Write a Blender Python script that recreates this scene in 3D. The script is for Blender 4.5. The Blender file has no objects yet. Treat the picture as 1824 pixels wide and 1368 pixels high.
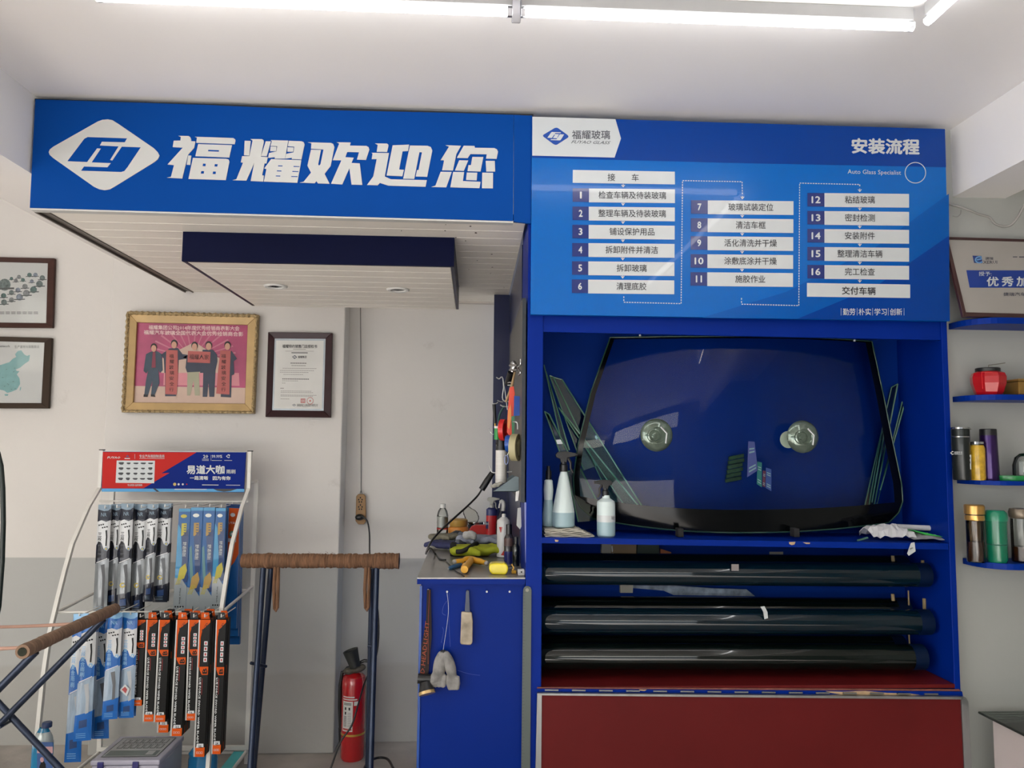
import bpy, bmesh, math, random
from mathutils import Vector, Matrix
random.seed(7)
SC = bpy.context.scene
COL = SC.collection
pi = math.pi
# ------------------------------------------------------------------ camera
FPX = 1370.0
YAW, PITCH, ROLL = 0.0490, 0.0822, 0.0090
CAM = Vector((0.0, 0.0, 1.54))
_f = Vector((math.sin(YAW)*math.cos(PITCH), math.cos(YAW)*math.cos(PITCH), math.sin(PITCH)))
_r0 = Vector((math.cos(YAW), -math.sin(YAW), 0.0))
_u0 = _r0.cross(_f)
_r = _r0*math.cos(ROLL) + _u0*math.sin(ROLL)
_u = _u0*math.cos(ROLL) - _r0*math.sin(ROLL)
cd = bpy.data.cameras.new('camera'); cam = bpy.data.objects.new('camera', cd); COL.objects.link(cam)
cd.sensor_width = 36.0; cd.lens = FPX/1824*36.0; cd.clip_start = 0.05; cd.clip_end = 200
M3 = Matrix((_r, _u, -_f)).transposed()
cam.matrix_world = Matrix.Translation(CAM) @ M3.to_4x4()
SC.camera = cam
# ------------------------------------------------------------------ view / light
SC.view_settings.view_transform = 'Standard'
SC.view_settings.look = 'None'
SC.view_settings.gamma = 1.0
SC.view_settings.exposure = 0.90
try: SC.view_settings.use_curve_mapping = False
except Exception: pass
SC.cycles.max_bounces = 10
SC.cycles.diffuse_bounces = 5
SC.cycles.glossy_bounces = 4
SC.cycles.transparent_max_bounces = 24
SC.cycles.caustics_reflective = False
SC.cycles.caustics_refractive = False
SC.cycles.sample_clamp_indirect = 6.0
SC.cycles.use_denoising = True
SKY = 6.0
TUBE = 8.0
w = bpy.data.worlds.new('sky'); SC.world = w; w.use_nodes = True
nt = w.node_tree; bg = nt.nodes['Background']
sk = nt.nodes.new('ShaderNodeTexSky'); sk.sky_type = 'HOSEK_WILKIE'; sk.turbidity = 6.0; sk.ground_albedo = 0.35
sk.sun_direction = (-0.31, -0.78, 0.54)
hs = nt.nodes.new('ShaderNodeHueSaturation'); hs.inputs['Saturation'].default_value = 0.6
nt.links.new(sk.outputs[0], hs.inputs['Color']); nt.links.new(hs.outputs[0], bg.inputs[0])
bg.inputs[1].default_value = SKY
sd = bpy.data.lights.new('sun', 'SUN'); sd.energy = 16.0; sd.angle = 0.02; sd.color = (1.0, 0.97, 0.94)
sun = bpy.data.objects.new('sun', sd); COL.objects.link(sun)
sun.rotation_euler = (math.radians(57), 0, math.radians(-22))   # high, from behind-left over the yard
# ------------------------------------------------------------------ rays
def ray(px, py): return (_f*FPX + _r*(px-912.0) - _u*(py-684.0)).normalized()
def P(px, py, Y):
    d = ray(px, py); return CAM + d*(Y/d.y)
def PX(px, py, X):
    d = ray(px, py); return CAM + d*(X/d.x)
def PZ(px, py, Z):
    d = ray(px, py); return CAM + d*((Z-CAM.z)/d.z)
def PP(px, py, o, n):
    d = ray(px, py); return CAM + d*((o-CAM).dot(n)/d.dot(n))
# ------------------------------------------------------------------ materials
def lin(c):
    return tuple(((x/255.0)/12.92 if x/255.0 <= 0.04045 else ((x/255.0+0.055)/1.055)**2.4) for x in c)
MATS = {}
def mat(name, c, rough=0.5, metal=0.0, var=0.06, scale=6.0, bump=0.0, bscale=60.0, coat=0.0, spec=0.5, stretch=None):
    if name in MATS: return MATS[name]
    m = bpy.data.materials.new(name); m.use_nodes = True; t = m.node_tree; b = t.nodes['Principled BSDF']
    L = lin(c)
    b.inputs['Roughness'].default_value = rough; b.inputs['Metallic'].default_value = metal
    b.inputs['Coat Weight'].default_value = coat; b.inputs['Specular IOR Level'].default_value = spec
    tc = t.nodes.new('ShaderNodeTexCoord'); mp = t.nodes.new('ShaderNodeMapping')
    t.links.new(tc.outputs['Object'], mp.inputs[0])
    if stretch: mp.inputs['Scale'].default_value = stretch
    n = t.nodes.new('ShaderNodeTexNoise'); n.inputs['Scale'].default_value = scale; n.inputs['Detail'].default_value = 4
    t.links.new(mp.outputs[0], n.inputs['Vector'])
    r = t.nodes.new('ShaderNodeValToRGB')
    r.color_ramp.elements[0].position = 0.3; r.color_ramp.elements[1].position = 0.7
    r.color_ramp.elements[0].color = tuple(max(0, x*(1-var)) for x in L)+(1,)
    r.color_ramp.elements[1].color = tuple(min(1, x*(1+var)) for x in L)+(1,)
    t.links.new(n.outputs['Fac'], r.inputs[0]); t.links.new(r.outputs[0], b.inputs['Base Color'])
    if bump:
        n2 = t.nodes.new('ShaderNodeTexNoise'); n2.inputs['Scale'].default_value = bscale; n2.inputs['Detail'].default_value = 3
        t.links.new(mp.outputs[0], n2.inputs['Vector'])
        bp = t.nodes.new('ShaderNodeBump'); bp.inputs['Strength'].default_value = bump; bp.inputs['Distance'].default_value = 0.01
        t.links.new(n2.outputs['Fac'], bp.inputs['Height']); t.links.new(bp.outputs[0], b.inputs['Normal'])
    m.diffuse_color = L+(1,)
    MATS[name] = m; return m
def glass(name, tint, refl=0.9, rough=0.0, ior=1.5, trans=None):
    """thin sheet: tinted transmission plus Fresnel mirror"""
    if name in MATS: return MATS[name]
    m = bpy.data.materials.new(name); m.use_nodes = True; t = m.node_tree
    for n in list(t.nodes): t.nodes.remove(n)
    o = t.nodes.new('ShaderNodeOutputMaterial'); mx = t.nodes.new('ShaderNodeMixShader')
    tr = t.nodes.new('ShaderNodeBsdfTransparent'); gl = t.nodes.new('ShaderNodeBsdfGlossy'); fr = t.nodes.new('ShaderNodeFresnel')
    fr.inputs[0].default_value = ior
    nz = t.nodes.new('ShaderNodeTexNoise'); nz.inputs['Scale'].default_value = 3.0
    mr = t.nodes.new('ShaderNodeMapRange'); mr.inputs['To Min'].default_value = rough; mr.inputs['To Max'].default_value = rough+0.02
    t.links.new(nz.outputs['Fac'], mr.inputs['Value']); t.links.new(mr.outputs[0], gl.inputs['Roughness'])
    tr.inputs[0].default_value = tuple(tint)+(1,); gl.inputs[0].default_value = (refl, refl, refl, 1)
    t.links.new(fr.outputs[0], mx.inputs[0]); t.links.new(tr.outputs[0], mx.inputs[1]); t.links.new(gl.outputs[0], mx.inputs[2])
    t.links.new(mx.outputs[0], o.inputs[0])
    m.diffuse_color = tuple(tint)+(0.4,)
    MATS[name] = m; return m
def emit(name, c, s):
    m = bpy.data.materials.new(name); m.use_nodes = True; b = m.node_tree.nodes['Principled BSDF']
    b.inputs['Base Color'].default_value = (1, 1, 1, 1)
    b.inputs['Emission Color'].default_value = tuple(c)+(1,); b.inputs['Emission Strength'].default_value = s
    MATS[name] = m; return m
# ------------------------------------------------------------------ objects
WL = {}
def setup(o, label=None, cat=None, group=None, kind=None):
    if label: o['label'] = label
    if cat: o['category'] = cat
    if group: o['group'] = group
    if kind: o['kind'] = kind
    return o
def thing(name, label, cat, loc, group=None):
    o = bpy.data.objects.new(name, None); COL.objects.link(o); o.empty_display_size = 0.05
    o.location = loc; WL[o.name] = Vector(loc)
    return setup(o, label, cat, group)
class MB:
    def __init__(s): s.v = []; s.f = []; s.m = []
    def add(s, vs, fs, m=0):
        b = len(s.v); s.v += [Vector(x) for x in vs]
        for f in fs: s.f.append([b+i for i in f]); s.m.append(m)
        return s
    def poly(s, pts, m=0): return s.add(pts, [list(range(len(pts)))], m)
    def prism(s, pts, vec, m=0, m2=None):
        n = len(pts); vec = Vector(vec); pts = [Vector(p) for p in pts]
        if m2 is None: m2 = m
        s.add(pts, [list(range(n))], m)
        s.add([p+vec for p in pts], [list(range(n))[::-1]], m2)
        for i in range(n):
            j = (i+1) % n
            s.add([pts[i], pts[i]+vec, pts[j]+vec, pts[j]], [[0, 1, 2, 3]], m2)
        return s
    def box(s, x0, x1, y0, y1, z0, z1, m=0):
        v = [(x, y, z) for z in (z0, z1) for y in (y0, y1) for x in (x0, x1)]
        return s.add(v, [[0, 2, 3, 1], [4, 5, 7, 6], [0, 1, 5, 4], [2, 6, 7, 3], [0, 4, 6, 2], [1, 3, 7, 5]], m)
    def obox(s, o, ax, ay, az, m=0):
        o, ax, ay, az = map(Vector, (o, ax, ay, az))
        v = [o + ax*i + ay*j + az*k for k in (0, 1) for j in (0, 1) for i in (0, 1)]
        return s.add(v, [[0, 2, 3, 1], [4, 5, 7, 6], [0, 1, 5, 4], [2, 6, 7, 3], [0, 4, 6, 2], [1, 3, 7, 5]], m)
    def tube(s, pts, r, n=10, m=0, cap=True, closed=False, jit=0.0):
        pts = [Vector(p) for p in pts]; N = len(pts)
        if not hasattr(r, '__len__'): r = [r]*N
        rings = []; ref = None
        for i, p in enumerate(pts):
            if closed: d = pts[(i+1) % N]-pts[i-1]
            else: d = pts[min(i+1, N-1)]-pts[max(i-1, 0)]
            if d.length < 1e-9: d = Vector((0, 0, 1))
            d.normalize()
            if ref is None: ref = d.orthogonal().normalized()
            ref = (ref - d*ref.dot(d))
            if ref.length < 1e-6: ref = d.orthogonal()
            ref.normalize(); bi = d.cross(ref)
            rr = r[i]*(1+random.uniform(-jit, jit))
            rings.append([p + (ref*math.cos(2*pi*k/n)+bi*math.sin(2*pi*k/n))*rr for k in range(n)])
        b = len(s.v)
        for R in rings: s.v += R
        for i in range(N if closed else N-1):
            for k in range(n):
                a = b+i*n+k; c = b+i*n+(k+1) % n; i2 = (i+1) % N
                s.f.append([a, c, b+i2*n+(k+1) % n, b+i2*n+k]); s.m.append(m)
        if cap and not closed:
            s.f.append([b+k for k in range(n)][::-1]); s.m.append(m)
            s.f.append([b+(N-1)*n+k for k in range(n)]); s.m.append(m)
        return s
    def lathe(s, c, prof, n=24, m=0, axis='Z', sx=1.0, sy=1.0):
        """prof: list of (r, h) along axis, optional third = material"""
        c = Vector(c); b = len(s.v); N = len(prof)
        for q in prof:
            for k in range(n):
                a = 2*pi*k/n; x, y = q[0]*math.cos(a)*sx, q[0]*math.sin(a)*sy
                if axis == 'Z': s.v.append(c+Vector((x, y, q[1])))
                elif axis == 'X': s.v.append(c+Vector((q[1], x, y)))
                elif axis == 'Y': s.v.append(c+Vector((x, q[1], y)))
                else:
                    ax = Vector(axis).normalized(); e = ax.orthogonal().normalized(); g = ax.cross(e)
                    s.v.append(c+ax*q[1]+e*x+g*y)
        for i in range(N-1):
            mm = prof[i][2] if len(prof[i]) > 2 else m
            for k in range(n):
                s.f.append([b+i*n+k, b+i*n+(k+1) % n, b+(i+1)*n+(k+1) % n, b+(i+1)*n+k]); s.m.append(mm)
        if prof[0][0] > 1e-4: s.f.append([b+k for k in range(n)][::-1]); s.m.append(prof[0][2] if len(prof[0]) > 2 else m)
        if prof[-1][0] > 1e-4: s.f.append([b+(N-1)*n+k for k in range(n)]); s.m.append(prof[-2][2] if len(prof[-2]) > 2 else m)
        return s
    def ball(s, c, rx, ry, rz, n=12, m=0):
        prof = [(max(1e-5, math.sin(pi*i/n)), -math.cos(pi*i/n)) for i in range(n+1)]
        c = Vector(c); b = len(s.v); k2 = n+4
        for r, h in prof:
            for k in range(k2): a = 2*pi*k/k2; s.v.append(c+Vector((r*math.cos(a)*rx, r*math.sin(a)*ry, h*rz)))
        for i in range(n):
            for k in range(k2):
                s.f.append([b+i*k2+k, b+i*k2+(k+1) % k2, b+(i+1)*k2+(k+1) % k2, b+(i+1)*k2+k]); s.m.append(m)
        return s
    def build(s, name, mats, parent=None, label=None, cat=None, group=None, kind=None, smooth=None, bevel=0.0, fix=True, remesh=0.0):
        if not isinstance(mats, (list, tuple)): mats = [mats]
        xs = [v.x for v in s.v]; ys = [v.y for v in s.v]; zs = [v.z for v in s.v]
        c = Vector(((min(xs)+max(xs))/2, (min(ys)+max(ys))/2, min(zs)))
        me = bpy.data.meshes.new(name); me.from_pydata([v-c for v in s.v], [], s.f)
        for m in mats: me.materials.append(m)
        me.polygons.foreach_set('material_index', s.m)
        if fix:
            bm = bmesh.new(); bm.from_mesh(me)
            bmesh.ops.remove_doubles(bm, verts=bm.verts, dist=1e-6)
            bmesh.ops.recalc_face_normals(bm, faces=bm.faces)
            bm.to_mesh(me); bm.free()
        if smooth:
            me.polygons.foreach_set('use_smooth', [True]*len(me.polygons)); me.set_sharp_from_angle(angle=math.radians(smooth))
        me.update()
        o = bpy.data.objects.new(name, me); COL.objects.link(o); WL[o.name] = c
        if parent is not None:
            o.parent = parent; o.location = c - WL[parent.name]
        else: o.location = c
        if bevel:
            bv = o.modifiers.new('bevel', 'BEVEL'); bv.width = bevel; bv.segments = 2; bv.limit_method = 'ANGLE'; bv.angle_limit = 0.6
        if remesh:
            rm = o.modifiers.new('merge', 'REMESH'); rm.mode = 'VOXEL'; rm.voxel_size = remesh; rm.use_smooth_shade = True
            sm = o.modifiers.new('soft', 'SMOOTH'); sm.factor = 0.6; sm.iterations = 4
        return setup(o, label, cat, group, kind)
# ------------------------------------------------------------------ lettering
_ts = bpy.data.scenes.new('lettering_tmp'); _tc = {}
def glyphs(body, bold=0.0, res=2):
    key = (body, bold, res)
    if key in _tc: return _tc[key]
    cu = bpy.data.curves.new('t', 'FONT'); cu.body = body; cu.size = 1.0; cu.resolution_u = res; cu.offset = bold
    ob = bpy.data.objects.new('t', cu); _ts.collection.objects.link(ob)
    with bpy.context.temp_override(scene=_ts, view_layer=_ts.view_layers[0]):
        dg = bpy.context.evaluated_depsgraph_get()
    me = bpy.data.meshes.new_from_object(ob.evaluated_get(dg))
    v = [(p.co.x, p.co.y) for p in me.vertices]; f = [list(p.vertices) for p in me.polygons]
    bpy.data.meshes.remove(me); bpy.data.objects.remove(ob); bpy.data.curves.remove(cu)
    if not v: v = [(0, 0), (1, 0), (1, 1)]; f = []
    _tc[key] = (v, f); return _tc[key]
def is_cjk(s): return any(ord(ch) > 0x2e80 for ch in s)
class Sheet:
    """a flat face in the scene with corners TL TR BR BL; u right, v down; k = print layer towards the viewer side"""
    def __init__(s, q, Y=None, world=None):
        s.q = [P(a, b, Y) for a, b in q] if world is None else [Vector(p) for p in world]
        n = (s.q[1]-s.q[0]).cross(s.q[3]-s.q[0]).normalized()
        if n.dot(CAM-s.q[0]) < 0: n = -n
        s.n = n
    def at(s, u, v, k=0):
        a, b, c, d = s.q
        return (a*(1-u)+b*u)*(1-v) + (d*(1-u)+c*u)*v + s.n*0.0006*k
    def px(s, x, y, k=0): return PP(x, y, s.q[0], s.n) + s.n*0.0006*k
    def poly(s, mb, pts, k, m): mb.poly([s.at(u, v, k) for u, v in pts], m)
    def rect(s, mb, u0, v0, u1, v1, k, m): s.poly(mb, [(u0, v0), (u1, v0), (u1, v1), (u0, v1)], k, m)
    def ppoly(s, mb, pts, k, m): mb.poly([s.px(x, y, k) for x, y in pts], m)
    def disc(s, mb, u, v, ru, rv, k, m, n=20): s.poly(mb, [(u+ru*math.cos(2*pi*i/n), v+rv*math.sin(2*pi*i/n)) for i in range(n)], k, m)
    def text(s, mb, body, quad, k, m, bold=0.0, res=2, px=False, rot=0, ink=False, shear=0.0):
        """quad = (x0,y0,x1,y1) or 4 corners, in uv or photo pixels"""
        v, f = glyphs(body, 0.0, res)
        if bold and len(body):
            o_ = bold*0.9; v0, f0 = v, f; v, f = list(v0), list(f0)
            for q_, (dx, dy) in enumerate(((o_, 0), (-o_, 0), (0, o_), (0, -o_), (0, 0))[:4]):
                nb = len(v); v += [(a+dx, b_+dy) for a, b_ in v0]; f += [[i+nb for i in g_] for g_ in f0]
        nv = len(glyphs(body, 0.0, res)[0])
        xs = [a for a, b in v]; ys = [b for a, b in v]; x0, x1 = min(xs), max(xs); y0, y1 = min(ys), max(ys)
        if is_cjk(body) and not ink: y0, y1 = min(y0, EM0), max(y1, EM1)
        if len(quad) == 4 and not hasattr(quad[0], '__len__'):
            a, b, c, d = quad; quad = [(a, b), (c, b), (c, d), (a, d)]
        if rot == 90: quad = [quad[1], quad[2], quad[3], quad[0]]      # reads downwards
        if rot == -90: quad = [quad[3], quad[0], quad[1], quad[2]]     # reads upwards
        A, B, C, D = [Vector(q) for q in quad]; out = []
        for iv, (x, y) in enumerate(v):
            kk = k+0.12*(iv//nv); t = (x-x0)/max(1e-6, x1-x0); w = (y1-y)/max(1e-6, y1-y0); t += shear*(0.5-w)
            p = (A*(1-t)+B*t)*(1-w) + (D*(1-t)+C*t)*w
            out.append(s.px(p.x, p.y, kk) if px else s.at(p.x, p.y, kk))
        mb.add(out, f, m)
    def vtext(s, mb, body, quad, k, m, bold=0.0, res=1, px=False):
        a, b, c, d = quad; n = len(body)
        for i, ch in enumerate(body): s.text(mb, ch, (a, b+(d-b)*i/n, c, b+(d-b)*(i+.9)/n), k, m, bold, res, px, ink=True)
EM0, EM1 = -0.10, 0.84
# ================================================================== ROOM
YF, YP, YA, YR = 2.645, 4.04, 4.19, 2.70
ZC = 2.735                      # ceiling
ZS = P(500, 384, YF).z          # underside of the canopy
def box(name, x0, x1, y0, y1, z0, z1, m, parent=None, **k):
    return MB().box(x0, x1, y0, y1, z0, z1).build(name, m, parent, **k)
def slab(name, q, Y, depth, m, parent=None, **k):
    return MB().prism([P(a, b, Y) for a, b in q], (0, depth, 0)).build(name, m, parent, **k)
def R4(a, b, c, d): return [(a, b), (c, b), (c, d), (a, d)]

def wallmat():
    m = mat('wall_paint', (216, 213, 209), 0.85, var=0.03, scale=1.5, bump=0.12, bscale=25)
    t = m.node_tree; b = t.nodes['Principled BSDF']; src = b.inputs['Base Color'].links[0].from_socket
    g = t.nodes.new('ShaderNodeNewGeometry'); s = t.nodes.new('ShaderNodeSeparateXYZ'); t.links.new(g.outputs['Position'], s.inputs[0])
    def below(z, soft, wob=0.0):
        mr = t.nodes.new('ShaderNodeMapRange'); mr.inputs['From Min'].default_value = z-soft; mr.inputs['From Max'].default_value = z+soft
        mr.inputs['To Min'].default_value = 1; mr.inputs['To Max'].default_value = 0
        if wob:
            n = t.nodes.new('ShaderNodeTexNoise'); n.inputs['Scale'].default_value = 5; n.inputs['Detail'].default_value = 8
            t.links.new(g.outputs['Position'], n.inputs['Vector'])
            a = t.nodes.new('ShaderNodeMath'); a.operation = 'MULTIPLY_ADD'; a.inputs[1].default_value = wob
            t.links.new(n.outputs['Fac'], a.inputs[0]); t.links.new(s.outputs[2], a.inputs[2]); t.links.new(a.outputs[0], mr.inputs['Value'])
        else: t.links.new(s.outputs[2], mr.inputs['Value'])
        return mr.outputs[0]
    def mix(fac, a, col):
        x = t.nodes.new('ShaderNodeMix'); x.data_type = 'RGBA'; t.links.new(fac, x.inputs['Factor']); t.links.new(a, x.inputs['A'])
        x.inputs['B'].default_value = lin(col)+(1,); return x.outputs['Result']
    c = mix(below(0.945, 0.002), src, (178, 179, 177))
    c = mix(below(0.42, 0.012, 0.05), c, (172, 171, 167))
    # grime specks and scuffs
    n = t.nodes.new('ShaderNodeTexNoise'); n.inputs['Scale'].default_value = 3.2; n.inputs['Detail'].default_value = 12; n.inputs['Roughness'].default_value = 0.7
    t.links.new(g.outputs['Position'], n.inputs['Vector'])
    r = t.nodes.new('ShaderNodeValToRGB'); r.color_ramp.elements[0].position = 0.62; r.color_ramp.elements[1].position = 0.75
    t.links.new(n.outputs['Fac'], r.inputs[0])
    k = t.nodes.new('ShaderNodeMath'); k.operation = 'MULTIPLY'; k.inputs[1].default_value = 0.35; t.links.new(r.outputs[0], k.inputs[0])
    c = mix(k.outputs[0], c, (150, 142, 130))
    t.links.new(c, b.inputs['Base Color'])
    return m
WALL = wallmat()
PILL = WALL
CEIL = mat('ceiling_paint', (238, 236, 234), 0.9, var=0.02, scale=1.2, bump=0.05, bscale=12)
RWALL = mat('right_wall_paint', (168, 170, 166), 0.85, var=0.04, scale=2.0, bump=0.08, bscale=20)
def floormat():
    m = mat('floor_concrete', (164, 158, 152), 0.6, var=0.25, scale=4.0, bump=0.15, bscale=30)
    return m
FLOOR = floormat()
ST = dict(kind='structure')
box('floor', -4.6, 3.7, -3.2, 4.35, -0.1, 0.0, FLOOR, **ST)
XL = P(54, 308, YF).x; ZBL = P(54, 308, YF).z
XLo = PZ(57, 372, ZBL).x; XLo = -1.80
XR = P(1697, 351, YR).x; ZBR = P(1697, 351, YR).z
XRo = P(1791, 359, YR).x
box('ceiling', XL-0.02, XR+0.02, -3.2, 4.35, ZC, ZC+0.12, CEIL, **ST)
box('ceiling_beam', XLo, XL, -3.2, YA, ZBL, 3.1, CEIL, **ST)
box('ceiling_beam', XR, XRo, -3.2, YR, ZBR, 3.1, CEIL, **ST)
box('ceiling_left_bay', -4.6, XLo, -3.2, 4.35, 3.05, 3.17, CEIL, **ST)
box('ceiling_right_bay', XRo, 3.7, -3.2, YR+0.1, 3.05, 3.17, CEIL, **ST)
box('wall_back', -4.6, 0.4, YA, YA+0.14, 0, 3.05, WALL, **ST)
XP0, XP1 = P(192, 640, YP).x, P(611, 700, YP).x
box('wall_pillar', XP0, XP1, YP, YA+0.02, 0, ZC, WALL, bevel=0.006, **ST)
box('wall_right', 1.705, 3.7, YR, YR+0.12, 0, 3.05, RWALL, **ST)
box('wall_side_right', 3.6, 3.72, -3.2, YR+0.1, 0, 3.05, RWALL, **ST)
box('wall_side_left', -4.72, -4.6, 0.4, 4.35, 0, 3.05, WALL, **ST)  # unseen wall, its open front end shaped to limit daylight at left
# the street front behind the photographer: open shutters left and centre, solid to the right
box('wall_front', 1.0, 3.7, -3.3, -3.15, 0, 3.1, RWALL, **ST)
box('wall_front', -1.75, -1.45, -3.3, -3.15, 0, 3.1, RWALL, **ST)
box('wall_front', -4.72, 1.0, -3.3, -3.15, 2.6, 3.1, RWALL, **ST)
YARD = mat('yard_concrete', (196, 196, 196), 0.8, var=0.1, scale=2.0)
box('yard', -30, 30, -26, -3.3, -0.2, -0.02, YARD, **ST)
box('yard', -30, -4.72, -3.3, 12, -0.2, -0.02, YARD, **ST)
FAC = mat('facade_plaster', (165, 168, 170), 0.8, var=0.15, scale=0.6)
far = thing('building', 'plain plastered building across the yard behind the photographer', 'building', (0, -24, 0))
box('wall', -26, 22, -26, -24, 0, 4.5, FAC, far)

# ------------------------------------------------------------------ cornice strip in the alcove and base clutter of the room
CORN = mat('cornice_white', (214, 208, 200), 0.6, var=0.03)
slab('trim_1', [(812, 534), (880, 536), (880, 541), (812, 539)], YA-0.03, 0.03, CORN, **ST)

# ================================================================== tube lights
TUBEM = emit('tube_glow', (1.0, 0.99, 0.98), TUBE)
WPL = mat('white_plastic', (225, 225, 222), 0.4, var=0.02)
BASEG = mat('base_strip_grey', (150, 150, 150), 0.6)
CLEARP = glass('clear_clip_plastic', (0.85, 0.85, 0.87), 0.8, 0.1)
ALU = mat('brushed_aluminium', (150, 152, 152), 0.38, 0.85, var=0.12, scale=30, stretch=(1, 1, 0.05))
zt = P(920, 23, 1.94).z
def tubelight(p0, p1, label):
    p0, p1 = Vector(p0), Vector(p1); d = (p1-p0).normalized(); sd_ = d.cross(Vector((0, 0, 1)))
    t = thing('tube_light', label, 'lamp', (p0+p1)/2+Vector((0, 0, 0.04)), 'ceiling tube lights')
    MB().obox(p0+Vector((0, 0, 0.014))-sd_*0.009, p1-p0, sd_*0.018, (0, 0, ZC-p0.z-0.014)).build('base_strip', BASEG, t, bevel=0.002)
    MB().tube([p0+d*0.012, p1-d*0.012], 0.012, 14).build('glass_tube', TUBEM, t, smooth=40)
    for e, s in ((p0, 1), (p1, -1)):
        MB().tube([e, e+d*0.014*s], 0.0140, 14).build('end_cap', CLEARP, t, smooth=40)
    return t
xa, xb, xc = P(172, 5, 1.94).x, P(920, 23, 1.94).x, P(1632, 52, 1.94).x
zt = ZC-0.05
tubelight((xa, 1.94, zt), (xb-0.012, 1.94, zt), 'left one of the two white tube lights in line along the ceiling')
tubelight((xb+0.012, 1.94, zt), (xc-0.01, 1.94, zt), 'right one of the two in-line white ceiling tube lights, ending at the corner')
tubelight((xc+0.015, 1.91, zt), (xc+0.015, 0.87, zt), 'white tube light turning the corner towards the viewer at upper right')
tubelight((xc+0.015, 0.84, zt), (xc+0.015, -0.2, zt), 'tube light of the ceiling rectangle, right side overhead out of frame')
cl = MB().box(xb-0.012, xb+0.012, 1.915, 1.965, zt-0.018, ZC-0.001)
cl.build('tube_connector', CLEARP, None, 'clear plastic connector clip between the two in-line tube lights', 'clip', bevel=0.003)

# ================================================================== canopy with the big sign
BLUE = mat('sign_blue', (2, 66, 146), 0.6, var=0.03, scale=2.0, spec=0.08)
NAVY = mat('navy_laminate', (10, 16, 52), 0.4, var=0.08, spec=.2)
LETTER = mat('letter_white', (196, 197, 194), 0.6, var=0.015)
PLANK = mat('ivory_ceiling_plank', (240, 235, 226), 0.5, var=0.012, scale=5.0, stretch=(0.3, 3, 3))
DARK = mat('dark_gap', (26, 25, 26), 0.8)
GREYTRIM = mat('grey_brown_trim', (112, 104, 98), 0.45, 0.3, var=0.12, scale=12)
canopy = thing('canopy_sign', 'blue welcome sign canopy with white lettering and a white rhombus emblem', 'sign', (P(500, 300, YF).x, YF, ZS))
top = [(63, 177), (360, 186.5), (577, 196), (810, 201), (915, 204.5)]
sp = top+[(914, 393.5), (53, 370)]
MB().prism([P(a, b, YF-0.012) for a, b in sp], (0, 0.03, 0)).build('face_panel', BLUE, canopy, bevel=0.0)
slab('end_panel', [(915.5, 204.5), (948, 206), (945.5, 398), (915, 394.5)], YF-0.013, 0.012, BLUE, canopy)
slab('top_gap', [(62, 175.5), (950, 203.5), (950, 207), (62, 180)], YF-0.010, 0.009, DARK, canopy)
slab('edge_trim', [(54, 370.5), (914, 394), (914, 397), (54, 373.5)], YF-0.010, 0.03, LETTER, canopy)
SG = Sheet([(65, 178), (915, 206), (914, 393), (53, 370)], YF-0.012)
def trace(origin, s, pts): return [(origin[0]+x/s, origin[1]+y/s) for x, y in pts]
S1 = 13.029
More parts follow.
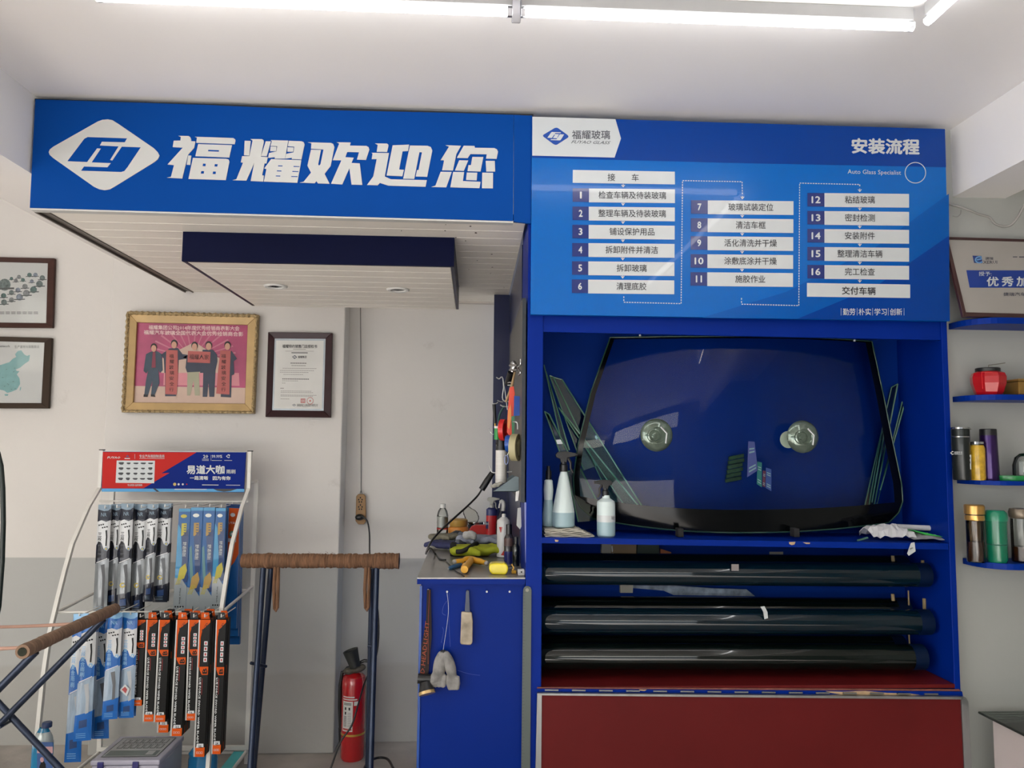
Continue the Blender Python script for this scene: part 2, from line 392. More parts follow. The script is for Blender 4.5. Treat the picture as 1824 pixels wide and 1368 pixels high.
GL = {
 'a': ((290, 230), [
  [(365,160),(600,165),(640,190),(660,235),(665,285),(760,290),(730,440),(590,600),(455,1150),(100,1130),(195,1110),(265,840),(115,825),(470,435),(235,420),(260,275),(415,272),(425,185)],
  [(595,615),(665,620),(640,835),(560,830)],
  [(750,183),(1640,213),(1680,240),(1690,270),(1670,355),(780,322),(798,200)],
  [(825,352),(1608,378),(1545,665),(760,632)],
  [(705,672),(1480,695),(1530,710),(1550,760),(1465,1187),(600,1160)]],
  [[(1062,487),(1310,497),(1306,530),(1055,520)],[(940,806),(1003,810),(995,868),(930,863)],[(1213,818),(1280,820),(1270,876),(1205,873)],[(900,980),(965,982),(955,1040),(887,1038)],[(1172,990),(1238,992),(1232,1050),(1162,1047)]]),
 'b': ((410, 230), [
  [(340,275),(480,280),(445,620),(325,610)],
  [(475,235),(740,238),(775,260),(785,300),(715,645),(875,655),(845,800),(800,800),(745,1078),(785,1082),(770,1222),(480,1208),(562,790),(380,1200),(60,1190),(150,1165),(302,785),(250,775),(282,632),(450,632),(525,270)],
  [(830,288),(950,290),(850,632),(722,628)],
  [(945,262),(1350,272),(1275,690),(1035,688),(1042,655),(885,672),(905,562),(1075,522),(1095,400),(940,393),(970,290)],
  [(1365,278),(1660,288),(1710,310),(1730,360),(1655,710),(1430,700),(1440,668),(1283,690),(1300,580),(1475,545),(1492,412),(1340,402)],
  [(940,408),(1080,412),(1070,515),(930,515)],[(1335,425),(1475,428),(1465,530),(1330,528)],
  [(955,700),(1655,727),(1560,1250),(785,1222),(845,930),(795,915)]],
  [[(1120,848),(1222,852),(1218,872),(1115,870)],[(1478,862),(1615,870),(1610,885),(1473,882)],[(1092,965),(1197,970),(1192,990),(1087,985)],[(1450,978),(1590,985),(1586,1002),(1446,998)],[(1068,1083),(1170,1086),(1166,1106),(1062,1102)],[(1423,1096),(1570,1100),(1566,1118),(1419,1114)]]),
 'c': ((530, 240), [
  [(245,180),(780,195),(830,220),(858,290),(770,730),(630,910),(745,1142),(475,1135),(440,1080),(400,1130),(55,1115),(145,1095),(315,885),(232,725),(315,352),(545,358),(480,690),(505,725),(535,690),(605,348),(315,328),(325,205)],
  [(910,180),(1235,185),(1215,258),(1600,265),(1650,295),(1668,350),(1590,590),(1380,580),(1430,410),(1155,405),(1110,525),(1305,540),(1250,660),(1445,670),(1505,1168),(1255,1162),(1205,780),(1040,1158),(780,1140),(1020,600),(820,595),(970,210)]], []),
 'd': ((650, 240), [
  [(240,207),(510,210),(545,235),(548,260),(515,405),(275,400),(300,240)],
  [(155,425),(560,430),(462,975),(605,1038),(1438,1058),(1408,1212),(545,1185),(350,1122),(295,1178),(50,1170),(195,975),(275,570),(160,570),(180,440)],
  [(645,252),(1025,235),(1003,380),(875,390),(795,812),(905,820),(870,968),(505,950)],
  [(1045,255),(1450,262),(1530,290),(1565,370),(1445,980),(1180,972),(1210,825),(1245,825),(1325,412),(1265,408),(1145,1030),(890,1025)]], []),
 'e': ((760, 240), [
  [(440,248),(795,262),(690,450),(610,835),(358,830),(405,600),(325,595),(520,280)],
  [(860,260),(1110,265),(1120,308),(1570,315),(1630,345),(1655,400),(1622,565),(1378,558),(1395,458),(1015,452),(950,548),(700,542)],
  [(755,598),(965,602),(862,842),(655,835)],[(1060,520),(1315,522),(1250,858),(948,848),(970,710),(1025,712)],
  [(1370,612),(1580,612),(1590,860),(1383,860)],[(325,865),(580,868),(455,1225),(110,1215),(205,1185)],
  [(615,870),(868,872),(840,1080),(1250,1098),(1225,1245),(550,1225)],[(930,882),(1175,885),(1160,1062),(915,1052)],[(1290,885),(1540,888),(1538,1250),(1282,1245)]], []),
}
for key, (org, pos, neg) in GL.items():
    mb = MB()
    for pl in pos: mb.prism([SG.px(x, y, 4) for x, y in trace(org, S1, pl)], -SG.n*0.0023, 0)
    for pl in neg: mb.prism([SG.px(x, y, 4.6) for x, y in trace(org, S1, pl)], -SG.n*0.0003, 1)
    mb.build('letter', [LETTER, BLUE], canopy)
LD = [(870,75),(950,68),(1020,80),(1100,130),(1640,500),(1700,560),(1728,615),(1700,670),(1650,710),(1050,1080),(980,1120),(900,1132),(820,1118),(740,1080),(130,650),(75,600),(62,560),(80,520),(130,480),(800,100)]
LF = [(345,697),(600,360),(650,335),(1240,355),(1205,413),(862,405),(832,462),(1112,476),(985,680),(1020,688),(1162,480),(1445,490),(1245,790),(1200,845),(1150,860),(550,840),(595,778),(945,790),(998,727),(710,715),(848,508),(790,505),(640,710)]
def logo(sheet, mb, box_, k, md, mf, px=True):
    """emblem: diamond md with the inner monogram mf inside box_ (x0,y0,x1,y1)"""
    f = lambda p: (box_[0]+(p[0]-62)/1666*(box_[2]-box_[0]), box_[1]+(p[1]-68)/1064*(box_[3]-box_[1]))
    g = sheet.ppoly if px else sheet.poly
    g(mb, [f(p) for p in LD], k, md); g(mb, [f(p) for p in LF], k+1, mf)
mb = MB()
mb.prism([SG.px(x, y, 4) for x, y in trace((80, 205), 8.444, LD)], -SG.n*0.0023, 0)
mb.prism([SG.px(x, y, 4.8) for x, y in trace((80, 205), 8.444, LF)], -SG.n*0.0004, 1)
mb.build('emblem', [LETTER, BLUE], canopy)
# underside: individual planks running left-right
XC0, XC1 = P(57, 372, YF).x+0.045, 0.1755
y = YF+0.03
while y < YA-0.03:
    y2 = min(y+0.102, YA-0.005)
    box('plank', XC0, XC1-0.002, y, y2-0.003, ZS, ZS+0.012, PLANK, canopy, bevel=0.0015); y += 0.102
box('backing_board', XC0, XC1-0.004, YF+0.02, YA-0.004, ZS+0.013, ZS+0.03, DARK, canopy)
tm = MB().box(XC0-0.045, XC0-0.001, YF+0.02, YA-0.004, ZS+0.004, ZS+0.03)
tm.box(XC0-0.047, XC0-0.040, YF+0.02, YA-0.004, ZS-0.004, ZS+0.02); tm.box(XC0-0.006, XC0, YF+0.02, YA-0.004, ZS-0.004, ZS+0.02)
tm.build('side_trim', GREYTRIM, canopy)
box('side_wall', XC0-0.052, XC0-0.048, YF+0.02, YA-0.004, ZS, ZC-0.004, CORN, canopy)
# spots of dirt on the planks
mb = MB()
for px_, py_, r in [(838,403,2.2),(793,411,1.6),(848,415,2.4),(829,429,1.5),(794,400,1.2),(876,453,1.8),(850,464,1.6),(877,476,2),(874,487,1.2),(812,423,1.5),(835,480,1),(898,512,1.2),(715,411,1.2),(817,510,2)]:
    c = PZ(px_, py_, ZS-0.0008)
    mb.poly([c+Vector((math.cos(a)*r*0.002*random.uniform(.6, 1.4), math.sin(a)*r*0.004*random.uniform(.5, 1.2), 0)) for a in [i*pi/4 for i in range(8)]])
mb.build('stain_spots', mat('stain_brown', (60, 48, 38), 0.9), canopy, kind='stuff')

# bulkhead box hanging under the canopy
f0 = PZ(326, 412, ZS); YB = f0.y; ZB = P(325, 465, YB).z; XB0 = f0.x; XB1 = P(809, 450, YB).x
YB2 = PZ(500, 546, ZB).y
bk = thing('ceiling_box', 'shallow ivory and navy box with two round downlights under the canopy', 'ceiling box', ((XB0+XB1)/2, (YB+YB2)/2, ZB))
box('front_panel', XB0, XB1, YB, YB+0.015, ZB, ZS-0.001, mat('navy_front', (6, 12, 46), 0.5, var=0.1, spec=.1), bk)
for a, b in ((XB0, XB0+0.012), (XB1-0.012, XB1)): box('side_panel', a, b, YB+0.016, YB2, ZB+0.001, ZS-0.001, NAVY, bk)
box('back_panel', XB0+0.013, XB1-0.013, YB2-0.012, YB2, ZB+0.001, ZS-0.001, PLANK, bk)
y = YB+0.017
while y < YB2-0.02:
    box('plank', XB0+0.013, XB1-0.013, y, min(y+0.099, YB2-0.013), ZB+0.002, ZB+0.012, PLANK, bk, bevel=0.0015); y += 0.102
for px_, py_ in ((491, 510), (709, 516)):
    c = PZ(px_, py_, ZB); r = 0.050
    d = MB().lathe((c.x, c.y, ZB), [(r*0.60, 0.004), (r*0.66, -0.004), (r*0.9, -0.006), (r, -0.001), (r, 0.001)], 28).build('downlight', WPL, bk, smooth=40)
    MB().lathe((c.x, c.y, ZB), [(0.001, 0.001), (r*0.3, -0.003), (r*0.62, 0.0005)], 24).build('lens', CLEARP, d, smooth=40)
    MB().lathe((c.x, c.y, ZB), [(0.0005, 0.0015), (r*0.6, 0.0012)], 24).build('bulb_face', mat('lens_white', (200, 196, 186), 0.3), d)
# ================================================================== BLUE DISPLAY CABINET
CB = mat('cabinet_blue', (1, 38, 132), 0.4, var=0.06, scale=3.0, spec=0.1)
CBI = mat('cabinet_blue_inside', (2, 44, 128), 0.55, var=0.08, scale=2.0, spec=0.08)
RED = mat('dark_red_laminate', (92, 22, 23), 0.5, spec=.15, var=0.1, scale=2.5)
CHIP = mat('bare_particle_board', (186, 158, 124), 0.9, var=0.2, scale=40)
Y0, YBK = YF, 2.95
xl0, xl1 = P(937.5, 900, YF).x, P(966, 900, YF).x
xr0, xr1 = 1.664, 1.686
cab = thing('display_cabinet', 'tall blue display cabinet holding a windshield above dark film rolls', 'cabinet', ((xl0+xr1)/2, YF+0.15, 0))
box('side_panel', xl0, xl1, Y0, YBK, 0, ZC-0.03, CB, cab, bevel=0.002)
box('side_panel', xr0, xr1, Y0, YBK, 0, ZC-0.03, CB, cab, bevel=0.002)
box('back_panel', xl1, xr0, YBK-0.015, YBK, 0.02, ZC-0.03, CBI, cab)
slab('top_rail', [(966, 556), (1684, 568), (1684.5, 606), (966, 591)], YF+0.006, 0.02, CB, cab)
ztop = P(966, 540, YF).z
sh = slab('shelf', [(964.5, 957.5), (1689, 968), (1689, 979), (964.5, 967.5)], YF-0.004, YBK-YF-0.015, CB, cab)
SHZ = lambda px: (P(964.5, 957.5, YF).z*(1689-px)+P(1689, 968, YF).z*(px-964.5))/724.5
ch = MB()
SS = Sheet([(964.5, 957.5), (1689, 968), (1689, 979), (964.5, 967.5)], YF-0.004)
for pl in ([(1405, 965.5), (1417, 965), (1415, 970), (1410, 971), (1406, 969)], [(1430, 966), (1443, 966.5), (1442, 969), (1436, 969)], [(988, 961), (995, 962), (994, 965), (989, 965)]): SS.ppoly(ch, pl, 1, 0)
ch.build('chipped_edge', CHIP, sh, kind='stuff')
fz = P(1300, 1221, YF).z
box('red_deck', xl1, xr0, YF-0.002, YBK-0.016, fz-0.012, fz, RED, cab)
slab('deck_edge', [(957, 1224), (1709, 1228), (1710, 1231), (957, 1227)], YF-0.008, 0.004, mat('worn_edge', (120, 70, 60), 0.7, var=0.3, scale=30), cab)
rail = slab('lower_rail', [(956, 1227), (1714, 1232), (1716, 1243), (955, 1236.5)], YF-0.012, 0.02, CB, cab)
SR = Sheet([(956, 1227), (1714, 1232), (1716, 1243), (955, 1236.5)], YF-0.012)
mb = MB()
SR.ppoly(mb, [(1470, 1231), (1500, 1232), (1540, 1230.5), (1580, 1234), (1620, 1235), (1640, 1238), (1600, 1239), (1545, 1238.5), (1500, 1237), (1478, 1234)], 1, 0)
SR.ppoly(mb, [(1020, 1227.5), (1030, 1228), (1026, 1230.5), (1021, 1230)], 1, 0); SR.ppoly(mb, [(1138, 1228), (1152, 1228.5), (1148, 1231), (1140, 1230)], 1, 0)
mb.build('chipped_edge', CHIP, rail, kind='stuff')
for i in range(15):
    x = 970.5+i*48.3; yy = 1228.2+(x-970)*0.0105
    MB().tube([P(x, yy+1, YF-0.018), P(x+24, yy+1.3, YF-0.018)], 0.0030, 8).build('hinge_knuckle', ALU, cab, smooth=40)
# the flap below in an aluminium frame
fl = thing('cabinet_flap', 'large dark red hinged flap in a grey metal frame under the film rolls', 'door panel', (P(1340, 1368, 2.61).x, 2.61, 0.0))
YFL = 2.615
slab('red_panel', [(965, 1238.5), (1712, 1246), (1722, 1420), (960, 1420)], YFL+0.005, 0.010, RED, fl)
slab('frame_rail', [(957, 1235), (1712, 1241.5), (1716, 1246), (957, 1238.5)], YFL, 0.016, ALU, fl)
slab('frame_stile', [(957, 1238.5), (965, 1238.5), (963, 1500), (951, 1500)], YFL, 0.016, ALU, fl)
slab('frame_stile', [(1712, 1241.5), (1721, 1243), (1725, 1250), (1738, 1500), (1724, 1500)], YFL, 0.016, ALU, fl)
# ------------------------------------------------------------------ process board
BB = [(948, 208), (1683, 230), (1692, 572), (945, 560)]
YBD = YF-0.022
LB = mat('board_light_blue', (0, 98, 184), 0.22, var=0.04, scale=1.5, coat=0.12, spec=0.2)
LB2 = mat('board_mid_blue', (0, 84, 168), 0.22, var=0.04, scale=1.5, coat=0.12, spec=0.2)
DB = mat('board_deep_blue', (0, 58, 144), 0.22, var=0.04, scale=1.5, coat=0.12, spec=0.2)
NB = mat('board_number_blue', (2, 34, 112), 0.22, var=0.04, coat=0.25)
PW = mat('print_white', (196, 201, 203), 0.3, var=0.02, coat=0.2)
PK = mat('print_black', (38, 38, 44), 0.35, var=0.02)
board = thing('process_board', 'glossy blue installation steps board with three columns of numbered boxes', 'sign', (P(1315, 560, YBD).x, YBD, P(1315, 560, YBD).z))
slab('panel', BB, YBD, 0.02, LB, board)
SBD = Sheet(BB, YBD)
mb = MB()
SBD.ppoly(mb, [(948.2, 208.2), (1683, 230), (1685, 298), (1330, 291), (948, 281)], 1, 0)
SBD.ppoly(mb, [(1250, 566), (1400, 520), (1560, 440), (1690, 345), (1691.5, 571.5)], 1, 1)
SBD.ppoly(mb, [(1420, 568), (1560, 510), (1690, 420), (1691.5, 571.5)], 2, 0)
mb.build('background_print', [DB, LB2], board)
mb = MB()
SBD.ppoly(mb, [(948.2, 208.2), (1096, 212.5), (1106, 247), (1094.5, 281), (948, 277.5)], 3, 0)
logo(SBD, mb, (967, 228, 1012.5, 258.5), 4, 2, 0)
SBD.text(mb, '福耀玻璃', (1018.5, 232.5, 1086.5, 248.8), 4, 1, 0.012, 3, px=True)
SBD.text(mb, 'FUYAO GLASS', [(1019.5, 250.5), (1087, 252), (1085.5, 257.4), (1018, 255.9)], 4, 1, 0.008, px=True, shear=0.03)
mb.build('header_tag', [PW, mat('print_grey', (78, 80, 88), 0.4), mat('logo_blue', (16, 70, 160), 0.3)], board)
cols = [
 (1020.0, 1049.0, 1202.0, 336.0, 32.45, -0.30, [('1','检查车辆及待装玻璃'),('2','整理车辆及待装玻璃'),('3','铺设保护用品'),('4','拆卸附件并清洁'),('5','拆卸玻璃'),('6','清理底胶')], 1126, 1109.8),
 (1230.6, 1260.5, 1413.0, 357.2, 32.0, -0.25, [('7','玻璃试装定位'),('8','清洁车框'),('9','活化清洗并干燥'),('10','涂敷底涂并干燥'),('11','施胶作业')], 1337, 1322),
 (1437.8, 1468.2, 1618.8, 344.2, 32.05, 0.0, [('12','粘结玻璃'),('13','密封检测'),('14','安装附件'),('15','整理清洁车辆'),('16','完工检查')], 1531, 1531)]
def arrow(mb, x, y):
    SBD.ppoly(mb, [(x-.7, y), (x+.7, y), (x+.7, y+5), (x-.7, y+5)], 3, 0)
    SBD.ppoly(mb, [(x-3.6, y+1.6), (x-2.2, y+1.4), (x, y+4.6), (x, y+6.4)], 3, 0); SBD.ppoly(mb, [(x+3.6, y+1.6), (x+2.2, y+1.4), (x, y+4.6), (x, y+6.4)], 3.2, 0)
arr = MB()
for ci, (xa_, xb_, xc_, y0_, dy_, lean, rows, tcx, ax) in enumerate(cols):
    for i, (num, txt) in enumerate(rows):
        ya = y0_+i*dy_; l = lean*i; sl = 0.0095; w_ = xc_-xb_; wn = xb_-xa_
        mb = MB()
        SBD.ppoly(mb, [(xa_+l, ya-.3), (xb_+l-.3, ya), (xb_+l-.3, ya+24), (xa_+l, ya+23.7)], 3, 1)
        SBD.ppoly(mb, [(xb_+l, ya), (xc_+l*.8, ya+w_*sl), (xc_+l*.8, ya+w_*sl+24.6), (xb_+l, ya+24.6)], 3, 0)
        n = len(txt); tw = 13.35*n; x0 = tcx-tw/2+l; yy = ya+4.6+(x0-xb_)*sl
        SBD.text(mb, txt, [(x0, yy), (x0+tw, yy+tw*sl), (x0+tw, yy+tw*sl+13.6), (x0, yy+13.6)], 4, 2, 0.008, 2, px=True)
        wn2 = {'1': 3.6, '11': 11.0}.get(num, 7.0 if len(num) == 1 else 16.0); cx = (xa_+xb_)/2+l
        SBD.text(mb, num, (cx-wn2/2, ya+5.6, cx+wn2/2, ya+18.2), 4, 3, 0.03, 2, px=True)
        mb.build('step_box', [PW, NB, PK, PW], board)
        if i or ci == 0: arrow(arr, ax+l*.6, ya-8+(.6 if ci else 0))
    if ci == 2: arrow(arr, ax, y0_+5*dy_-7); arrow(arr, ax, y0_-8)
    if ci == 1: arrow(arr, ax, y0_-8)
mb = MB()
SBD.ppoly(mb, [(1020.3, 303), (1201.8, 306), (1202, 328.8), (1020, 326)], 3, 0)
SBD.text(mb, '接', (1082, 309.5, 1095.5, 323), 4, 1, 0.01, px=True); SBD.text(mb, '车', (1125, 310, 1137.5, 323.4), 4, 1, 0.01, px=True)
mb.build('step_box', [PW, PK], board)
mb = MB()
SBD.ppoly(mb, [(1437, 504.2), (1620.7, 507), (1620.7, 531), (1437, 528.6)], 3, 0)
SBD.text(mb, '交付车辆', [(1499, 510.4), (1559, 511.6), (1559, 526), (1499, 524.8)], 4, 1, 0.02, px=True)
mb.build('step_box', [PW, PK], board)
def dashes(mb, pts):
    for (x0, y0), (x1, y1) in zip(pts, pts[1:]):
        L = math.hypot(x1-x0, y1-y0); n = max(1, int(L/4.6)); ux, uy = (x1-x0)/L, (y1-y0)/L; nx, ny = -uy*.8, ux*.8
        for i in range(n):
            a = i*L/n; b = a+3.0
            SBD.ppoly(mb, [(x0+ux*a-nx, y0+uy*a-ny), (x0+ux*b-nx, y0+uy*b-ny), (x0+ux*b+nx, y0+uy*b+ny), (x0+ux*a+nx, y0+uy*a+ny)], 3, 0)
dashes(arr, [(1111, 528), (1111, 538.5), (1213, 541), (1215.5, 322), (1321.5, 324), (1322, 348)])
dashes(arr, [(1320.5, 531), (1320.5, 542), (1422.5, 544.5), (1424, 326.5), (1531, 329), (1531, 336)])
arr.build('arrow_print', [PW], board, kind='stuff')
mb = MB()
SBD.text(mb, '安装流程', [(1516, 246), (1638, 248), (1637.5, 276.5), (1516, 274)], 3, 0, 0.04, 3, px=True)
SBD.text(mb, 'Auto Glass Specialist', [(1509.5, 302), (1604.5, 304), (1604.5, 314), (1509.5, 312)], 3, 0, 0.0, px=True)
for (a, b), s_ in zip([(1501, 1523), (1529, 1551), (1557, 1579), (1584.5, 1606.5)], ['勤劳', '朴实', '学习', '创新']): SBD.text(mb, s_, (a, 549.5, b, 561.8), 3, 0, 0.01, px=True)
for x in (1497.5, 1526, 1553.5, 1581.5, 1609.5): SBD.ppoly(mb, [(x, 549), (x+.6, 549), (x+.6, 562), (x, 562)], 3, 0)
rr = [(1630+19*math.cos(a), 308+19*math.sin(a)) for a in [i*pi/24 for i in range(49)]]; ri = [(1630+17.6*(x-1630)/19, 308+17.6*(y_-308)/19) for x, y_ in rr]
for i in range(48): SBD.ppoly(mb, [rr[i], rr[i+1], ri[i+1], ri[i]], 3, 0)
mb.build('title_print', [PW], board, kind='stuff')

# ------------------------------------------------------------------ windshield
GLS = glass('windshield_glass', (0.66, 0.84, 0.88), 0.7, 0.0, 1.36)
FRIT = mat('black_ceramic_band', (6, 8, 10), 0.12, var=0.02, spec=.25)
GREEN_EDGE = mat('glass_edge_green', (90, 135, 115), 0.15, var=0.1, coat=0.5)
rowsW = [(0, 1087, 1553, 601, 599, 608), (.3, 1052, 1573, 700, 703, 700), (.6, 1029, 1592, 795, 806, 795), (.8, 1021, 1606, 853, 872, 862), (.9, 1023, 1608, 882, 908, 893), (.96, 1033, 1601, 903, 931, 913), (1.0, 1056, 1583, 923, 949, 931)]
def wrow(t):
    for a, b in zip(rowsW, rowsW[1:]):
        if t <= b[0]+1e-9: f = (t-a[0])/(b[0]-a[0]); return [x*(1-f)+y_*f for x, y_ in zip(a, b)]
def wpt(u, t, off=0.0):
    _, xa1, xb1, yl, ym, yr = wrow(t)
    x = xa1+(xb1-xa1)*u; s = 2*u-1; y_ = ym+(yl-ym)*(max(0, -s)**2.2)+(yr-ym)*(max(0, s)**2.2)
    Y = 2.765-0.015*t+0.085*abs(s)**2.2-0.012*math.sin(pi*t)+off
    return P(x, y_, Y)
us = [0, .008, .018]+[.018+(.975-.018)*i/26 for i in range(1, 27)]+[.988, 1.0]
ts = [0, .01]+[.01+.88*i/18 for i in range(1, 19)]+[.90, .93, .96, .98, 1.0]
def ingl(i, j):
    u = (us[i]+us[i+1])/2; t = (ts[j]+ts[j+1])/2
    return .018 < u < .975 and .01 < t < .90
ws = thing('windshield', 'large curved windshield with a black border standing on the upper cabinet shelf', 'windshield', P(1320, 955, 2.74), None)
for nm, mt, cond in (('glass_sheet', GLS, True), ('border_band', FRIT, False)):
    mb = MB()
    for i in range(len(us)-1):
        for j in range(len(ts)-1):
            if ingl(i, j) == cond: mb.add([wpt(us[i], ts[j]), wpt(us[i+1], ts[j]), wpt(us[i+1], ts[j+1]), wpt(us[i], ts[j+1])], [[0, 1, 2, 3]])
    mb.build(nm, mt, ws, smooth=60)
edge = [wpt(u, 0) for u in us]+[wpt(1, t) for t in ts[1:]]+[wpt(u, 1) for u in us[::-1][1:]]+[wpt(0, t) for t in ts[::-1][1:-1]]
MB().tube(edge, 0.0028, 6, closed=True).build('glass_edge', mat('edge_dark_green', (40, 70, 62), 0.2), ws, smooth=60)
for x in (1208, 1415):
    MB().obox(P(x, 957, 2.70), (0.02, 0, 0), (0, 0.04, 0), (0, 0, 0.03)).build('rubber_foot', DARK, ws, bevel=0.002)
# suction cups
SUC = mat('suction_cup_grey', (104, 120, 108), 0.12, 0.45, var=0.5, scale=14, coat=0.8)
def suction(px_, py_, Y, label):
    c = P(px_, py_, Y); r = 29.5*Y/FPX
    t = thing('suction_cup', label, 'suction cup', (c.x, c.y, c.z-r), 'suction cups on the windshield')
    MB().lathe(c, [(0.001, 0.0), (r*.96, 0.002), (r, -0.004), (r*.93, -0.010), (r*.7, -0.018), (r*.48, -0.022), (r*.44, -0.020)], 36, axis='Y').build('cup', SUC, t, smooth=30)
    e = c+Vector((-r*.22, -0.022, -r*.04))
    MB().lathe(e, [(r*.44, 0), (r*.42, -0.006), (r*.34, -0.008), (r*.30, -0.004), (r*.18, -0.004), (r*.16, -0.010), (0.001, -0.011)], 28, axis='Y').build('knob', SUC, t, smooth=30)
    MB().tube([c+Vector((r*.2, -0.02, r*.5)), c+Vector((r*.55, -0.024, r*.1)), c+Vector((r*.5, -0.02, -r*.5))], 0.004, 8).build('lever', ALU, t, smooth=40)
    return t
suction(1169, 775, 2.70, 'left clear suction cup stuck on the windshield')
suction(1429, 778, 2.70, 'right clear suction cup stuck on the windshield, beside a round tag')
c = P(1404, 783, 2.745)
MB().lathe(c, [(0.001, 0), (0.030, 0.001), (0.031, -0.001), (0.001, -0.002)], 24, axis='Y').build('round_tag', mat('tag_grey_green', (150, 165, 150), 0.5), None, 'round pale tag on the windshield behind the right suction cup', 'tag')
# green ribbed pad behind the windshield, and coloured cards standing in for reflections in its glass
pad = MB()
for i in range(6):
    pad.obox(P(1293+i*1.2, 860-i*8, 2.90), (0.062-.004*(i % 2), 0, 0.012), (0, 0.012, 0), (0, 0, 0.014))
pad.build('ribbed_pad', mat('moss_green', (52, 72, 50), 0.8, var=0.4, scale=60), None, 'small mossy green ribbed pad behind the windshield glass', 'pad', bevel=0.002)
for (q, col, lab) in (([(1333, 786), (1344, 787), (1350, 838), (1331, 850)], (120, 105, 175), 'tall lilac painted leaflet on the windshield, leftmost of four'),
                      ([(1349, 822), (1357, 824), (1357, 868), (1348, 862)], (70, 140, 135), 'narrow teal painted leaflet on the windshield, next to the lilac one'),
                      ([(1359, 838), (1364, 839), (1363, 868), (1358, 866)], (150, 60, 85), 'thin crimson painted leaflet on the windshield, between teal and blue ones'),
                      ([(1364.5, 833), (1374, 836), (1374, 875), (1364, 869)], (85, 95, 170), 'narrow blue painted leaflet on the windshield, rightmost of four')):
    t = thing('reflection', lab, 'reflection', P(q[3][0], q[3][1], 2.80), None)
    slab('card', q, 2.80, 0.001, mat('card_%d' % col[0], col, 0.5), t)
    s_ = Sheet(q, 2.80); mb = MB()
    for v in (.2, .3, .75, .85): s_.rect(mb, .15, v, .85, v+.05, 1, 0)
    mb.build('reflection_lines', [PW], t, kind='stuff')

# glass offcuts leaning at both sides
GT = glass('green_sheet_glass', (0.52, 0.70, 0.62), 0.75, 0.0, 1.52)
def offcut(q, Ya, Yb, label, grp):
    """q: TL TR BR BL in the photograph; top at depth Ya (leaning back), bottom at depth Yb"""
    w_ = [P(q[0][0], q[0][1], Ya), P(q[1][0], q[1][1], Ya), P(q[2][0], q[2][1], Yb), P(q[3][0], q[3][1], Yb)]
    t = thing('car_window_glass', label, 'car window', w_[3], grp)
    MB().prism(w_, (0, 0.004, 0)).build('sheet', GT, t)
    MB().tube([w_[1], w_[2]], 0.0030, 6).build('ground_edge', GREEN_EDGE, t); MB().tube([w_[0], w_[1]], 0.0022, 6).build('ground_edge', GREEN_EDGE, t)
    MB().tube([w_[0], w_[3]], 0.0022, 6).build('ground_edge', GREEN_EDGE, t)
g1 = 'door glass panes leaning left of the windshield'; g2 = 'door glass panes leaning right of the windshield'
offcut([(969, 650), (972, 662), (1014, 802), (1003, 800)], 2.90, 2.80, 'steepest thin glass pane against the left cabinet side', g1)
offcut([(979, 669), (985, 671), (1062, 830), (1040, 838)], 2.91, 2.86, 'green glass pane at left, second from the cabinet side', g1)
offcut([(986, 672), (1001, 676), (1150, 912), (1098, 912)], 2.92, 2.84, 'longest green glass pane at left, reaching down to the shelf', g1)
offcut([(995, 726), (1000, 732), (1146, 912), (1120, 912)], 2.88, 2.80, 'slender bright-edged glass pane at left with a small clip', g1)
offcut([(970, 733), (978, 738), (1012, 806), (998, 808)], 2.86, 2.78, 'short glass pane low at the left cabinet side', g1)
offcut([(1010, 840), (1034, 835), (1080, 925), (1030, 930)], 2.86, 2.80, 'broad dim glass pane behind the spray bottles', g1)
offcut([(1588, 690), (1599, 684), (1556, 905), (1538, 912)], 2.92, 2.86, 'longest green glass pane at right of the windshield', g2)
offcut([(1607, 716), (1613, 713), (1568, 873), (1560, 905)], 2.91, 2.84, 'narrow green glass pane nearest the right cabinet side', g2)
offcut([(1570, 775), (1577, 760), (1553, 895), (1546, 910)], 2.90, 2.83, 'inner green glass pane at right, mostly behind the windshield', g2)

# things on the upper cabinet shelf
def shz(px_): return SHZ(px_)
NEWS = mat('newsprint', (176, 172, 160), 0.9, var=0.18, scale=50)
zs = shz(1010)
npz = thing('newspaper_stack', 'folded newspapers under the two tall spray bottles at left', 'newspapers', (P(1010, 955, 2.72).x, 2.72, zs))
for i in range(6):
    x0 = P(967, 950, 2.72).x+0.004*random.random(); x1 = P(1058-i*5-random.random()*6, 950, 2.72).x
    mb = MB(); n = 8; z = zs+0.001+i*0.0045
    pts = [(x0+(x1-x0)*k/n, z+0.0015*math.sin(k*1.7+i)+0.002*(k/n)**2*(i > 2)) for k in range(n+1)]
    prof = [Vector((a, 2.665+0.004*(i % 3), b)) for a, b in pts]+[Vector((a, 2.665+0.004*(i % 3), b+0.0035)) for a, b in pts[::-1]]
    mb.prism(prof, (0, 0.12, 0)).build('newspaper', NEWS, npz)
MILK = mat('milky_plastic', (206, 220, 220), 0.3, var=0.02)
LIQ = mat('pale_liquid_part', (150, 176, 184), 0.3, var=0.03)
BLK = mat('black_plastic', (22, 22, 24), 0.35, var=0.05)
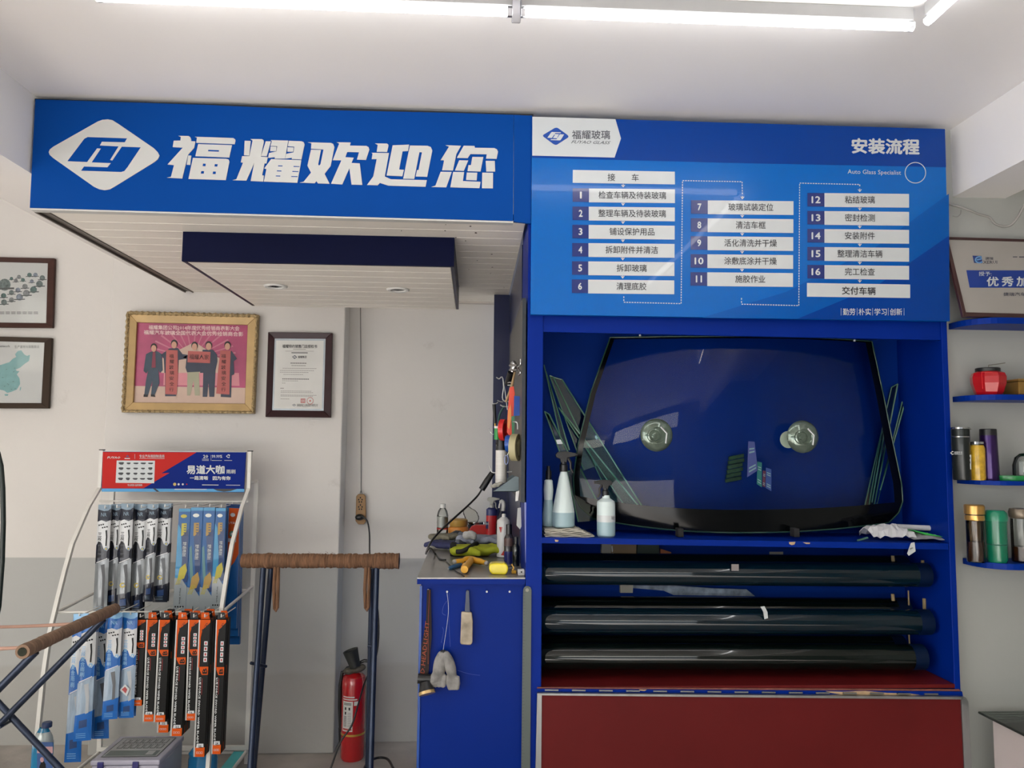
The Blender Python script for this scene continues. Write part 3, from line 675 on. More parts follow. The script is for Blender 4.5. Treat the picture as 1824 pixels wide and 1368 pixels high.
def trigger(t, c, z, s=1.0, m=None, face=-1, m2=None):
    """spray head: collar, body, nozzle, trigger lever; face = direction of the nozzle along x"""
    m = m or BLK
    MB().lathe((c[0], c[1], z), [(0.014*s, 0), (0.014*s, 0.022*s), (0.010*s, 0.026*s), (0.010*s, 0.034*s)], 16).build('collar', m2 or m, t, smooth=40)
    mb = MB(); f = face
    pr = [(f*0.040, .052), (f*0.040, .062), (f*0.010, .068), (-f*0.020, .066), (-f*0.028, .058), (-f*0.026, .048), (-f*0.012, .042), (-f*0.010, .030), (f*0.010, .030), (f*0.012, .046)]
    mb.prism([Vector((c[0]+a*s, c[1]-0.009*s, z+b*s)) for a, b in pr], (0, 0.018*s, 0)).build('head', m, t, bevel=0.002)
    MB().tube([Vector((c[0]+f*0.014*s, c[1], z+0.046*s)), Vector((c[0]+f*0.024*s, c[1], z+0.030*s)), Vector((c[0]+f*0.024*s, c[1], z+0.012*s)), Vector((c[0]+f*0.032*s, c[1], z-0.004*s))], [0.005*s, 0.0045*s, .004*s, .003*s], 8).build('trigger', m, t, smooth=40)
    MB().tube([Vector((c[0]+f*0.038*s, c[1], z+0.057*s)), Vector((c[0]+f*0.046*s, c[1], z+0.057*s))], 0.006*s, 10).build('nozzle', m, t, smooth=40)
# front square-shouldered bottle
px0 = 1079.5; Y = 2.70; c = P(px0, 958, Y); z0 = shz(px0); r = 16.2*Y/FPX
t = thing('spray_bottle', 'short milky spray bottle with black trigger and white label band', 'spray bottle', (c.x, Y, z0), 'spray bottles on the cabinet shelf')
hh = lambda py_: P(px0, py_, Y).z
MB().lathe((c.x, Y, z0), [(r*.9, 0.001, 1), (r, 0.006, 1), (r, hh(925)-z0, 0), (r, hh(897)-z0, 0), (r*.95, hh(893)-z0, 0), (r*.42, hh(887)-z0, 0), (r*.40, hh(882)-z0, 0)], 28).build('bottle_body', [MILK, LIQ], t, smooth=30)
MB().lathe((c.x, Y, 0), [(r*1.012, hh(929)), (r*1.012, hh(917))], 28).build('label_band', PW, t, smooth=60)
trigger(t, (c.x-0.002, Y), hh(884), 0.85)
s_ = Sheet([(1085, 918), (1095, 918), (1095, 928), (1085, 928)], Y-r*1.015); mb = MB(); s_.text(mb, '玻', (.4, .15, 1, .8), 0, 0, ink=True); mb.build('label_mark', [PK], t)
# tall cone bottle
px0 = 1003.5; Y = 2.72; c = P(px0, 945, Y); z0 = zs+0.029; r = 20*Y/FPX; hh = lambda py_: P(px0, py_, Y).z
t = thing('spray_bottle', 'tall milky cone spray bottle half full, standing on the newspapers', 'spray bottle', (c.x, Y, z0), 'spray bottles on the cabinet shelf')
MB().lathe((c.x, Y, 0), [(r*.9, z0+.001, 1), (r, z0+0.006, 1), (r*.99, hh(912), 0), (r*.80, hh(890), 0), (r*.42, hh(850), 0), (r*.30, hh(841), 0), (r*.30, hh(838), 0)], 28).build('bottle_body', [MILK, LIQ], t, smooth=30)
trigger(t, (c.x, Y), hh(840), 1.05, face=1)
px0 = 976.5; Y = 2.74; c = P(px0, 945, Y); r = 10.5*Y/FPX; hh = lambda py_: P(px0, py_, Y).z
t = thing('spray_bottle', 'slim milky bottle with a waist half hidden at the left cabinet side', 'spray bottle', (c.x, Y, z0), 'spray bottles on the cabinet shelf')
MB().lathe((c.x, Y, 0), [(r*.9, z0+.001, 1), (r, z0+0.006, 1), (r, hh(915), 1), (r*.72, hh(890), 0), (r*.85, hh(872), 0), (r*.7, hh(856), 0), (r*.5, hh(854), 0)], 24).build('bottle_body', [MILK, LIQ], t, smooth=30)
MB().lathe((c.x, Y, 0), [(r*.5, hh(855)), (r*.5, hh(840)), (r*.3, hh(836)), (r*.3, hh(830))], 16).build('pump_cap', BLK, t, smooth=40)
# crumpled paper bag, paper roll and green strip at the right
PAPER = mat('white_paper', (205, 205, 208), 0.85, var=0.08, scale=20)
mb = MB(); zs = shz(1600)
def crumple(px0, px1, pyt, pyb, Y, n=12, m=6, amp=0.006):
    z0 = zs+0.002; a = P(px0, pyb, Y); b = P(px1, pyb, Y); ht = P(px0, pyt, Y).z-P(px0, pyb, Y).z
    vs = []; 
    for j in range(m+1):
        for i in range(n+1):
            x = a.x+(b.x-a.x)*i/n; yy = Y+0.11*j/m
            h = ht*(math.sin(pi*(j+.3)/(m+.6))**.6)*(0.35+0.65*math.sin(pi*min(1, max(0, .1+i/n*.85)))**.5)
            vs.append((x+random.uniform(-amp, amp), yy, z0+max(0, h+random.uniform(-amp, amp))))
    return vs, [[j*(n+1)+i, j*(n+1)+i+1, (j+1)*(n+1)+i+1, (j+1)*(n+1)+i] for j in range(m) for i in range(n)]
v_, f_ = crumple(1556, 1632, 938, 966, 2.68)
mb.add(v_, f_); o = mb.build('paper_bag', PAPER, None, 'crumpled white paper bag at the right end of the cabinet shelf', 'paper bag')
sol = o.modifiers.new('thick', 'SOLIDIFY'); sol.thickness = 0.0015
MB().tube([P(1590, 938, 2.76), P(1662, 941, 2.76)], 0.010, 12).build('paper_roll', PAPER, None, 'rolled white paper lying on the crumpled bag at right', 'paper roll', smooth=40)
MB().prism([P(1620, 943, 2.70), P(1650, 949, 2.69), P(1684, 957, 2.68), P(1650, 953, 2.69)], (0, 0.03, -0.002)).build('green_ruler', mat('bright_green', (40, 150, 60), 0.4), None, 'bright green plastic strip on papers at the shelf end', 'ruler')
v_, f_ = crumple(1628, 1686, 956, 968, 2.67, 8, 5, .003)
mb = MB(); mb.add(v_, f_); o = mb.build('rumpled_sheet', mat('grey_paper', (150, 150, 155), 0.9, var=0.2, scale=20), None, 'thin grey rumpled sheet right of the paper bag', 'paper'); sol = o.modifiers.new('thick', 'SOLIDIFY'); sol.thickness = 0.001
MB().tube([P(1528, 963, 2.68), P(1545, 958, 2.70)], 0.004, 8).build('glass_rod', GREEN_EDGE, None, 'short pale rod lying left of the crumpled bag', 'rod', smooth=40)
t = thing('hanging_tag', 'small white paper tag hanging from the shelf edge at right', 'tag', P(1620, 990, YF-0.012))
slab('tag_card', [(1623, 967), (1629, 966), (1631, 982), (1619, 990), (1616, 986)], YF-0.012, 0.002, PW, t)
MB().tube([P(1621, 978, YF-0.014), P(1626, 976, YF-0.014)], 0.0015, 6).build('pin', ALU, t)
for px_, py_, lab in ((1140, 597.5, 'left'), (1522, 606.5, 'right')):
    MB().ball(P(px_, py_, YF+0.002), 0.005, 0.005, 0.005, 8).build('screw_head', ALU, None, 'tiny pale screw under the blue rail, %s one of two' % lab, 'screw', smooth=60)

# ------------------------------------------------------------------ rolls of tinted film
FILM = mat('dark_tint_film', (6, 14, 13), 0.05, var=0.3, scale=3, coat=0.2, spec=.35)
FILMB = mat('dark_blue_tint_film', (5, 24, 34), 0.05, var=0.2, scale=3, coat=0.2, spec=.35)
FILME = mat('film_end', (4, 22, 50), 0.45, spec=.15)
gR = 'rolls of dark window film'
def roll(px1, pyc, Y, r, m, label, px0=972):
    c1 = P(px1, pyc, Y); x0 = xl1+0.006+(0.0 if px0 < 980 else (px0-980)/FPX*Y)
    c0 = Vector((x0, Y, c1.z+0.008)); ax = (c1-c0)
    t = thing('film_roll', label, 'film roll', (c0+c1)/2-Vector((0, 0, r)), gR)
    L = ax.length
    MB().lathe(c0, [(r*.45, 0), (r*.96, 0), (r, 0.004), (r, L-0.03), (r*.99, L-0.004), (r*.93, L), (r*.45, L)], 48, axis=ax).build('film', m, t, smooth=35)
    MB().lathe(c0, [(r*.40, L-0.02), (r*.40, L+0.004), (r*.34, L+0.004), (r*.34, L-0.02)], 20, axis=ax).build('core_tube', FILME, t, smooth=35)
    MB().lathe(c0, [(r*1.004, L-0.05), (r*1.004, L-0.002)], 48, axis=ax).build('end_sleeve', FILME, t, smooth=35)
roll(1612, 1012, 2.865, 0.047, FILM, 'rear dark film roll in the top tier')
roll(1652, 1024, 2.745, 0.042, FILMB, 'front blue-tinted film roll in the top tier, with a small clear sticker')
roll(1615, 1088, 2.865, 0.047, FILM, 'rear dark film roll in the middle tier')
roll(1655, 1108, 2.745, 0.044, FILMB, 'front film roll in the middle tier with a white paper clip tag')
roll(1608, 1154, 2.865, 0.045, FILM, 'rear film roll in the bottom tier')
roll(1644, 1170, 2.745, 0.044, FILM, 'front black film roll in the bottom tier above the red deck')
t = thing('roll_tag', 'white paper loop tag on the middle front film roll', 'tag', P(1361, 1102, 2.70))
mb = MB(); A_ = [(1355, 1081), (1362, 1080), (1367, 1090), (1368, 1101), (1362, 1103), (1360, 1090)]
mb.prism([P(a, b, 2.692) for a, b in A_], (0, 0.004, 0)).build('tag_loop', PW, t)
mb = MB(); mb.prism([P(a, b, 2.696) for a, b in R4(1303, 1005, 1316, 1017)], (0, 0.002, 0)).build('film_sticker', mat('sticker_grey', (135, 128, 128), 0.5), None, 'small greyish sticker on the top front film roll', 'sticker')
for i, (px_, a, b) in enumerate(((1618, 1052, 1078), (1619, 1128, 1146), (1590, 1058, 1070), (1646, 1066, 1098), (1590, 990, 1000), (1643, 998, 1008))):
    MB().tube([P(px_, a, 2.80), P(px_+1, b, 2.80)], 0.0028 if i < 2 else .006, 8).build('spacer', mat('raw_wood', (150, 130, 95), 0.8), None, ['thin upright spacer between top and middle film rolls', 'thin upright spacer between middle and bottom film rolls', 'short wooden wedge under the top film rolls', 'wooden wedge at the end of the middle roll', 'small wooden wedge above the top rear roll', 'small wooden wedge above the top roll end'][i], 'spacer')
# odds and ends behind the rolls
CARD = mat('brown_carton', (128, 108, 84), 0.85, var=0.08)
zk = lambda py_: P(1000, py_, 2.90).z
bx = slab('carton', [(1090, 968), (1134, 968), (1133, 992), (1088, 992)], 2.90, 0.03, CARD, None, label='brown carton above the top film rolls at the back', cat='box')
s_ = Sheet([(1090, 968), (1134, 968), (1133, 992), (1088, 992)], 2.90); mb = MB(); s_.ppoly(mb, [(1089, 973), (1091, 972), (1092, 982), (1090, 984)], 1, 0); mb.build('white_mark', PW, bx)
slab('grey_box', [(1072, 967), (1089, 967), (1088, 991), (1071, 991)], 2.905, 0.025, mat('pale_box', (150, 148, 140), 0.8), None, label='pale grey box left of the brown carton', cat='box')
slab('orange_box', [(1177, 978), (1196, 984), (1194, 993), (1177, 992)], 2.905, 0.02, mat('dull_orange', (160, 95, 62), 0.8), None, label='small dull orange box behind the film rolls', cat='box')
slab('dark_box', [(1136, 968), (1174, 969), (1174, 992), (1134, 992)], 2.905, 0.03, mat('dark_green_box', (28, 44, 38), 0.6), None, label='dark green box right of the brown carton', cat='box')
slab('pale_carton', [(1105, 1041), (1128, 1041), (1127, 1056), (1105, 1056)], 2.90, 0.02, mat('pale_box', (1, 1, 1)), None, label='small pale carton between top and middle rolls', cat='box')
slab('paper_sheets', [(1128, 1043), (1200, 1043), (1270, 1048), (1330, 1050), (1345, 1062), (1200, 1060), (1182, 1052), (1122, 1047)], 2.91, 0.006, mat('pale_prints', (120, 132, 150), 0.7, var=0.5, scale=30), None, label='loose papers lying between the top and middle film rolls', cat='papers')
slab('white_card', [(1371, 983), (1395, 983), (1395, 994), (1371, 994)], 2.91, 0.003, mat('pale_box', (1, 1, 1)), None, label='small pale card behind the top rolls at right', cat='card')
# ================================================================== LEFT WALL: FRAMES
def inset_frame(t, outer, inner, Y, d, m, name='frame'):
    """four mitred rails, outer/inner px quads TL TR BR BL; rails stand d proud of plane Y (towards the viewer)"""
    for i in range(4):
        j = (i+1) % 4
        MB().prism([P(*outer[i], Y-d), P(*outer[j], Y-d), P(*inner[j], Y-d*0.8), P(*inner[i], Y-d*0.8)], (0, d*0.9, 0)).build(name, m, t, bevel=0.002)
WOODF = mat('brown_frame', (66, 42, 36), 0.5, var=0.15, scale=4, stretch=(1, 1, 6), spec=.2)
WOODF2 = mat('umber_frame', (56, 44, 34), 0.55, spec=.2, var=0.15, scale=4)
POSTER = mat('poster_white', (232, 229, 226), 0.5, var=0.02)
INK = mat('print_ink', (100, 100, 100), 0.6)
YFm = YA-0.004
GLZ = glass('frame_glazing', (0.96, 0.97, 0.97), 0.35, 0.02, 1.3)
# upper frame
t = thing('picture_frame', 'brown wooden frame with round photo medallions on white, upper one at far left', 'picture', P(0, 580, YFm), 'framed charts at far left')
inset_frame(t, [(-110, 455), (97, 460), (93, 584), (-113, 582)], [(-100, 464), (85, 468.5), (82, 575.5), (-104, 573)], YFm, 0.022, WOODF, 'frame_rail')
q = [(-100, 464), (85, 468.5), (82, 575.5), (-104, 573)]; slab('picture_sheet', q, YFm-0.012, 0.008, POSTER, t)
S_ = Sheet(q, YFm-0.012); mb = MB()
mcol = [mat('medal_%d' % i, c, 0.5, var=0.5, scale=60) for i, c in enumerate([(120, 130, 128), (150, 150, 150), (96, 120, 116), (140, 146, 160)])]
c5 = lambda x, y: (x/4.145, 430+y/4.145)
spots = [(35, 320, 42), (140, 262, 14), (218, 248, 16), (262, 248, 16), (313, 270, 19), (118, 290, 14), (170, 285, 14), (235, 295, 14), (292, 315, 24), (185, 333, 19), (248, 357, 24), (133, 360, 18), (85, 378, 18), (195, 383, 24), (27, 402, 19), (145, 412, 24), (30, 450, 21), (85, 432, 18), (85, 275, 12), (-60, 350, 30), (-160, 300, 24), (-120, 420, 22)]
for i, (x, y, r) in enumerate(spots):
    a, b = c5(x, y); rr_ = r/4.145*1.05
    S_.ppoly(mb, [(a+rr_*math.cos(k*pi/8), b+rr_*math.sin(k*pi/8)) for k in range(16)], 1, i % 4)
    S_.ppoly(mb, [(a-rr_*1.6, b+rr_*.55), (a+rr_*1.6, b+rr_*.45), (a+rr_*1.6, b+rr_*.75), (a-rr_*1.6, b+rr_*.85)], 2, 4)
for yy in (555.5, 558.2):
    for k in range(-8, 7): S_.ppoly(mb, [(k*10, yy), (k*10+8, yy), (k*10+8, yy+1.1), (k*10, yy+1.1)], 2, 4)
mb.build('print', mcol+[INK], t, kind='stuff')
slab('glazing', q, YFm-0.0165, 0.001, GLZ, t)
# lower frame
t = thing('picture_frame', 'dark brown frame with a pale teal country map, lower one at far left', 'picture', P(0, 726, YFm), 'framed charts at far left')
inset_frame(t, [(-118, 596), (92, 602), (86, 727.5), (-122, 727)], [(-108, 605), (79, 610), (73.5, 718), (-112, 717)], YFm, 0.022, WOODF2, 'frame_rail')
q = [(-108, 605), (79, 610), (73.5, 718), (-112, 717)]; slab('picture_sheet', q, YFm-0.012, 0.008, POSTER, t)
S_ = Sheet(q, YFm-0.012); mb = MB()
mp_ = [(-90, 690), (-85, 655), (-50, 645), (-20, 640), (0, 650.5), (17, 645), (23, 639), (29, 636), (27, 631), (32, 625), (38, 624), (43, 631), (48, 634), (53.5, 632), (52, 643), (44, 648), (36, 655), (28, 658), (30, 661), (35, 661), (30, 667), (35, 674), (36, 684), (30, 694), (20, 698), (13, 700), (8, 696), (0, 694), (-15, 700), (-40, 692), (-60, 698)]
S_.ppoly(mb, mp_, 1, 0); S_.ppoly(mb, [(36, 690), (38, 689), (37, 695), (35, 696)], 1, 0); S_.ppoly(mb, [(8, 702), (15, 702), (14, 705), (9, 705)], 1, 0)
for i in range(26):
    x, y = random.uniform(-60, 30), random.uniform(655, 694); S_.ppoly(mb, [(x, y), (x+2.5, y-.6), (x+2.5, y+.1), (x, y+.6)], 2, 1)
S_.text(mb, 'Network', (-4, 614.5, 18, 618.5), 1, 1, 0.01, px=True); S_.text(mb, '生产基地与销售网点', (26, 615, 70, 620.5), 1, 2, 0.0, px=True)
mb.build('print', [mat('map_teal', (150, 196, 196), 0.6, var=0.08, scale=30), INK, INK], t, kind='stuff')
slab('glazing', q, YFm-0.0165, 0.001, GLZ, t)

# gold frame with the group photograph
YG = YP-0.004
c6 = lambda x, y: (200+x/4.343, 540+y/4.343)
GOLD = mat('gold_frame', (178, 148, 98), 0.45, 0.15, var=0.12, scale=10)
GOLD2 = mat('carved_gold', (170, 148, 108), 0.4, 0.35, var=0.4, scale=90, bump=0.8, bscale=140)
t = thing('picture_frame', 'wide gold carved frame with a photo of five men holding red banners', 'picture', P(*c6(600, 850), YG))
O_ = [c6(113, 65), c6(1130, 90), c6(1095, 855), c6(72, 845)]; I1 = [c6(135, 85), c6(1112, 108), c6(1078, 835), c6(97, 825)]; I2 = [c6(190, 148), c6(1047, 168), c6(1025, 778), c6(160, 768)]
inset_frame(t, I1, I2, YG, 0.035, GOLD, 'frame_rail')
for i in range(4):
    j = (i+1) % 4; mb = MB(); n = 46 if i % 2 == 0 else 34
    o0, o1, i0, i1 = P(*O_[i], YG-0.03), P(*O_[j], YG-0.03), P(*I1[i], YG-0.036), P(*I1[j], YG-0.036)
    m0, m1 = (o0+i0)/2, (o1+i1)/2; w_ = (i0-o0).length/2*0.85
    pts = [m0+(m1-m0)*k/n+Vector((0, -0.003*(k % 2), 0)) for k in range(n+1)]
    mb.tube(pts, [w_*(1.15 if k % 2 else .75) for k in range(n+1)], 6)
    mb.prism([o0, o1, i1, i0], (0, 0.028, 0))
    mb.build('carved_edge', GOLD2, t, kind='stuff')
qx = [c6(190, 148), c6(1047, 168), c6(1025, 778), c6(160, 768)]
PHB = mat('photo_magenta', (168, 66, 104), 0.35, var=0.25, scale=7)
slab('photo_sheet', qx, YG-0.015, 0.01, PHB, t)
S_ = Sheet(qx, YG-0.015); mb = MB(); ms = [mat('photo_cream', (196, 168, 152), 0.4, var=0.08, scale=8), mat('photo_pale_pink', (206, 130, 140), 0.4, var=0.1), mat('photo_text', (232, 200, 200), 0.4), mat('photo_navy', (30, 38, 60), 0.45, var=0.2, scale=20), mat('photo_skin', (198, 150, 128), 0.5), mat('photo_jeans', (46, 62, 78), 0.5, var=0.2, scale=20), mat('photo_khaki', (160, 158, 134), 0.5), mat('photo_banner', (176, 88, 84), 0.5, var=0.06), mat('photo_hair', (24, 20, 20), 0.6), mat('photo_glow', (190, 112, 132), 0.4), mat('photo_maroon', (120, 40, 60), 0.5)]
def cp(pts, k, m): S_.ppoly(mb, [c6(*p) for p in pts], k, m)
cp([(165, 640), (1030, 655), (1025, 778), (160, 768)], 1, 0)
for i in range(14):
    a = -pi*0.05-pi*0.9*i/13; a2 = a-0.05; x0, y0 = 620, 430
    ex = lambda an, r: (x0+r*math.cos(an), max(180, y0+r*math.sin(an)*0.75))
    cp([(x0, y0), ex(a, 340), ex(a2, 340)], 1.5, 9)
cp([(380, 430), (640, 300), (850, 440), (860, 540), (380, 540)], 1.8, 0)
cp([(400, 540), (980, 540), (985, 640), (395, 635)], 2, 1)
S_.text(mb, '福耀集团公司2014年度优秀经销商表彰大会', [c6(282, 170), c6(985, 178), c6(985, 215), c6(282, 205)], 4, 2, 0.02, 1, px=True)
S_.text(mb, '福耀汽车玻璃全国代表大会优秀经销商合影', [c6(245, 208), c6(1015, 222), c6(1015, 258), c6(245, 243)], 4, 2, 0.02, 1, px=True)
def head(x, y, r=24):
    cp([(x+r*1.02*math.cos(a), y-4+r*1.25*math.sin(a)) for a in [i*pi/8 for i in range(16)]], 5, 8)
    cp([(x+r*.82*math.cos(a), y+6+r*1.08*math.sin(a)) for a in [i*pi/8 for i in range(16)]], 6, 4)
# man 1: dark jacket, jeans
cp([(300, 375), (350, 372), (385, 395), (392, 520), (370, 540), (355, 505), (285, 510), (265, 545), (243, 525), (262, 395)], 4, 5)
cp([(315, 378), (335, 378), (338, 500), (305, 500)], 4.5, 10)
cp([(282, 500), (358, 500), (365, 620), (328, 715), (300, 715), (312, 600), (278, 715), (248, 715), (262, 600)], 3.8, 5); head(323, 345)
cp([(245, 705), (280, 708), (275, 726), (243, 725)], 5, 8); cp([(300, 705), (330, 708), (335, 726), (300, 722)], 5, 8)
# man 2 with a tall banner
cp([(445, 350), (510, 348), (545, 395), (580, 400), (575, 430), (515, 440), (510, 540), (405, 540), (400, 430), (378, 400)], 4, 3)
cp([(410, 540), (510, 540), (495, 720), (410, 720)], 4, 3); head(480, 318, 25)
cp([(420, 362), (508, 365), (510, 560), (500, 708), (412, 704), (415, 520)], 6, 7)
# man 3 and 4 with a wide banner
cp([(585, 400), (700, 395), (705, 530), (580, 535), (568, 500), (575, 430), (545, 420)], 4, 3)
cp([(582, 515), (672, 515), (678, 715), (640, 715), (630, 600), (605, 715), (580, 715)], 3.9, 6); head(638, 333, 25)
cp([(700, 360), (780, 360), (812, 400), (815, 450), (800, 520), (790, 725), (752, 725), (745, 620), (735, 725), (700, 725), (705, 540), (680, 540)], 3.8, 3); head(747, 330, 26)
cp([(588, 370), (762, 378), (758, 465), (583, 458)], 6, 7)
# man 5 with a tall banner
cp([(860, 370), (925, 370), (965, 430), (940, 450), (945, 550), (925, 560), (920, 730), (840, 725), (850, 540)], 4, 3); head(893, 330, 25)
cp([(838, 365), (918, 368), (910, 560), (908, 708), (805, 700), (820, 520)], 6, 7)
for x in (460, 862): 
    for i in range(7): 
        a, b = c6(x-17+ (i % 2)*3, 395+i*43); S_.text(mb, '福耀玻璃安全行'[i], (a, b, a+8, b+7), 8, 8, 0.0, 1, px=True, ink=True)
S_.text(mb, '福耀人家', [c6(600, 395), c6(750, 400), c6(748, 440), c6(598, 436)], 8, 8, 0, 1, px=True)
mb.build('photo_print', ms, t, kind='stuff')
# certificate
MAH = mat('mahogany_frame', (44, 12, 17), 0.3, var=0.2, scale=5, coat=0.08, spec=.2)
t = thing('certificate_frame', 'dark mahogany plaque with a printed white dealer certificate', 'certificate', P(*c6(1440, 885), YG))
O_ = [c6(1205, 223), c6(1703, 230), c6(1688, 885), c6(1184, 880)]; I_ = [c6(1255, 272), c6(1650, 275), c6(1635, 833), c6(1235, 828)]
inset_frame(t, O_, I_, YG, 0.024, MAH, 'frame_rail'); slab('backing', [c6(1250, 268), c6(1655, 272), c6(1640, 838), c6(1230, 832)], YG-0.012, 0.01, MAH, t)
slab('silver_sheet', I_, YG-0.016, 0.004, mat('silver_edge', (170, 178, 184), 0.35, 0.3), t)
S_ = Sheet(I_, YG-0.016); mb = MB()
S_.rect(mb, .035, .03, .965, .975, 1, 0)
S_.text(mb, '福耀特约销售门店授权书', (.16, .085, .84, .135), 2, 1, 0.02, 1)
S_.rect(mb, .37, .148, .62, .153, 2, 1); S_.rect(mb, .22, .175, .78, .179, 2, 2); S_.rect(mb, .34, .195, .66, .205, 2, 1)
logo(S_, mb, (.36, .235, .45, .285), 2, 3, 0, px=False); S_.text(mb, '福耀集团', (.47, .24, .64, .275), 3, 1, 0.01, 1)
for (a, b, v) in ((.33, .67, .34), (.35, .64, .375), (.18, .86, .415), (.13, .80, .445), (.13, .70, .47), (.2, .62, .50), (.18, .72, .56), (.18, .52, .588), (.18, .26, .62), (.15, .24, .69), (.16, .78, .73), (.16, .80, .75), (.16, .88, .785), (.16, .80, .80), (.16, .34, .84)):
    n = int((b-a)/.035)
    for i in range(n): S_.rect(mb, a+i*.035, v, a+i*.035+.028, v+(.010 if v in (.34, .56, .69) else .006), 2, 1 if v < .4 or v == .56 else 2)
S_.disc(mb, .735, .865, .065, .05, 2, 4); S_.disc(mb, .735, .865, .055, .042, 3, 0); S_.disc(mb, .735, .865, .02, .015, 4, 4, 5); S_.rect(mb, .55, .835, .64, .895, 2, 4); S_.text(mb, '福耀', (.56, .845, .63, .885), 3, 0, 0, 1)
logo(S_, mb, (.39, .91, .46, .94), 2, 3, 0, px=False); S_.text(mb, '福耀玻璃工业集团股份有限公司', (.48, .908, .88, .945), 2, 1, 0, 1)
mb.build('certificate_print', [mat('paper_ivory', (214, 214, 210), 0.5), mat('ink_dark', (50, 48, 50), 0.6), mat('ink_soft', (128, 122, 122), 0.6), mat('ink_blue', (50, 60, 84), 0.5), mat('seal_red', (190, 110, 108), 0.6)], t, kind='stuff')
# ================================================================== WIPER RACK
RW = mat('rack_white', (222, 220, 214), 0.4, var=0.05, scale=10)
rack = thing('display_rack', 'white metal wiper display rack with curved side posts and printed header', 'rack', (-1.48, 3.6, 0))
def bar(name, pts, r, parent, m=RW, n=8, **k): return MB().tube(pts, r, n).build(name, m, parent, smooth=50, **k)
def prof_bar(pts, w, d, parent, name='post', m=RW):
    """flat rectangular bar through points"""
    mb = MB(); n = len(pts); pts = [Vector(p) for p in pts]
    for i in range(n-1):
        a, b = pts[i], pts[i+1]; h = Vector((w/2, 0, 0)); e = Vector((0, d/2, 0))
        mb.add([a-h-e, a+h-e, a+h+e, a-h+e, b-h-e, b+h-e, b+h+e, b-h+e], [[0, 1, 2, 3], [4, 7, 6, 5], [0, 4, 5, 1], [1, 5, 6, 2], [2, 6, 7, 3], [3, 7, 4, 0]])
    return mb.build(name, m, parent)
XRL, XRR = P(183, 840, 3.8).x-0.008, P(440, 840, 3.8).x+0.012
def curve_pts(X, lst):
    out = []
    for px_, py_ in lst:
        p = PX(px_, py_, X); out.append(p)
    return out
def post_pts(X):
    prof = [(P(300, 803, 3.8).z, 3.80), (1.332, 3.80), (1.25, 3.70), (1.094, 3.57), (.98, 3.517), (.88, 3.477), (.74, 3.425), (.57, 3.395), (.40, 3.38), (.14, 3.357), (0.0, 3.35)]
    out = [(X, y_, z_) for z_, y_ in prof]
    return out
prof_bar(post_pts(XRL), 0.016, 0.02, rack); prof_bar(post_pts(XRR), 0.016, 0.02, rack)
zt = P(300, 803, 3.8).z
for X in (XRL, XRR): prof_bar([(X+ (0.0 if X < -1.5 else 0.0), 3.93, zt-0.14), (X, 3.93, 0.0)], 0.02, 0.016, rack, 'rear_post')
for X in (XRL, XRR): MB().lathe((X, 3.80, zt), [(0.014, 0), (0.014, 0.004)], 12).build('post_cap', DARK, rack)
zl = P(300, 1092, 3.45).z
for X in (XRL, XRR):
    bar('side_bar', [(X, 3.93, zl+0.03), (X, 3.47, zl)], 0.007, rack)
    bar('side_bar', [(X, 3.93, 0.06), (X, 3.36, 0.06)], 0.008, rack)
    bar('side_bar', [(X, 3.93, zt-0.15), (X, 3.80, zt-0.15)], 0.006, rack)
bar('hook_bar', [(XRL, 3.47, zl), (XRR, 3.47, zl)], 0.005, rack)
bar('hook_bar', [(XRL, 3.80, P(300, 893, 3.8).z), (XRR, 3.80, P(300, 893, 3.8).z)], 0.005, rack)
bar('cross_bar', [(XRL, 3.93, P(300, 1052, 3.93).z), (XRR, 3.93, P(300, 1052, 3.93).z)], 0.008, rack)
prof_bar([(XRL, 3.93, 0.065), (XRR, 3.93, 0.065)], 0.02, 0.03, rack, 'cross_bar')
MB().box(XRL, XRR, 3.92, 3.935, 0.05, 0.085).build('cross_bar', RW, rack)
MB().box(XRR-0.06, XRR, 3.55, 3.92, 0.055, 0.06).build('floor_tray', mat('turquoise_tray', (70, 190, 195), 0.4), rack)
# header
HQ = [(184, 803.5), (438, 805), (434, 877), (181, 875)]
slab('header_panel', HQ, 3.785, 0.012, mat('header_blue', (4, 34, 120), 0.5, spec=.1), rack)
H_ = Sheet(HQ, 3.785); mb = MB()
h8 = lambda x, y: (180+x/6.756, 800+y/6.756)
def hp(pts, k, m): H_.ppoly(mb, [h8(*p) for p in pts], k, m)
hp([(22, 35), (1150, 38), (725, 292), (825, 285), (510, 472), (12, 472)], 1, 0)
hp([(12, 474), (1725, 480), (1722, 515), (8, 512)], 1, 1)
hp([(620, 470), (650, 470), (705, 512), (672, 512)], 2, 5); hp([(1350, 478), (1640, 478), (1560, 503), (1480, 512), (1400, 500)], 2, 5)
hp([(190, 136), (650, 140), (640, 410), (176, 405)], 2, 2)
hp([(20, 22), (1745, 34), (1745, 38), (20, 30)], 2, 2)
for r in range(4):
    for c in range(5):
        x = 245+c*88-r*3; y = 172+r*62; w_ = random.uniform(26, 38); h_ = random.uniform(8, 16)
        hp([(x-w_, y-h_*.3), (x-w_*.6, y-h_), (x+w_*.7, y-h_), (x+w_, y-h_*.4), (x+w_*.5, y+h_), (x-w_*.4, y+h_*.9)], 3, 5)
        hp([(x-12, y+24), (x+12, y+24), (x+12, y+27), (x-12, y+27)], 3, 6)
def ht(s_, x0, y0, x1, y1, m=2, b=0.01, k=3, sh=0): H_.text(mb, s_, [h8(x0, y0), h8(x1, y0), h8(x1, y1), h8(x0, y1)], k, m, b, 1, px=True, shear=sh)
ht('FUYAO', 80, 88, 235, 115, b=.02, sh=.05); hp([(300, 95), (320, 68), (340, 95), (330, 98), (320, 84), (310, 98)], 3, 7); hp([(285, 108), (350, 108), (350, 118), (285, 118)], 3, 2)
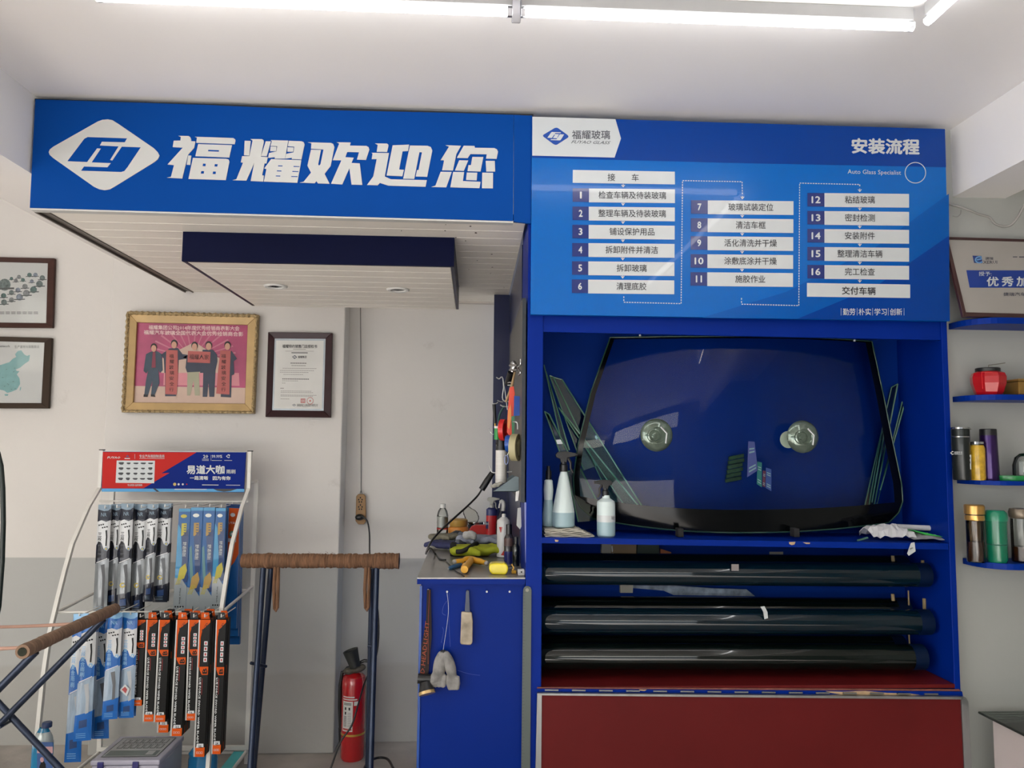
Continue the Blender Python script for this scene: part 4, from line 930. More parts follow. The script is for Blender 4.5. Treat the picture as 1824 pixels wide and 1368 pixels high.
hp([(407, 60), (410, 60), (410, 118), (407, 118)], 3, 2); ht('专业汽车雨刮制造商', 462, 66, 765, 104); hp([(462, 110), (765, 112), (765, 116), (462, 114)], 3, 2)
ht('20', 1230, 68, 1290, 108, b=.03); hp([(1217, 118), (1298, 118), (1298, 123), (1217, 123)], 3, 2); ht('99.99%', 1335, 68, 1460, 108, b=.03); ht('C', 1505, 62, 1550, 108, b=.04)
hp([(1535, 75), (1555, 70), (1545, 90)], 3.5, 2); hp([(1323, 70), (1326, 70), (1326, 140), (1323, 140)], 3, 2)
for a, b in ((1217, 1298), (1335, 1455), (1485, 1578)): hp([(a, 133), (b, 134), (b, 140), (a, 139)], 3, 6)
ht('易道大咖', 1030, 192, 1488, 302, b=.035); ht('雨刷', 1510, 245, 1618, 296, b=.015)
ht('一路清晰', 1070, 322, 1290, 372, b=.035); ht('因为有你', 1345, 325, 1560, 374, b=.035)
ht('专业雨刮 品质保障', 320, 420, 498, 446)
for x, r, m in ((888, 19, 8), (935, 13, 2), (985, 12, 2), (1033, 8, 0)): hp([(x+r*math.cos(a), 423+r*math.sin(a)) for a in [i*pi/8 for i in range(16)]], 3, m)
hp([(1217, 426), (1415, 428), (1415, 436), (1217, 434)], 3, 2); hp([(1505, 429), (1675, 431), (1675, 438), (1505, 436)], 3, 6)
hp([(890, 478), (1272, 480), (1272, 487), (880, 487)], 2, 2)
mb.build('header_print', [mat('header_red', (190, 44, 40), 0.5, spec=.1, var=0.05), mat('header_cyan', (62, 150, 205), 0.4), PW, mat('unused1', (20, 52, 150), 0.4), mat('unused2', (20, 52, 150), 0.4), mat('header_black', (24, 26, 34), 0.5), mat('header_grey', (170, 175, 190), 0.5), mat('header_navy', (40, 60, 120), 0.4), mat('badge_gold', (190, 170, 90), 0.5)], rack, kind='stuff')

# ---- wiper packs
ORD = ['first', 'second', 'third', 'fourth', 'fifth', 'sixth', 'seventh', 'eighth']
def jagged(q, mb_thick): return q
def pack(name, label, cat, grp, q, Y, thick, mats, draw, body=0, film=None, puff=0.0):
    t = thing(name, label, cat, P((q[3][0]+q[2][0])/2, q[3][1], Y), grp)
    A, B, C, D = [P(a, b, Y) for a, b in q]
    if puff:
        mb = MB(); n, m = 6, 14; g = []
        for side in (0, 1):
            for j in range(m+1):
                for i in range(n+1):
                    u, v = i/n, j/m; p = (A*(1-u)+B*u)*(1-v)+(D*(1-u)+C*u)*v
                    h = puff*(4*u*(1-u))**.6*min(1, 8*v*(1-v)+.15)
                    g.append(p+Vector((0, thick/2+(-h if side == 0 else h), 0)))
        L = (n+1)*(m+1); fs = []
        for side in (0, 1):
            for j in range(m):
                for i in range(n): a = side*L+j*(n+1)+i; fs.append([a, a+1, a+n+2, a+n+1])
        mb.add(g, fs); mb.build('pouch', mats[body], t, smooth=80)
    else:
        MB().prism([A, B, C, D], (0, thick, 0)).build('box_body', mats[body], t, bevel=0.001)
    S = Sheet(q, Y-(0.0005 if not puff else 0)); mb = MB()
    if puff: S = Curved(q, Y, thick, puff)
    draw(S, mb); mb.build('print', mats, t, kind='stuff')
    return t
class Curved(Sheet):
    def __init__(s, q, Y, thick, puff): Sheet.__init__(s, q, Y); s.th, s.pf = thick, puff
    def at(s, u, v, k=0):
        p = Sheet.at(s, u, v, 0); uu = min(1, max(0, u)); vv = min(1, max(0, v)); h = s.pf*(4*uu*(1-uu))**.6*min(1, 8*vv*(1-vv)+.15)
        return p+Vector((0, s.th/2-h-0.0006*k-0.0006, 0))
    def poly(s, mb, pts, k, m):
        # strips across u so the print follows the bulge
        bm = bmesh.new(); f = bm.faces.new([bm.verts.new((u, v, 0)) for u, v in pts])
        for c in (1/6, 2/6, 3/6, 4/6, 5/6): bmesh.ops.bisect_plane(bm, geom=bm.verts[:]+bm.edges[:]+bm.faces[:], plane_co=(c, 0, 0), plane_no=(1, 0, 0))
        for c in range(1, 14): bmesh.ops.bisect_plane(bm, geom=bm.verts[:]+bm.edges[:]+bm.faces[:], plane_co=(0, c/14, 0), plane_no=(0, 1, 0))
        bm.verts.index_update(); mb.add([s.at(v.co.x, v.co.y, k) for v in bm.verts], [[v.index for v in g.verts] for g in bm.faces], m); bm.free()
SILV = mat('pouch_grey_clear', (128, 134, 138), 0.22, 0.1, var=0.25, scale=12, stretch=(6, 1, 1), coat=0.35)
NVY = mat('pouch_navy', (14, 20, 38), 0.3, spec=.3, var=0.1, coat=0.35); PWH = mat('pouch_white', (206, 208, 210), 0.3, var=0.04, coat=0.2)
PBG = mat('pouch_bluegrey', (120, 142, 160), 0.3, coat=0.2); PBL = mat('pouch_black', (16, 16, 20), 0.4, spec=.25); PYL = mat('pouch_yellow_ring', (206, 182, 70), 0.4)
PDB = mat('pouch_deep_blue', (26, 60, 110), 0.3, coat=0.2)
def draw_navy(dark, mid, top, ringv=.72, botv=.83):
    def d(S, mb):
        S.poly(mb, [(0, 0), (1, 0), (1, .035), (.8, .055), (.5, .06), (.2, .05), (0, .045)], 1, 2)
        S.poly(mb, [(0, .045), (.2, .05), (.5, .06), (.8, .055), (1, .035), (1, .145), (.7, .16), (.35, .145), (0, .16)], 1, 0)
        S.poly(mb, [(0, .16), (.35, .145), (.7, .16), (1, .145), (1, .40), (.85, .43), (.6, .41), (.45, .36), (.2, .34), (0, .38)], 1, 1)
        S.poly(mb, [(0, .38), (.2, .34), (.45, .36), (.6, .41), (.85, .43), (1, .40), (1, .50), (0, .55)], 1, 0)
        S.poly(mb, [(.1, .535), (.9, .495), (.9, .503), (.1, .543)], 2, 1)
        S.poly(mb, [(0, botv+.01), (1, botv-.02), (1, 1), (0, 1)], 1, 0)
        S.poly(mb, [(.3, botv+.05), (.75, botv+.04), (.75, botv+.10), (.3, botv+.11)], 2, 6)
        for v in (.94, .955, .97): S.rect(mb, .15, v, .7, v+.004, 2, 2)
        S.text(mb, 'NR', (.28, .075, .72, .11), 2, 2, 0.01, 1); S.disc(mb, .5, .163, .13, .012, 2, 1, 10)
        for i in range(3): S.rect(mb, .12+i*.16, .185-.004*i, .24+i*.16, .197-.004*i, 2, 3); S.rect(mb, .4+i*.16, .208-.004*i, .52+i*.16, .220-.004*i, 2, 3)
        S.vtext(mb, '三段复合雨刷', (.12, .26, .42, .50), 2, 3 if mid else 2, 0.02)
        S.poly(mb, [(.68, .24), (.80, .235), (.84, .30), (.82, .385), (.72, .385), (.74, .30)], 2, 3); S.disc(mb, .78, .41, .13, .017, 2, 2, 12); S.disc(mb, .78, .41, .06, .008, 3, 5, 8)
        # blade seen through the clear window
        S.poly(mb, [(.45, .56), (.72, .55), (.80, .66), (.80, botv-.01), (.62, botv), (.62, .68)], 1, 4 if dark else 7)
        if ringv:
            for i in range(14):
                a, a2 = i*2*pi/16, (i+1)*2*pi/16
                S.poly(mb, [(.45+.20*math.cos(a), ringv+.022*math.sin(a)), (.45+.20*math.cos(a2), ringv+.022*math.sin(a2)), (.45+.12*math.cos(a2), ringv+.013*math.sin(a2)), (.45+.12*math.cos(a), ringv+.013*math.sin(a))], 2, 5)
    return d
mn = [NVY, PWH, PBG, PBL, mat('blade_grey', (70, 72, 76), 0.4), PYL, PDB, mat('blade_pale', (96, 100, 104), 0.4), SILV]
def hookrod(x, y, Y0_, Y1_):
    p = P(x, y, Y0_); bar('hook', [p+Vector((0, 0, 0.012)), p, Vector((p.x, Y1_, p.z))], 0.0022, rack, n=6)
GN = 'navy and white wiper pouches, upper left hooks'
topn = [((174.5, 899), (197.5, 899), (189, 1092), (164, 1092), None, .99), ((198, 898), (216, 898), (207, 1090), (185, 1090), .74, .80), ((215, 897), (237, 897), (229.5, 1094), (204.5, 1094), .74, .82), ((239, 898), (262.5, 898), (253, 1094), (231, 1094), .74, .83), ((262, 898), (282, 898), (271, 1072), (253.5, 1072), .75, .82), ((281, 897), (304.5, 897), (297, 1073), (271, 1073), .75, .83)]
for i, (a, b, c, d, rv, bv) in enumerate(topn):
    for k in range(2 if i in (2, 3, 5) else 1):
        dx = 3.0*k; q = [(a[0]+dx, a[1]+.3*k), (b[0]+dx, b[1]), (c[0]+dx, c[1]-2*k), (d[0]+dx, d[1]-2*k)]
        lab = '%s navy and white wiper pouch from the left on the upper hooks' % ORD[i] if k == 0 else 'wiper pouch directly behind the %s navy and white pouch from the left' % ORD[i]
        pack('wiper_pouch', lab, 'wiper pack', GN, q, 3.60+0.03*(i % 2)+0.045*k, 0.012, mn, draw_navy(i % 2 == 0, i < 9, 0, rv, bv), 8, puff=0.006)
    hookrod((a[0]+b[0])/2+1, a[1]+6, 3.59, 3.80)
# lower left: blue and white pouches
LBL = mat('pouch_sky_blue', (20, 96, 176), 0.3, spec=.3, var=0.06, coat=0.3); LBT = mat('pouch_pale_blue', (128, 178, 218), 0.3, coat=0.2); LSL = mat('pouch_clear_blue', (150, 168, 186), 0.2, var=0.2, scale=12, stretch=(6, 1, 1), coat=0.35)
ml = [LBL, PWH, LBT, PBL, mat('blade_mid', (88, 90, 94), 0.4), PWH, PDB, mat('blade_light', (170, 174, 178), 0.4), LSL]
GL2 = 'blue and white wiper pouches, lower left hooks'
lown = [((130, 1094), (152, 1094), (143, 1358), (113, 1359), .80), ((147, 1093), (172, 1093), (161, 1319), (128.5, 1322), .79), ((172, 1094), (191, 1094), (193, 1316), (163, 1317), .82), ((192, 1091.5), (217.5, 1091.5), (208, 1281), (180, 1283), .82), ((220, 1091.5), (244.5, 1092), (237, 1279), (210.5, 1280), .84)]
for i, (a, b, c, d, bv) in enumerate(lown):
    Yl = [3.30, 3.26, 3.34, 3.26, 3.28][i]
    for k in range(2 if i in (1, 3, 4) else 1):
        dx = 4.0*k; q = [(p[0]+dx, p[1]-(3*k if j > 1 else 0)) for j, p in enumerate((a, b, c, d))]
        lab = '%s blue and white wiper pouch from the left on the lower hooks' % ORD[i] if k == 0 else 'wiper pouch directly behind the %s blue and white pouch from the left' % ORD[i]
        t_ = pack('wiper_pouch', lab, 'wiper pack', GL2, q, Yl+0.05*k, 0.012, ml, draw_navy(i in (2, 3), False, 0, None, bv), 8, puff=0.006)
        if i == 4 and k == 0:
            S = Sheet([a, b, c, d], Yl-0.006); mb = MB(); S.ppoly(mb, [(223, 1219), (231, 1227), (226, 1240.5), (213, 1229)], 1, 0); S.ppoly(mb, [(223, 1223), (227, 1228), (224, 1235), (217, 1228)], 2, 1)
            mb.build('price_sticker', [PW, mat('sticker_red', (170, 70, 70), 0.5)], t_)
    hookrod((a[0]+b[0])/2, a[1]+3, Yl-0.005, 3.47)
# upper right: blue boxes with yellow figures
BXB = mat('box_blue', (24, 84, 142), 0.35, var=0.1, scale=8, coat=0.1, spec=.3); BXC = mat('box_cyan', (40, 130, 176), 0.35, spec=.3, coat=0.3); BXG = mat('box_grey', (140, 148, 152), 0.3, coat=0.2); BXY = mat('box_yellow', (176, 166, 50), 0.4); BXN = mat('box_navy', (18, 50, 98), 0.35, spec=.3, coat=0.2); BXT = mat('box_teal', (70, 120, 124), 0.35)
mbx = [BXB, BXC, BXG, BXY, BXN, PWH, PBL, mat('box_ochre', (160, 128, 56), 0.4), mat('box_oval', (216, 220, 214), 0.4), BXT]
def draw_blue(off, oc, ct):
    def d(S, mb):
        S.rect(mb, 0, 0, 1, .03, 1, 1)
        S.disc(mb, .45, .075, .26, .018, 2, oc); S.rect(mb, .3, .145, .72, .27, 1, 3 if oc == 3 else 7)
        for v in (.16, .185, .21, .235): S.rect(mb, .5, v, .68, v+.008, 2, 4)
        if ct: S.poly(mb, [(0, .15), (.25, .2), (.5, .5), (.45, .62), (.2, .78), (0, .8)], 1, 1)
        else: S.poly(mb, [(.05, .38), (.2, .36), (.45, .66), (.3, .75), (.15, .6)], 1, 9)
        S.poly(mb, [(.35, .28), (.9, .2), (.95, .6), (.6, .66)], 1, 4)
        S.text(mb, '舒适雨刮', (.5, .33+off*.3, .8, .33+off*.3+.14), 3, 8, 0.0, 1, rot=90)
        v = .56+off; S.poly(mb, [(.35, v+.03), (.8, v-.02), (.95, v+.05), (.75, v+.13), (.2, v+.15)], 2, 7 if not ct else 3)
        S.disc(mb, .85, v+.12, .22, .05, 1.5, 4)
        S.poly(mb, [(0, v+.12), (.6, v+.14), (1, v+.21), (1, 1), (0, 1)], 1.6, 2)
        for i in range(3): S.poly(mb, [(.08+i*.12, v+.19), (.14+i*.12, v+.19), (.42+i*.12, v+.10), (.38+i*.12, v+.10)], 3, 3)
        S.text(mb, 'Wiper Blade', (.42, .78+off*.8, .56, .94), 3, 6, 0.01, 1, rot=90) if off < .05 else S.text(mb, 'Wiper', (.45, .93, .58, .99), 3, 6, 0.01, 1, rot=90)
        if off < .05:
            for i in range(4): S.disc(mb, .18+i*.2, .965, .07, .009, 3, 6, 8)
    return d
GB = 'blue wiper boxes, upper right hooks'
topb = [((319, 906), (340, 906), (330.5, 1087), (308, 1087), 0.0, 3, True), ((340.5, 904), (362, 904), (354, 1093), (330.5, 1093), .07, 8, False), ((362.5, 904), (383.5, 904), (376, 1093), (354, 1093), .07, 8, False), ((384.5, 905), (402.5, 905), (396, 1084), (375.5, 1084), 0.0, 8, True)]
for i, (a, b, c, d, off, oc, ct) in enumerate(topb):
    for k in range(2):
        dx = 4.0*k; q = [(p[0]+dx, p[1]-3*k*(j > 1)) for j, p in enumerate((a, b, c, d))]
        lab = '%s of the four blue and grey boxed wipers on the upper right hooks' % ORD[i] if k == 0 else 'blue wiper box right behind the %s blue and grey box' % ORD[i]
        pack('wiper_box', lab, 'wiper pack', GB, q, 3.60+0.04*k, 0.016, mbx, draw_blue(off, oc, ct))
    hookrod((a[0]+b[0])/2+1, a[1]-2, 3.595, 3.80)
# orange and blue box at the right of the row
OR = mat('box_orange', (200, 84, 28), 0.4, var=0.05, spec=.2); OB = mat('box_royal', (24, 92, 160), 0.3, var=0.1, coat=0.2)
mo = [OB, OR, PWH, mat('seal_green', (70, 130, 110), 0.4), PBL, BXN]
def draw_or(S, mb):
    S.poly(mb, [(0, .03), (.95, .03), (1, .40), (.7, .47), (.05, .56)], 1, 1); S.disc(mb, .5, .085, .18, .016, 2, 2); S.text(mb, 'FUYAO', (.12, .14, .88, .16), 2, 2, 0.02, 1)
    S.disc(mb, .5, .24, .2, .024, 2, 3); S.disc(mb, .5, .24, .1, .012, 3, 2); S.rect(mb, .2, .275, .8, .305, 2, 2); S.poly(mb, [(.05, .545), (.45, .49), (.5, .505), (.1, .575)], 2, 2)
    S.rect(mb, .05, 0, .95, .025, 1, 5)
for k in range(3):
    q = [(403+k*4, 898), (427.5+k*2.5, 899), (421+k*3, 1120+k*14), (395+k*3, 1120+k*14)]
    pack('wiper_box', ['orange and royal blue wiper box behind the right rack post', 'royal blue wiper box just behind the orange one', 'rearmost royal blue wiper box hanging lowest at the right post'][k], 'wiper pack', 'orange and royal blue wiper boxes', q, 3.725+0.022*k, 0.018, mo, draw_or if k == 0 else (lambda S, mb: S.rect(mb, 0, 0, 1, .02, 1, 5)))
hookrod(414, 897, 3.72, 3.80)
# lower right: orange and black boxes
KB = mat('box_black', (18, 18, 17), 0.4, var=0.06, spec=.15); KO = mat('box_hot_orange', (206, 84, 20), 0.45, var=0.04, spec=.15)
mk = [KB, KO, PWH, PBL, mat('window_silver', (178, 178, 176), 0.3, 0.1), mat('mark_red', (170, 40, 40), 0.4)]
def draw_k(tagtxt, wv, fade=False):
    def d(S, mb):
        S.rect(mb, 0, 0, .14, 1, 1, 4)
        S.poly(mb, [(.10, 0), (1, 0), (1, .02), (.35, .075), (.22, .13), (.2, wv), (.10, wv+.0)], 2, 1)
        S.poly(mb, [(.22, wv-.005), (1, wv-.005), (1, wv+.055), (.45, wv+.055), (.22, wv+.015)], 2, 1)
        S.text(mb, 'B', (.5, wv+.003, .92, wv+.047), 3, 0, 0.03, 1, rot=-90)
        S.text(mb, 'BCD', [(.28, .075), (.72, .015), (.82, .03), (.38, .095)], 3, 3, 0.02, 1)
        for i in range(4):
            v = wv*.45+i*wv*.115; S.rect(mb, .55, v, .85, v+wv*.09, 3, 2); S.rect(mb, .63, v+wv*.02, .77, v+wv*.07, 4, 5)
        S.text(mb, 'LUE FORCE SWORD WIPER BLADE', (.24, wv+.075, .42, min(.90, wv+.60)), 3, 2, 0.03, 1, rot=90)
        S.rect(mb, .50, wv+.08, .53, wv+.2, 3, 5)
        S.rect(mb, .14, .93, 1, 1, 2, 1); S.poly(mb, [(.26, .905), (.86, .905), (.9, .935), (.22, .935)], 2, 2); S.text(mb, tagtxt, (.42, .911, .70, .929), 3, 3, 0.02, 1)
        for i in range(3): S.rect(mb, .26+i*.2, .962, .42+i*.2, .964, 3, 2); S.rect(mb, .26+i*.2, .975, .42+i*.2, .977, 3, 2); S.rect(mb, .26+i*.2, .962, .28+i*.2, .977, 3, 2); S.rect(mb, .40+i*.2, .962, .42+i*.2, .977, 3, 2)
    return d
GO = 'orange and black wiper boxes, lower right hooks'
lowo = [((240, 1104), (259.5, 1104), (252.5, 1257), (234, 1257), '14', .27), ((261, 1104), (281, 1104), (273, 1285), (254, 1285), '16', .30), ((283, 1104), (303, 1104), (294, 1286), (273.5, 1286), '18', .30), ((314, 1104), (335, 1104), (323.5, 1311), (303, 1311), '21', .33), ((335.5, 1104), (354.5, 1104), (347.5, 1283), (330, 1283), '16', .30), ((354.5, 1104), (375, 1104), (364, 1348), (344.5, 1348), '26', .35), ((385, 1104), (403, 1104), (393, 1343), (376, 1343), '24', .36)]
for i, (a, b, c, d, tg, wv) in enumerate(lowo):
    nk = [1, 2, 3, 3, 2, 3, 2][i]
    for k in range(nk):
        fx = 3.30/(3.30+0.034*k); q = []
        for j, p in enumerate((a, b, c, d)):
            yb = p[1]+(24 if (i == 2 and k == 1 and j > 1) else 0); q.append((843.6+(p[0]-843.6)*fx, 796.3+(yb-796.3)*fx))
        lab = '%s orange and black wiper box from the left, front one on its hook' % ORD[i] if k == 0 else '%s box back behind the %s orange and black front wiper box' % (ORD[k], ORD[i])
        TLAST = pack('wiper_box', lab, 'wiper pack', GO, q, 3.30+0.034*k, 0.028, mk, draw_k(tg if not (i == 2 and k == 1) else '22', wv))
        tq = [(q[0][0]+4, q[0][1]-13), (q[1][0]-3, q[1][1]-13), (q[1][0]-1, q[1][1]+.5), (q[0][0]+3, q[0][1]+.5)]
        MB().prism([P(a_, b_, 3.312+0.034*k) for a_, b_ in tq], (0, .002, 0)).build('hang_tab', PBL if (i+k) % 2 == 0 else KO, TLAST)
    hookrod((a[0]+b[0])/2, a[1]-5, 3.28, 3.47)

# ================================================================== FLOOR THINGS AT LEFT
def PF(px_, py_): return PZ(px_, py_, 0.0)
# clear plastic parts case standing near the rack
CLP = mat('case_lilac_clear', (168, 166, 182), 0.25, var=0.06, coat=0.2)
Yc = 3.42
t = thing('parts_case', 'clear lilac plastic parts case with a printed lid and blue latches on the floor', 'case', (P(240, 1360, Yc).x, Yc, 0))
zc = P(240, 1354, Yc-0.12).z; xa_, xb_ = P(163, 1355, Yc-.12).x, P(283, 1355, Yc-.12).x
MB().box(xa_, xb_, Yc-0.12, Yc+0.14, 0.0, zc-0.022).build('case_base', CLP, t, bevel=0.006)
ld = MB().box(xa_-0.004, xb_+0.004, Yc-0.124, Yc+0.144, zc-0.020, zc).build('lid', CLP, t, bevel=0.005)
mb = MB()
def lidrect(u0, v0, u1, v1, k, m):
    X = lambda u: xa_+0.02+(xb_-xa_-0.04)*u; Yy = lambda v: Yc+0.12-(0.22)*v
    mb.poly([(X(u0), Yy(v0), zc+0.0006*k), (X(u1), Yy(v0), zc+0.0006*k), (X(u1), Yy(v1), zc+0.0006*k), (X(u0), Yy(v1), zc+0.0006*k)], m)
lidrect(0, 0, 1, .95, 1, 1); lidrect(.02, .03, .98, .92, 2, 0)
for r in range(2):
    for c_ in range(7): lidrect(.1+c_*.12, .1+r*.25, .2+c_*.12, .3+r*.25, 3, 1); lidrect(.115+c_*.12, .12+r*.25, .185+c_*.12, .28+r*.25, 4, 0)
lidrect(.05, .65, .95, .9, 3, 2); lidrect(.75, .68, .88, .86, 4, 0)
mb.build('lid_print', [mat('case_print_pale', (176, 178, 180), 0.4), mat('case_print_dark', (64, 70, 70), 0.4), mat('case_print_grey', (104, 114, 112), 0.4)], ld, kind='stuff')
for f in (.1, .62): MB().box(xa_+(xb_-xa_)*f, xa_+(xb_-xa_)*(f+.09), Yc-0.130, Yc-0.12, zc-0.05, zc-0.004).build('latch', mat('latch_blue', (50, 48, 110), 0.4), t, bevel=0.002)
# blue washer bottle at left
Yb = 3.30; c = P(74, 1368, Yb); hh = lambda py_: P(76, py_, Yb).z
TEAL = mat('washer_blue', (24, 120, 165), 0.15, var=0.12, scale=8, coat=0.3)
t = thing('washer_bottle', 'blue washer fluid jug with a dark blue cap at lower left corner', 'bottle', (c.x, Yb, 0))
r = 17*Yb/FPX
MB().lathe((c.x, Yb, 0), [(r*.95, 0.0), (r, .01), (r, hh(1330)), (r*.95, hh(1318)), (r*.7, hh(1306)), (r*.5, hh(1300)), (r*.42, hh(1296))], 26, sy=.7).build('jug', TEAL, t, smooth=35)
MB().lathe((c.x, Yb, 0), [(r*1.0, hh(1322)), (r*.88, hh(1312)), (r*.62, hh(1303))], 26, sy=.72).build('clear_shoulder', mat('clear_shell', (170, 180, 180), 0.1, coat=1), t, smooth=35)
MB().lathe((c.x+0.012, Yb, 0), [(r*.46, hh(1295)), (r*.46, hh(1288)), (r*.40, hh(1286))], 20).build('cap', mat('cap_navy', (28, 50, 92), 0.4), t, smooth=40)
S = Sheet([(66, 1322), (94, 1322), (94, 1400), (66, 1400)], Yb-r*.72); mb = MB(); S.rect(mb, 0, 0, 1, 1, 0, 0); S.rect(mb, 0, .1, 1, .25, 1, 1); S.poly(mb, [(.1, .95), (.15, .55), (.35, .38), (.55, .5), (.6, .95)], 1, 2); S.disc(mb, .32, .4, .12, .06, 2, 1)
mb.build('bottle_label', [mat('label_blue', (50, 84, 140), 0.4), mat('label_pink', (190, 150, 155), 0.4), PBL], t, kind='stuff')
# blue jug below the tall wiper boxes
Yb = 3.50; c = P(362, 1345, Yb); hh = lambda py_: P(362, py_, Yb).z
t = thing('washer_bottle', 'translucent bright blue washer fluid jug under the tallest orange wiper boxes', 'bottle', (c.x, Yb, 0)); r = 24*Yb/FPX
MB().lathe((c.x, Yb, 0), [(r*.95, 0), (r, .012), (r, hh(1350)), (r*.96, hh(1345)), (r, hh(1340)), (r*.7, hh(1330)), (r*.4, hh(1326)), (r*.35, hh(1322))], 28, sy=.75).build('jug', mat('jug_blue', (16, 110, 160), 0.12, var=0.15, scale=6, coat=0.8), t, smooth=30)
MB().lathe((c.x, Yb, 0), [(r*.36, hh(1323)), (r*.36, hh(1314))], 18).build('cap', WPL, t, smooth=40)

# ================================================================== WRAPPED SAWHORSES
TWINE = mat('brown_wrap', (122, 88, 64), 0.9, var=0.4, scale=18, bump=0.8, bscale=30, stretch=(9, 1, 1)); TWINE2 = mat('paper_wrap', (134, 108, 88), 0.85, var=0.3, scale=12, bump=0.6, bscale=24, stretch=(1, 9, 1))
STEEL = mat('dark_blue_steel', (42, 52, 72), 0.35, 0.4, var=0.2, scale=14)
def wrapped(a, b, r, name, m, parent, n=70, amp=0.05):
    a, b = Vector(a), Vector(b); pts = [a+(b-a)*i/n for i in range(n+1)]
    rr_ = [r*(1+amp*math.sin(i*2.1)+random.uniform(-amp, amp)*.6) for i in range(n+1)]
    if not hasattr(r, '__len__'): pass
    return MB().tube(pts, rr_, 16).build(name, m, parent, smooth=60)
Yh = 3.50
A = P(431, 998, Yh); B = P(711, 1000, Yh)
t = thing('sawhorse', 'folded steel sawhorse with a brown twine-wrapped bar, standing by the extinguisher', 'sawhorse', ((A.x+B.x)/2, Yh, 0), 'wrapped sawhorses')
A.z = B.z = (A.z+B.z)/2
mb = MB(); n = 110; rad = []
for i in range(n+1):
    f = i/n; r0 = .031 if f < .9 else .034; r0 += .003*math.exp(-((f-.16)/.03)**2)+.006*math.exp(-((f-.87)/.03)**2); rad.append(r0*(1+random.uniform(-.08, .08)))
mb.tube([A+(B-A)*i/n for i in range(n+1)], rad, 18); mb.build('wrapped_bar', TWINE, t, smooth=60)
MB().lathe(B, [(.016, -0.004), (.016, 0.002)], 14, axis='X').build('bar_end', DARK, t)
def leg(p0, p1, r=0.0125): return MB().tube([p0, p1], r, 12).build('leg', STEEL, t, smooth=40)
def legpx(x0, y0, x1, y1, Ya, Yb_): 
    a = P(x0, y0, Ya); b = P(x1, y1, Yb_); f = a.z/(a.z-b.z); return leg(a, a+(b-a)*f)
legpx(469, 1012, 446, 1368, Yh-.01, Yh-.18); legpx(483, 1012, 452, 1368, Yh+.01, Yh+.12)
legpx(663, 1012, 655, 1368, Yh+.01, Yh+.14); legpx(671, 1012, 660, 1368, Yh-.01, Yh-.18)
MB().tube([P(447, 1181, 3.44), P(474, 1187, 3.52)], 0.007, 8).build('hinge_bolt', STEEL, t); MB().tube([P(655, 1150, 3.5), P(668, 1152, 3.5)], 0.007, 8).build('hinge_bolt', STEEL, t)
MB().obox(P(461, 1062, Yh-.03), (.016, 0, .003), (0, .003, 0), (0.003, 0, .016)).build('paper_sticker', PW, t)
for x0, x1, yb_ in ((487, 495, 1088), (649, 657, 1087)):
    pts = [P(x0+3, 1008, Yh-.012), P(x0+1, 1050, Yh-.02), P(x0+2, yb_-4, Yh-.02), P((x0+x1)/2, yb_, Yh-.02), P(x1-1, yb_-6, Yh-.02), P(x1, 1050, Yh-.02), P(x1+1, 1008, Yh-.012)]
    MB().tube(pts, .0075, 10, jit=.1).build('rope_loop', TWINE, t, smooth=60)
for i in range(10):
    p = A+(B-A)*random.uniform(.4, .6)+Vector((0, -.01, .03)); MB().tube([p, p+Vector((random.uniform(-.02, .02), 0, random.uniform(.004, .014)))], .0006, 4).build('loose_fibre', TWINE, t)
# front left one: bar runs towards the viewer
N_ = P(40, 1160, 2.60); F_ = P(205, 1085, 3.26); F_.z = (N_.z+F_.z)/2; N_.z = F_.z
t = thing('sawhorse', 'crossed-leg steel sawhorse with a paper-wrapped bar pointing at the viewer, far left', 'sawhorse', (-1.85, 2.95, 0), 'wrapped sawhorses')
def barn(a, b, nm):
    n = 40; rad = [.0225*(1+random.uniform(-.06, .06)) for i in range(n+1)]; MB().tube([a+(b-a)*i/n for i in range(n+1)], rad, 14).build(nm, TWINE2, t, smooth=60)
barn(N_, F_, 'wrapped_bar')
MB().tube([N_-(F_-N_).normalized()*.003, N_+(F_-N_)*.01], .014, 12).build('bar_end', mat('moss_dark', (40, 42, 30), 0.9, var=.5, scale=50), t)
D2 = Vector((-0.72, 0, 0)); barn(N_+D2, F_+D2, 'wrapped_bar')
def xleg(p, q, r=.0125):
    a = Vector(p); b = Vector(q); MB().tube([a, b], r, 12).build('leg', STEEL, t, smooth=40)
zb = N_.z
for Yx, s in ((2.68, 1), (3.16, 1)):
    xr = N_.x+(F_.x-N_.x)*(Yx-N_.y)/(F_.y-N_.y); h = zb-.02
    xleg((xr, Yx, h), (xr-.80, Yx, 0)); xleg((xr-.72, Yx+.028, h), (xr+.13, Yx+.028, 0))
    MB().tube([(xr-.36, Yx-.02, h*.53), (xr-.36, Yx+.05, h*.53)], .007, 8).build('hinge_bolt', STEEL, t)
for y0_, yy in ((1103, 3.06), (1140, 2.72)):
    p = P(140 if y0_ == 1103 else 60, y0_, yy); pts = [Vector((p.x-.72*k/10, yy, zb-.015-.012*math.sin(pi*k/10))) for k in range(11)]
    MB().tube(pts, .0065, 8, jit=.12).build('rope', mat('pink_rope', (176, 140, 124), 0.9, var=.15), t, smooth=60)
# black hose loop at the far left edge
Yo = 2.9
MB().tube([P(x, y_, Yo) for x, y_ in ((-14, 790), (-4, 806), (2, 830), (5, 870), (6, 930), (4, 1000), (-2, 1080), (-12, 1130))], .0085, 10).build('hose', mat('hose_black', (22, 34, 30), 0.4), None, 'dark hose loop hanging at the left picture edge', 'hose', smooth=60)

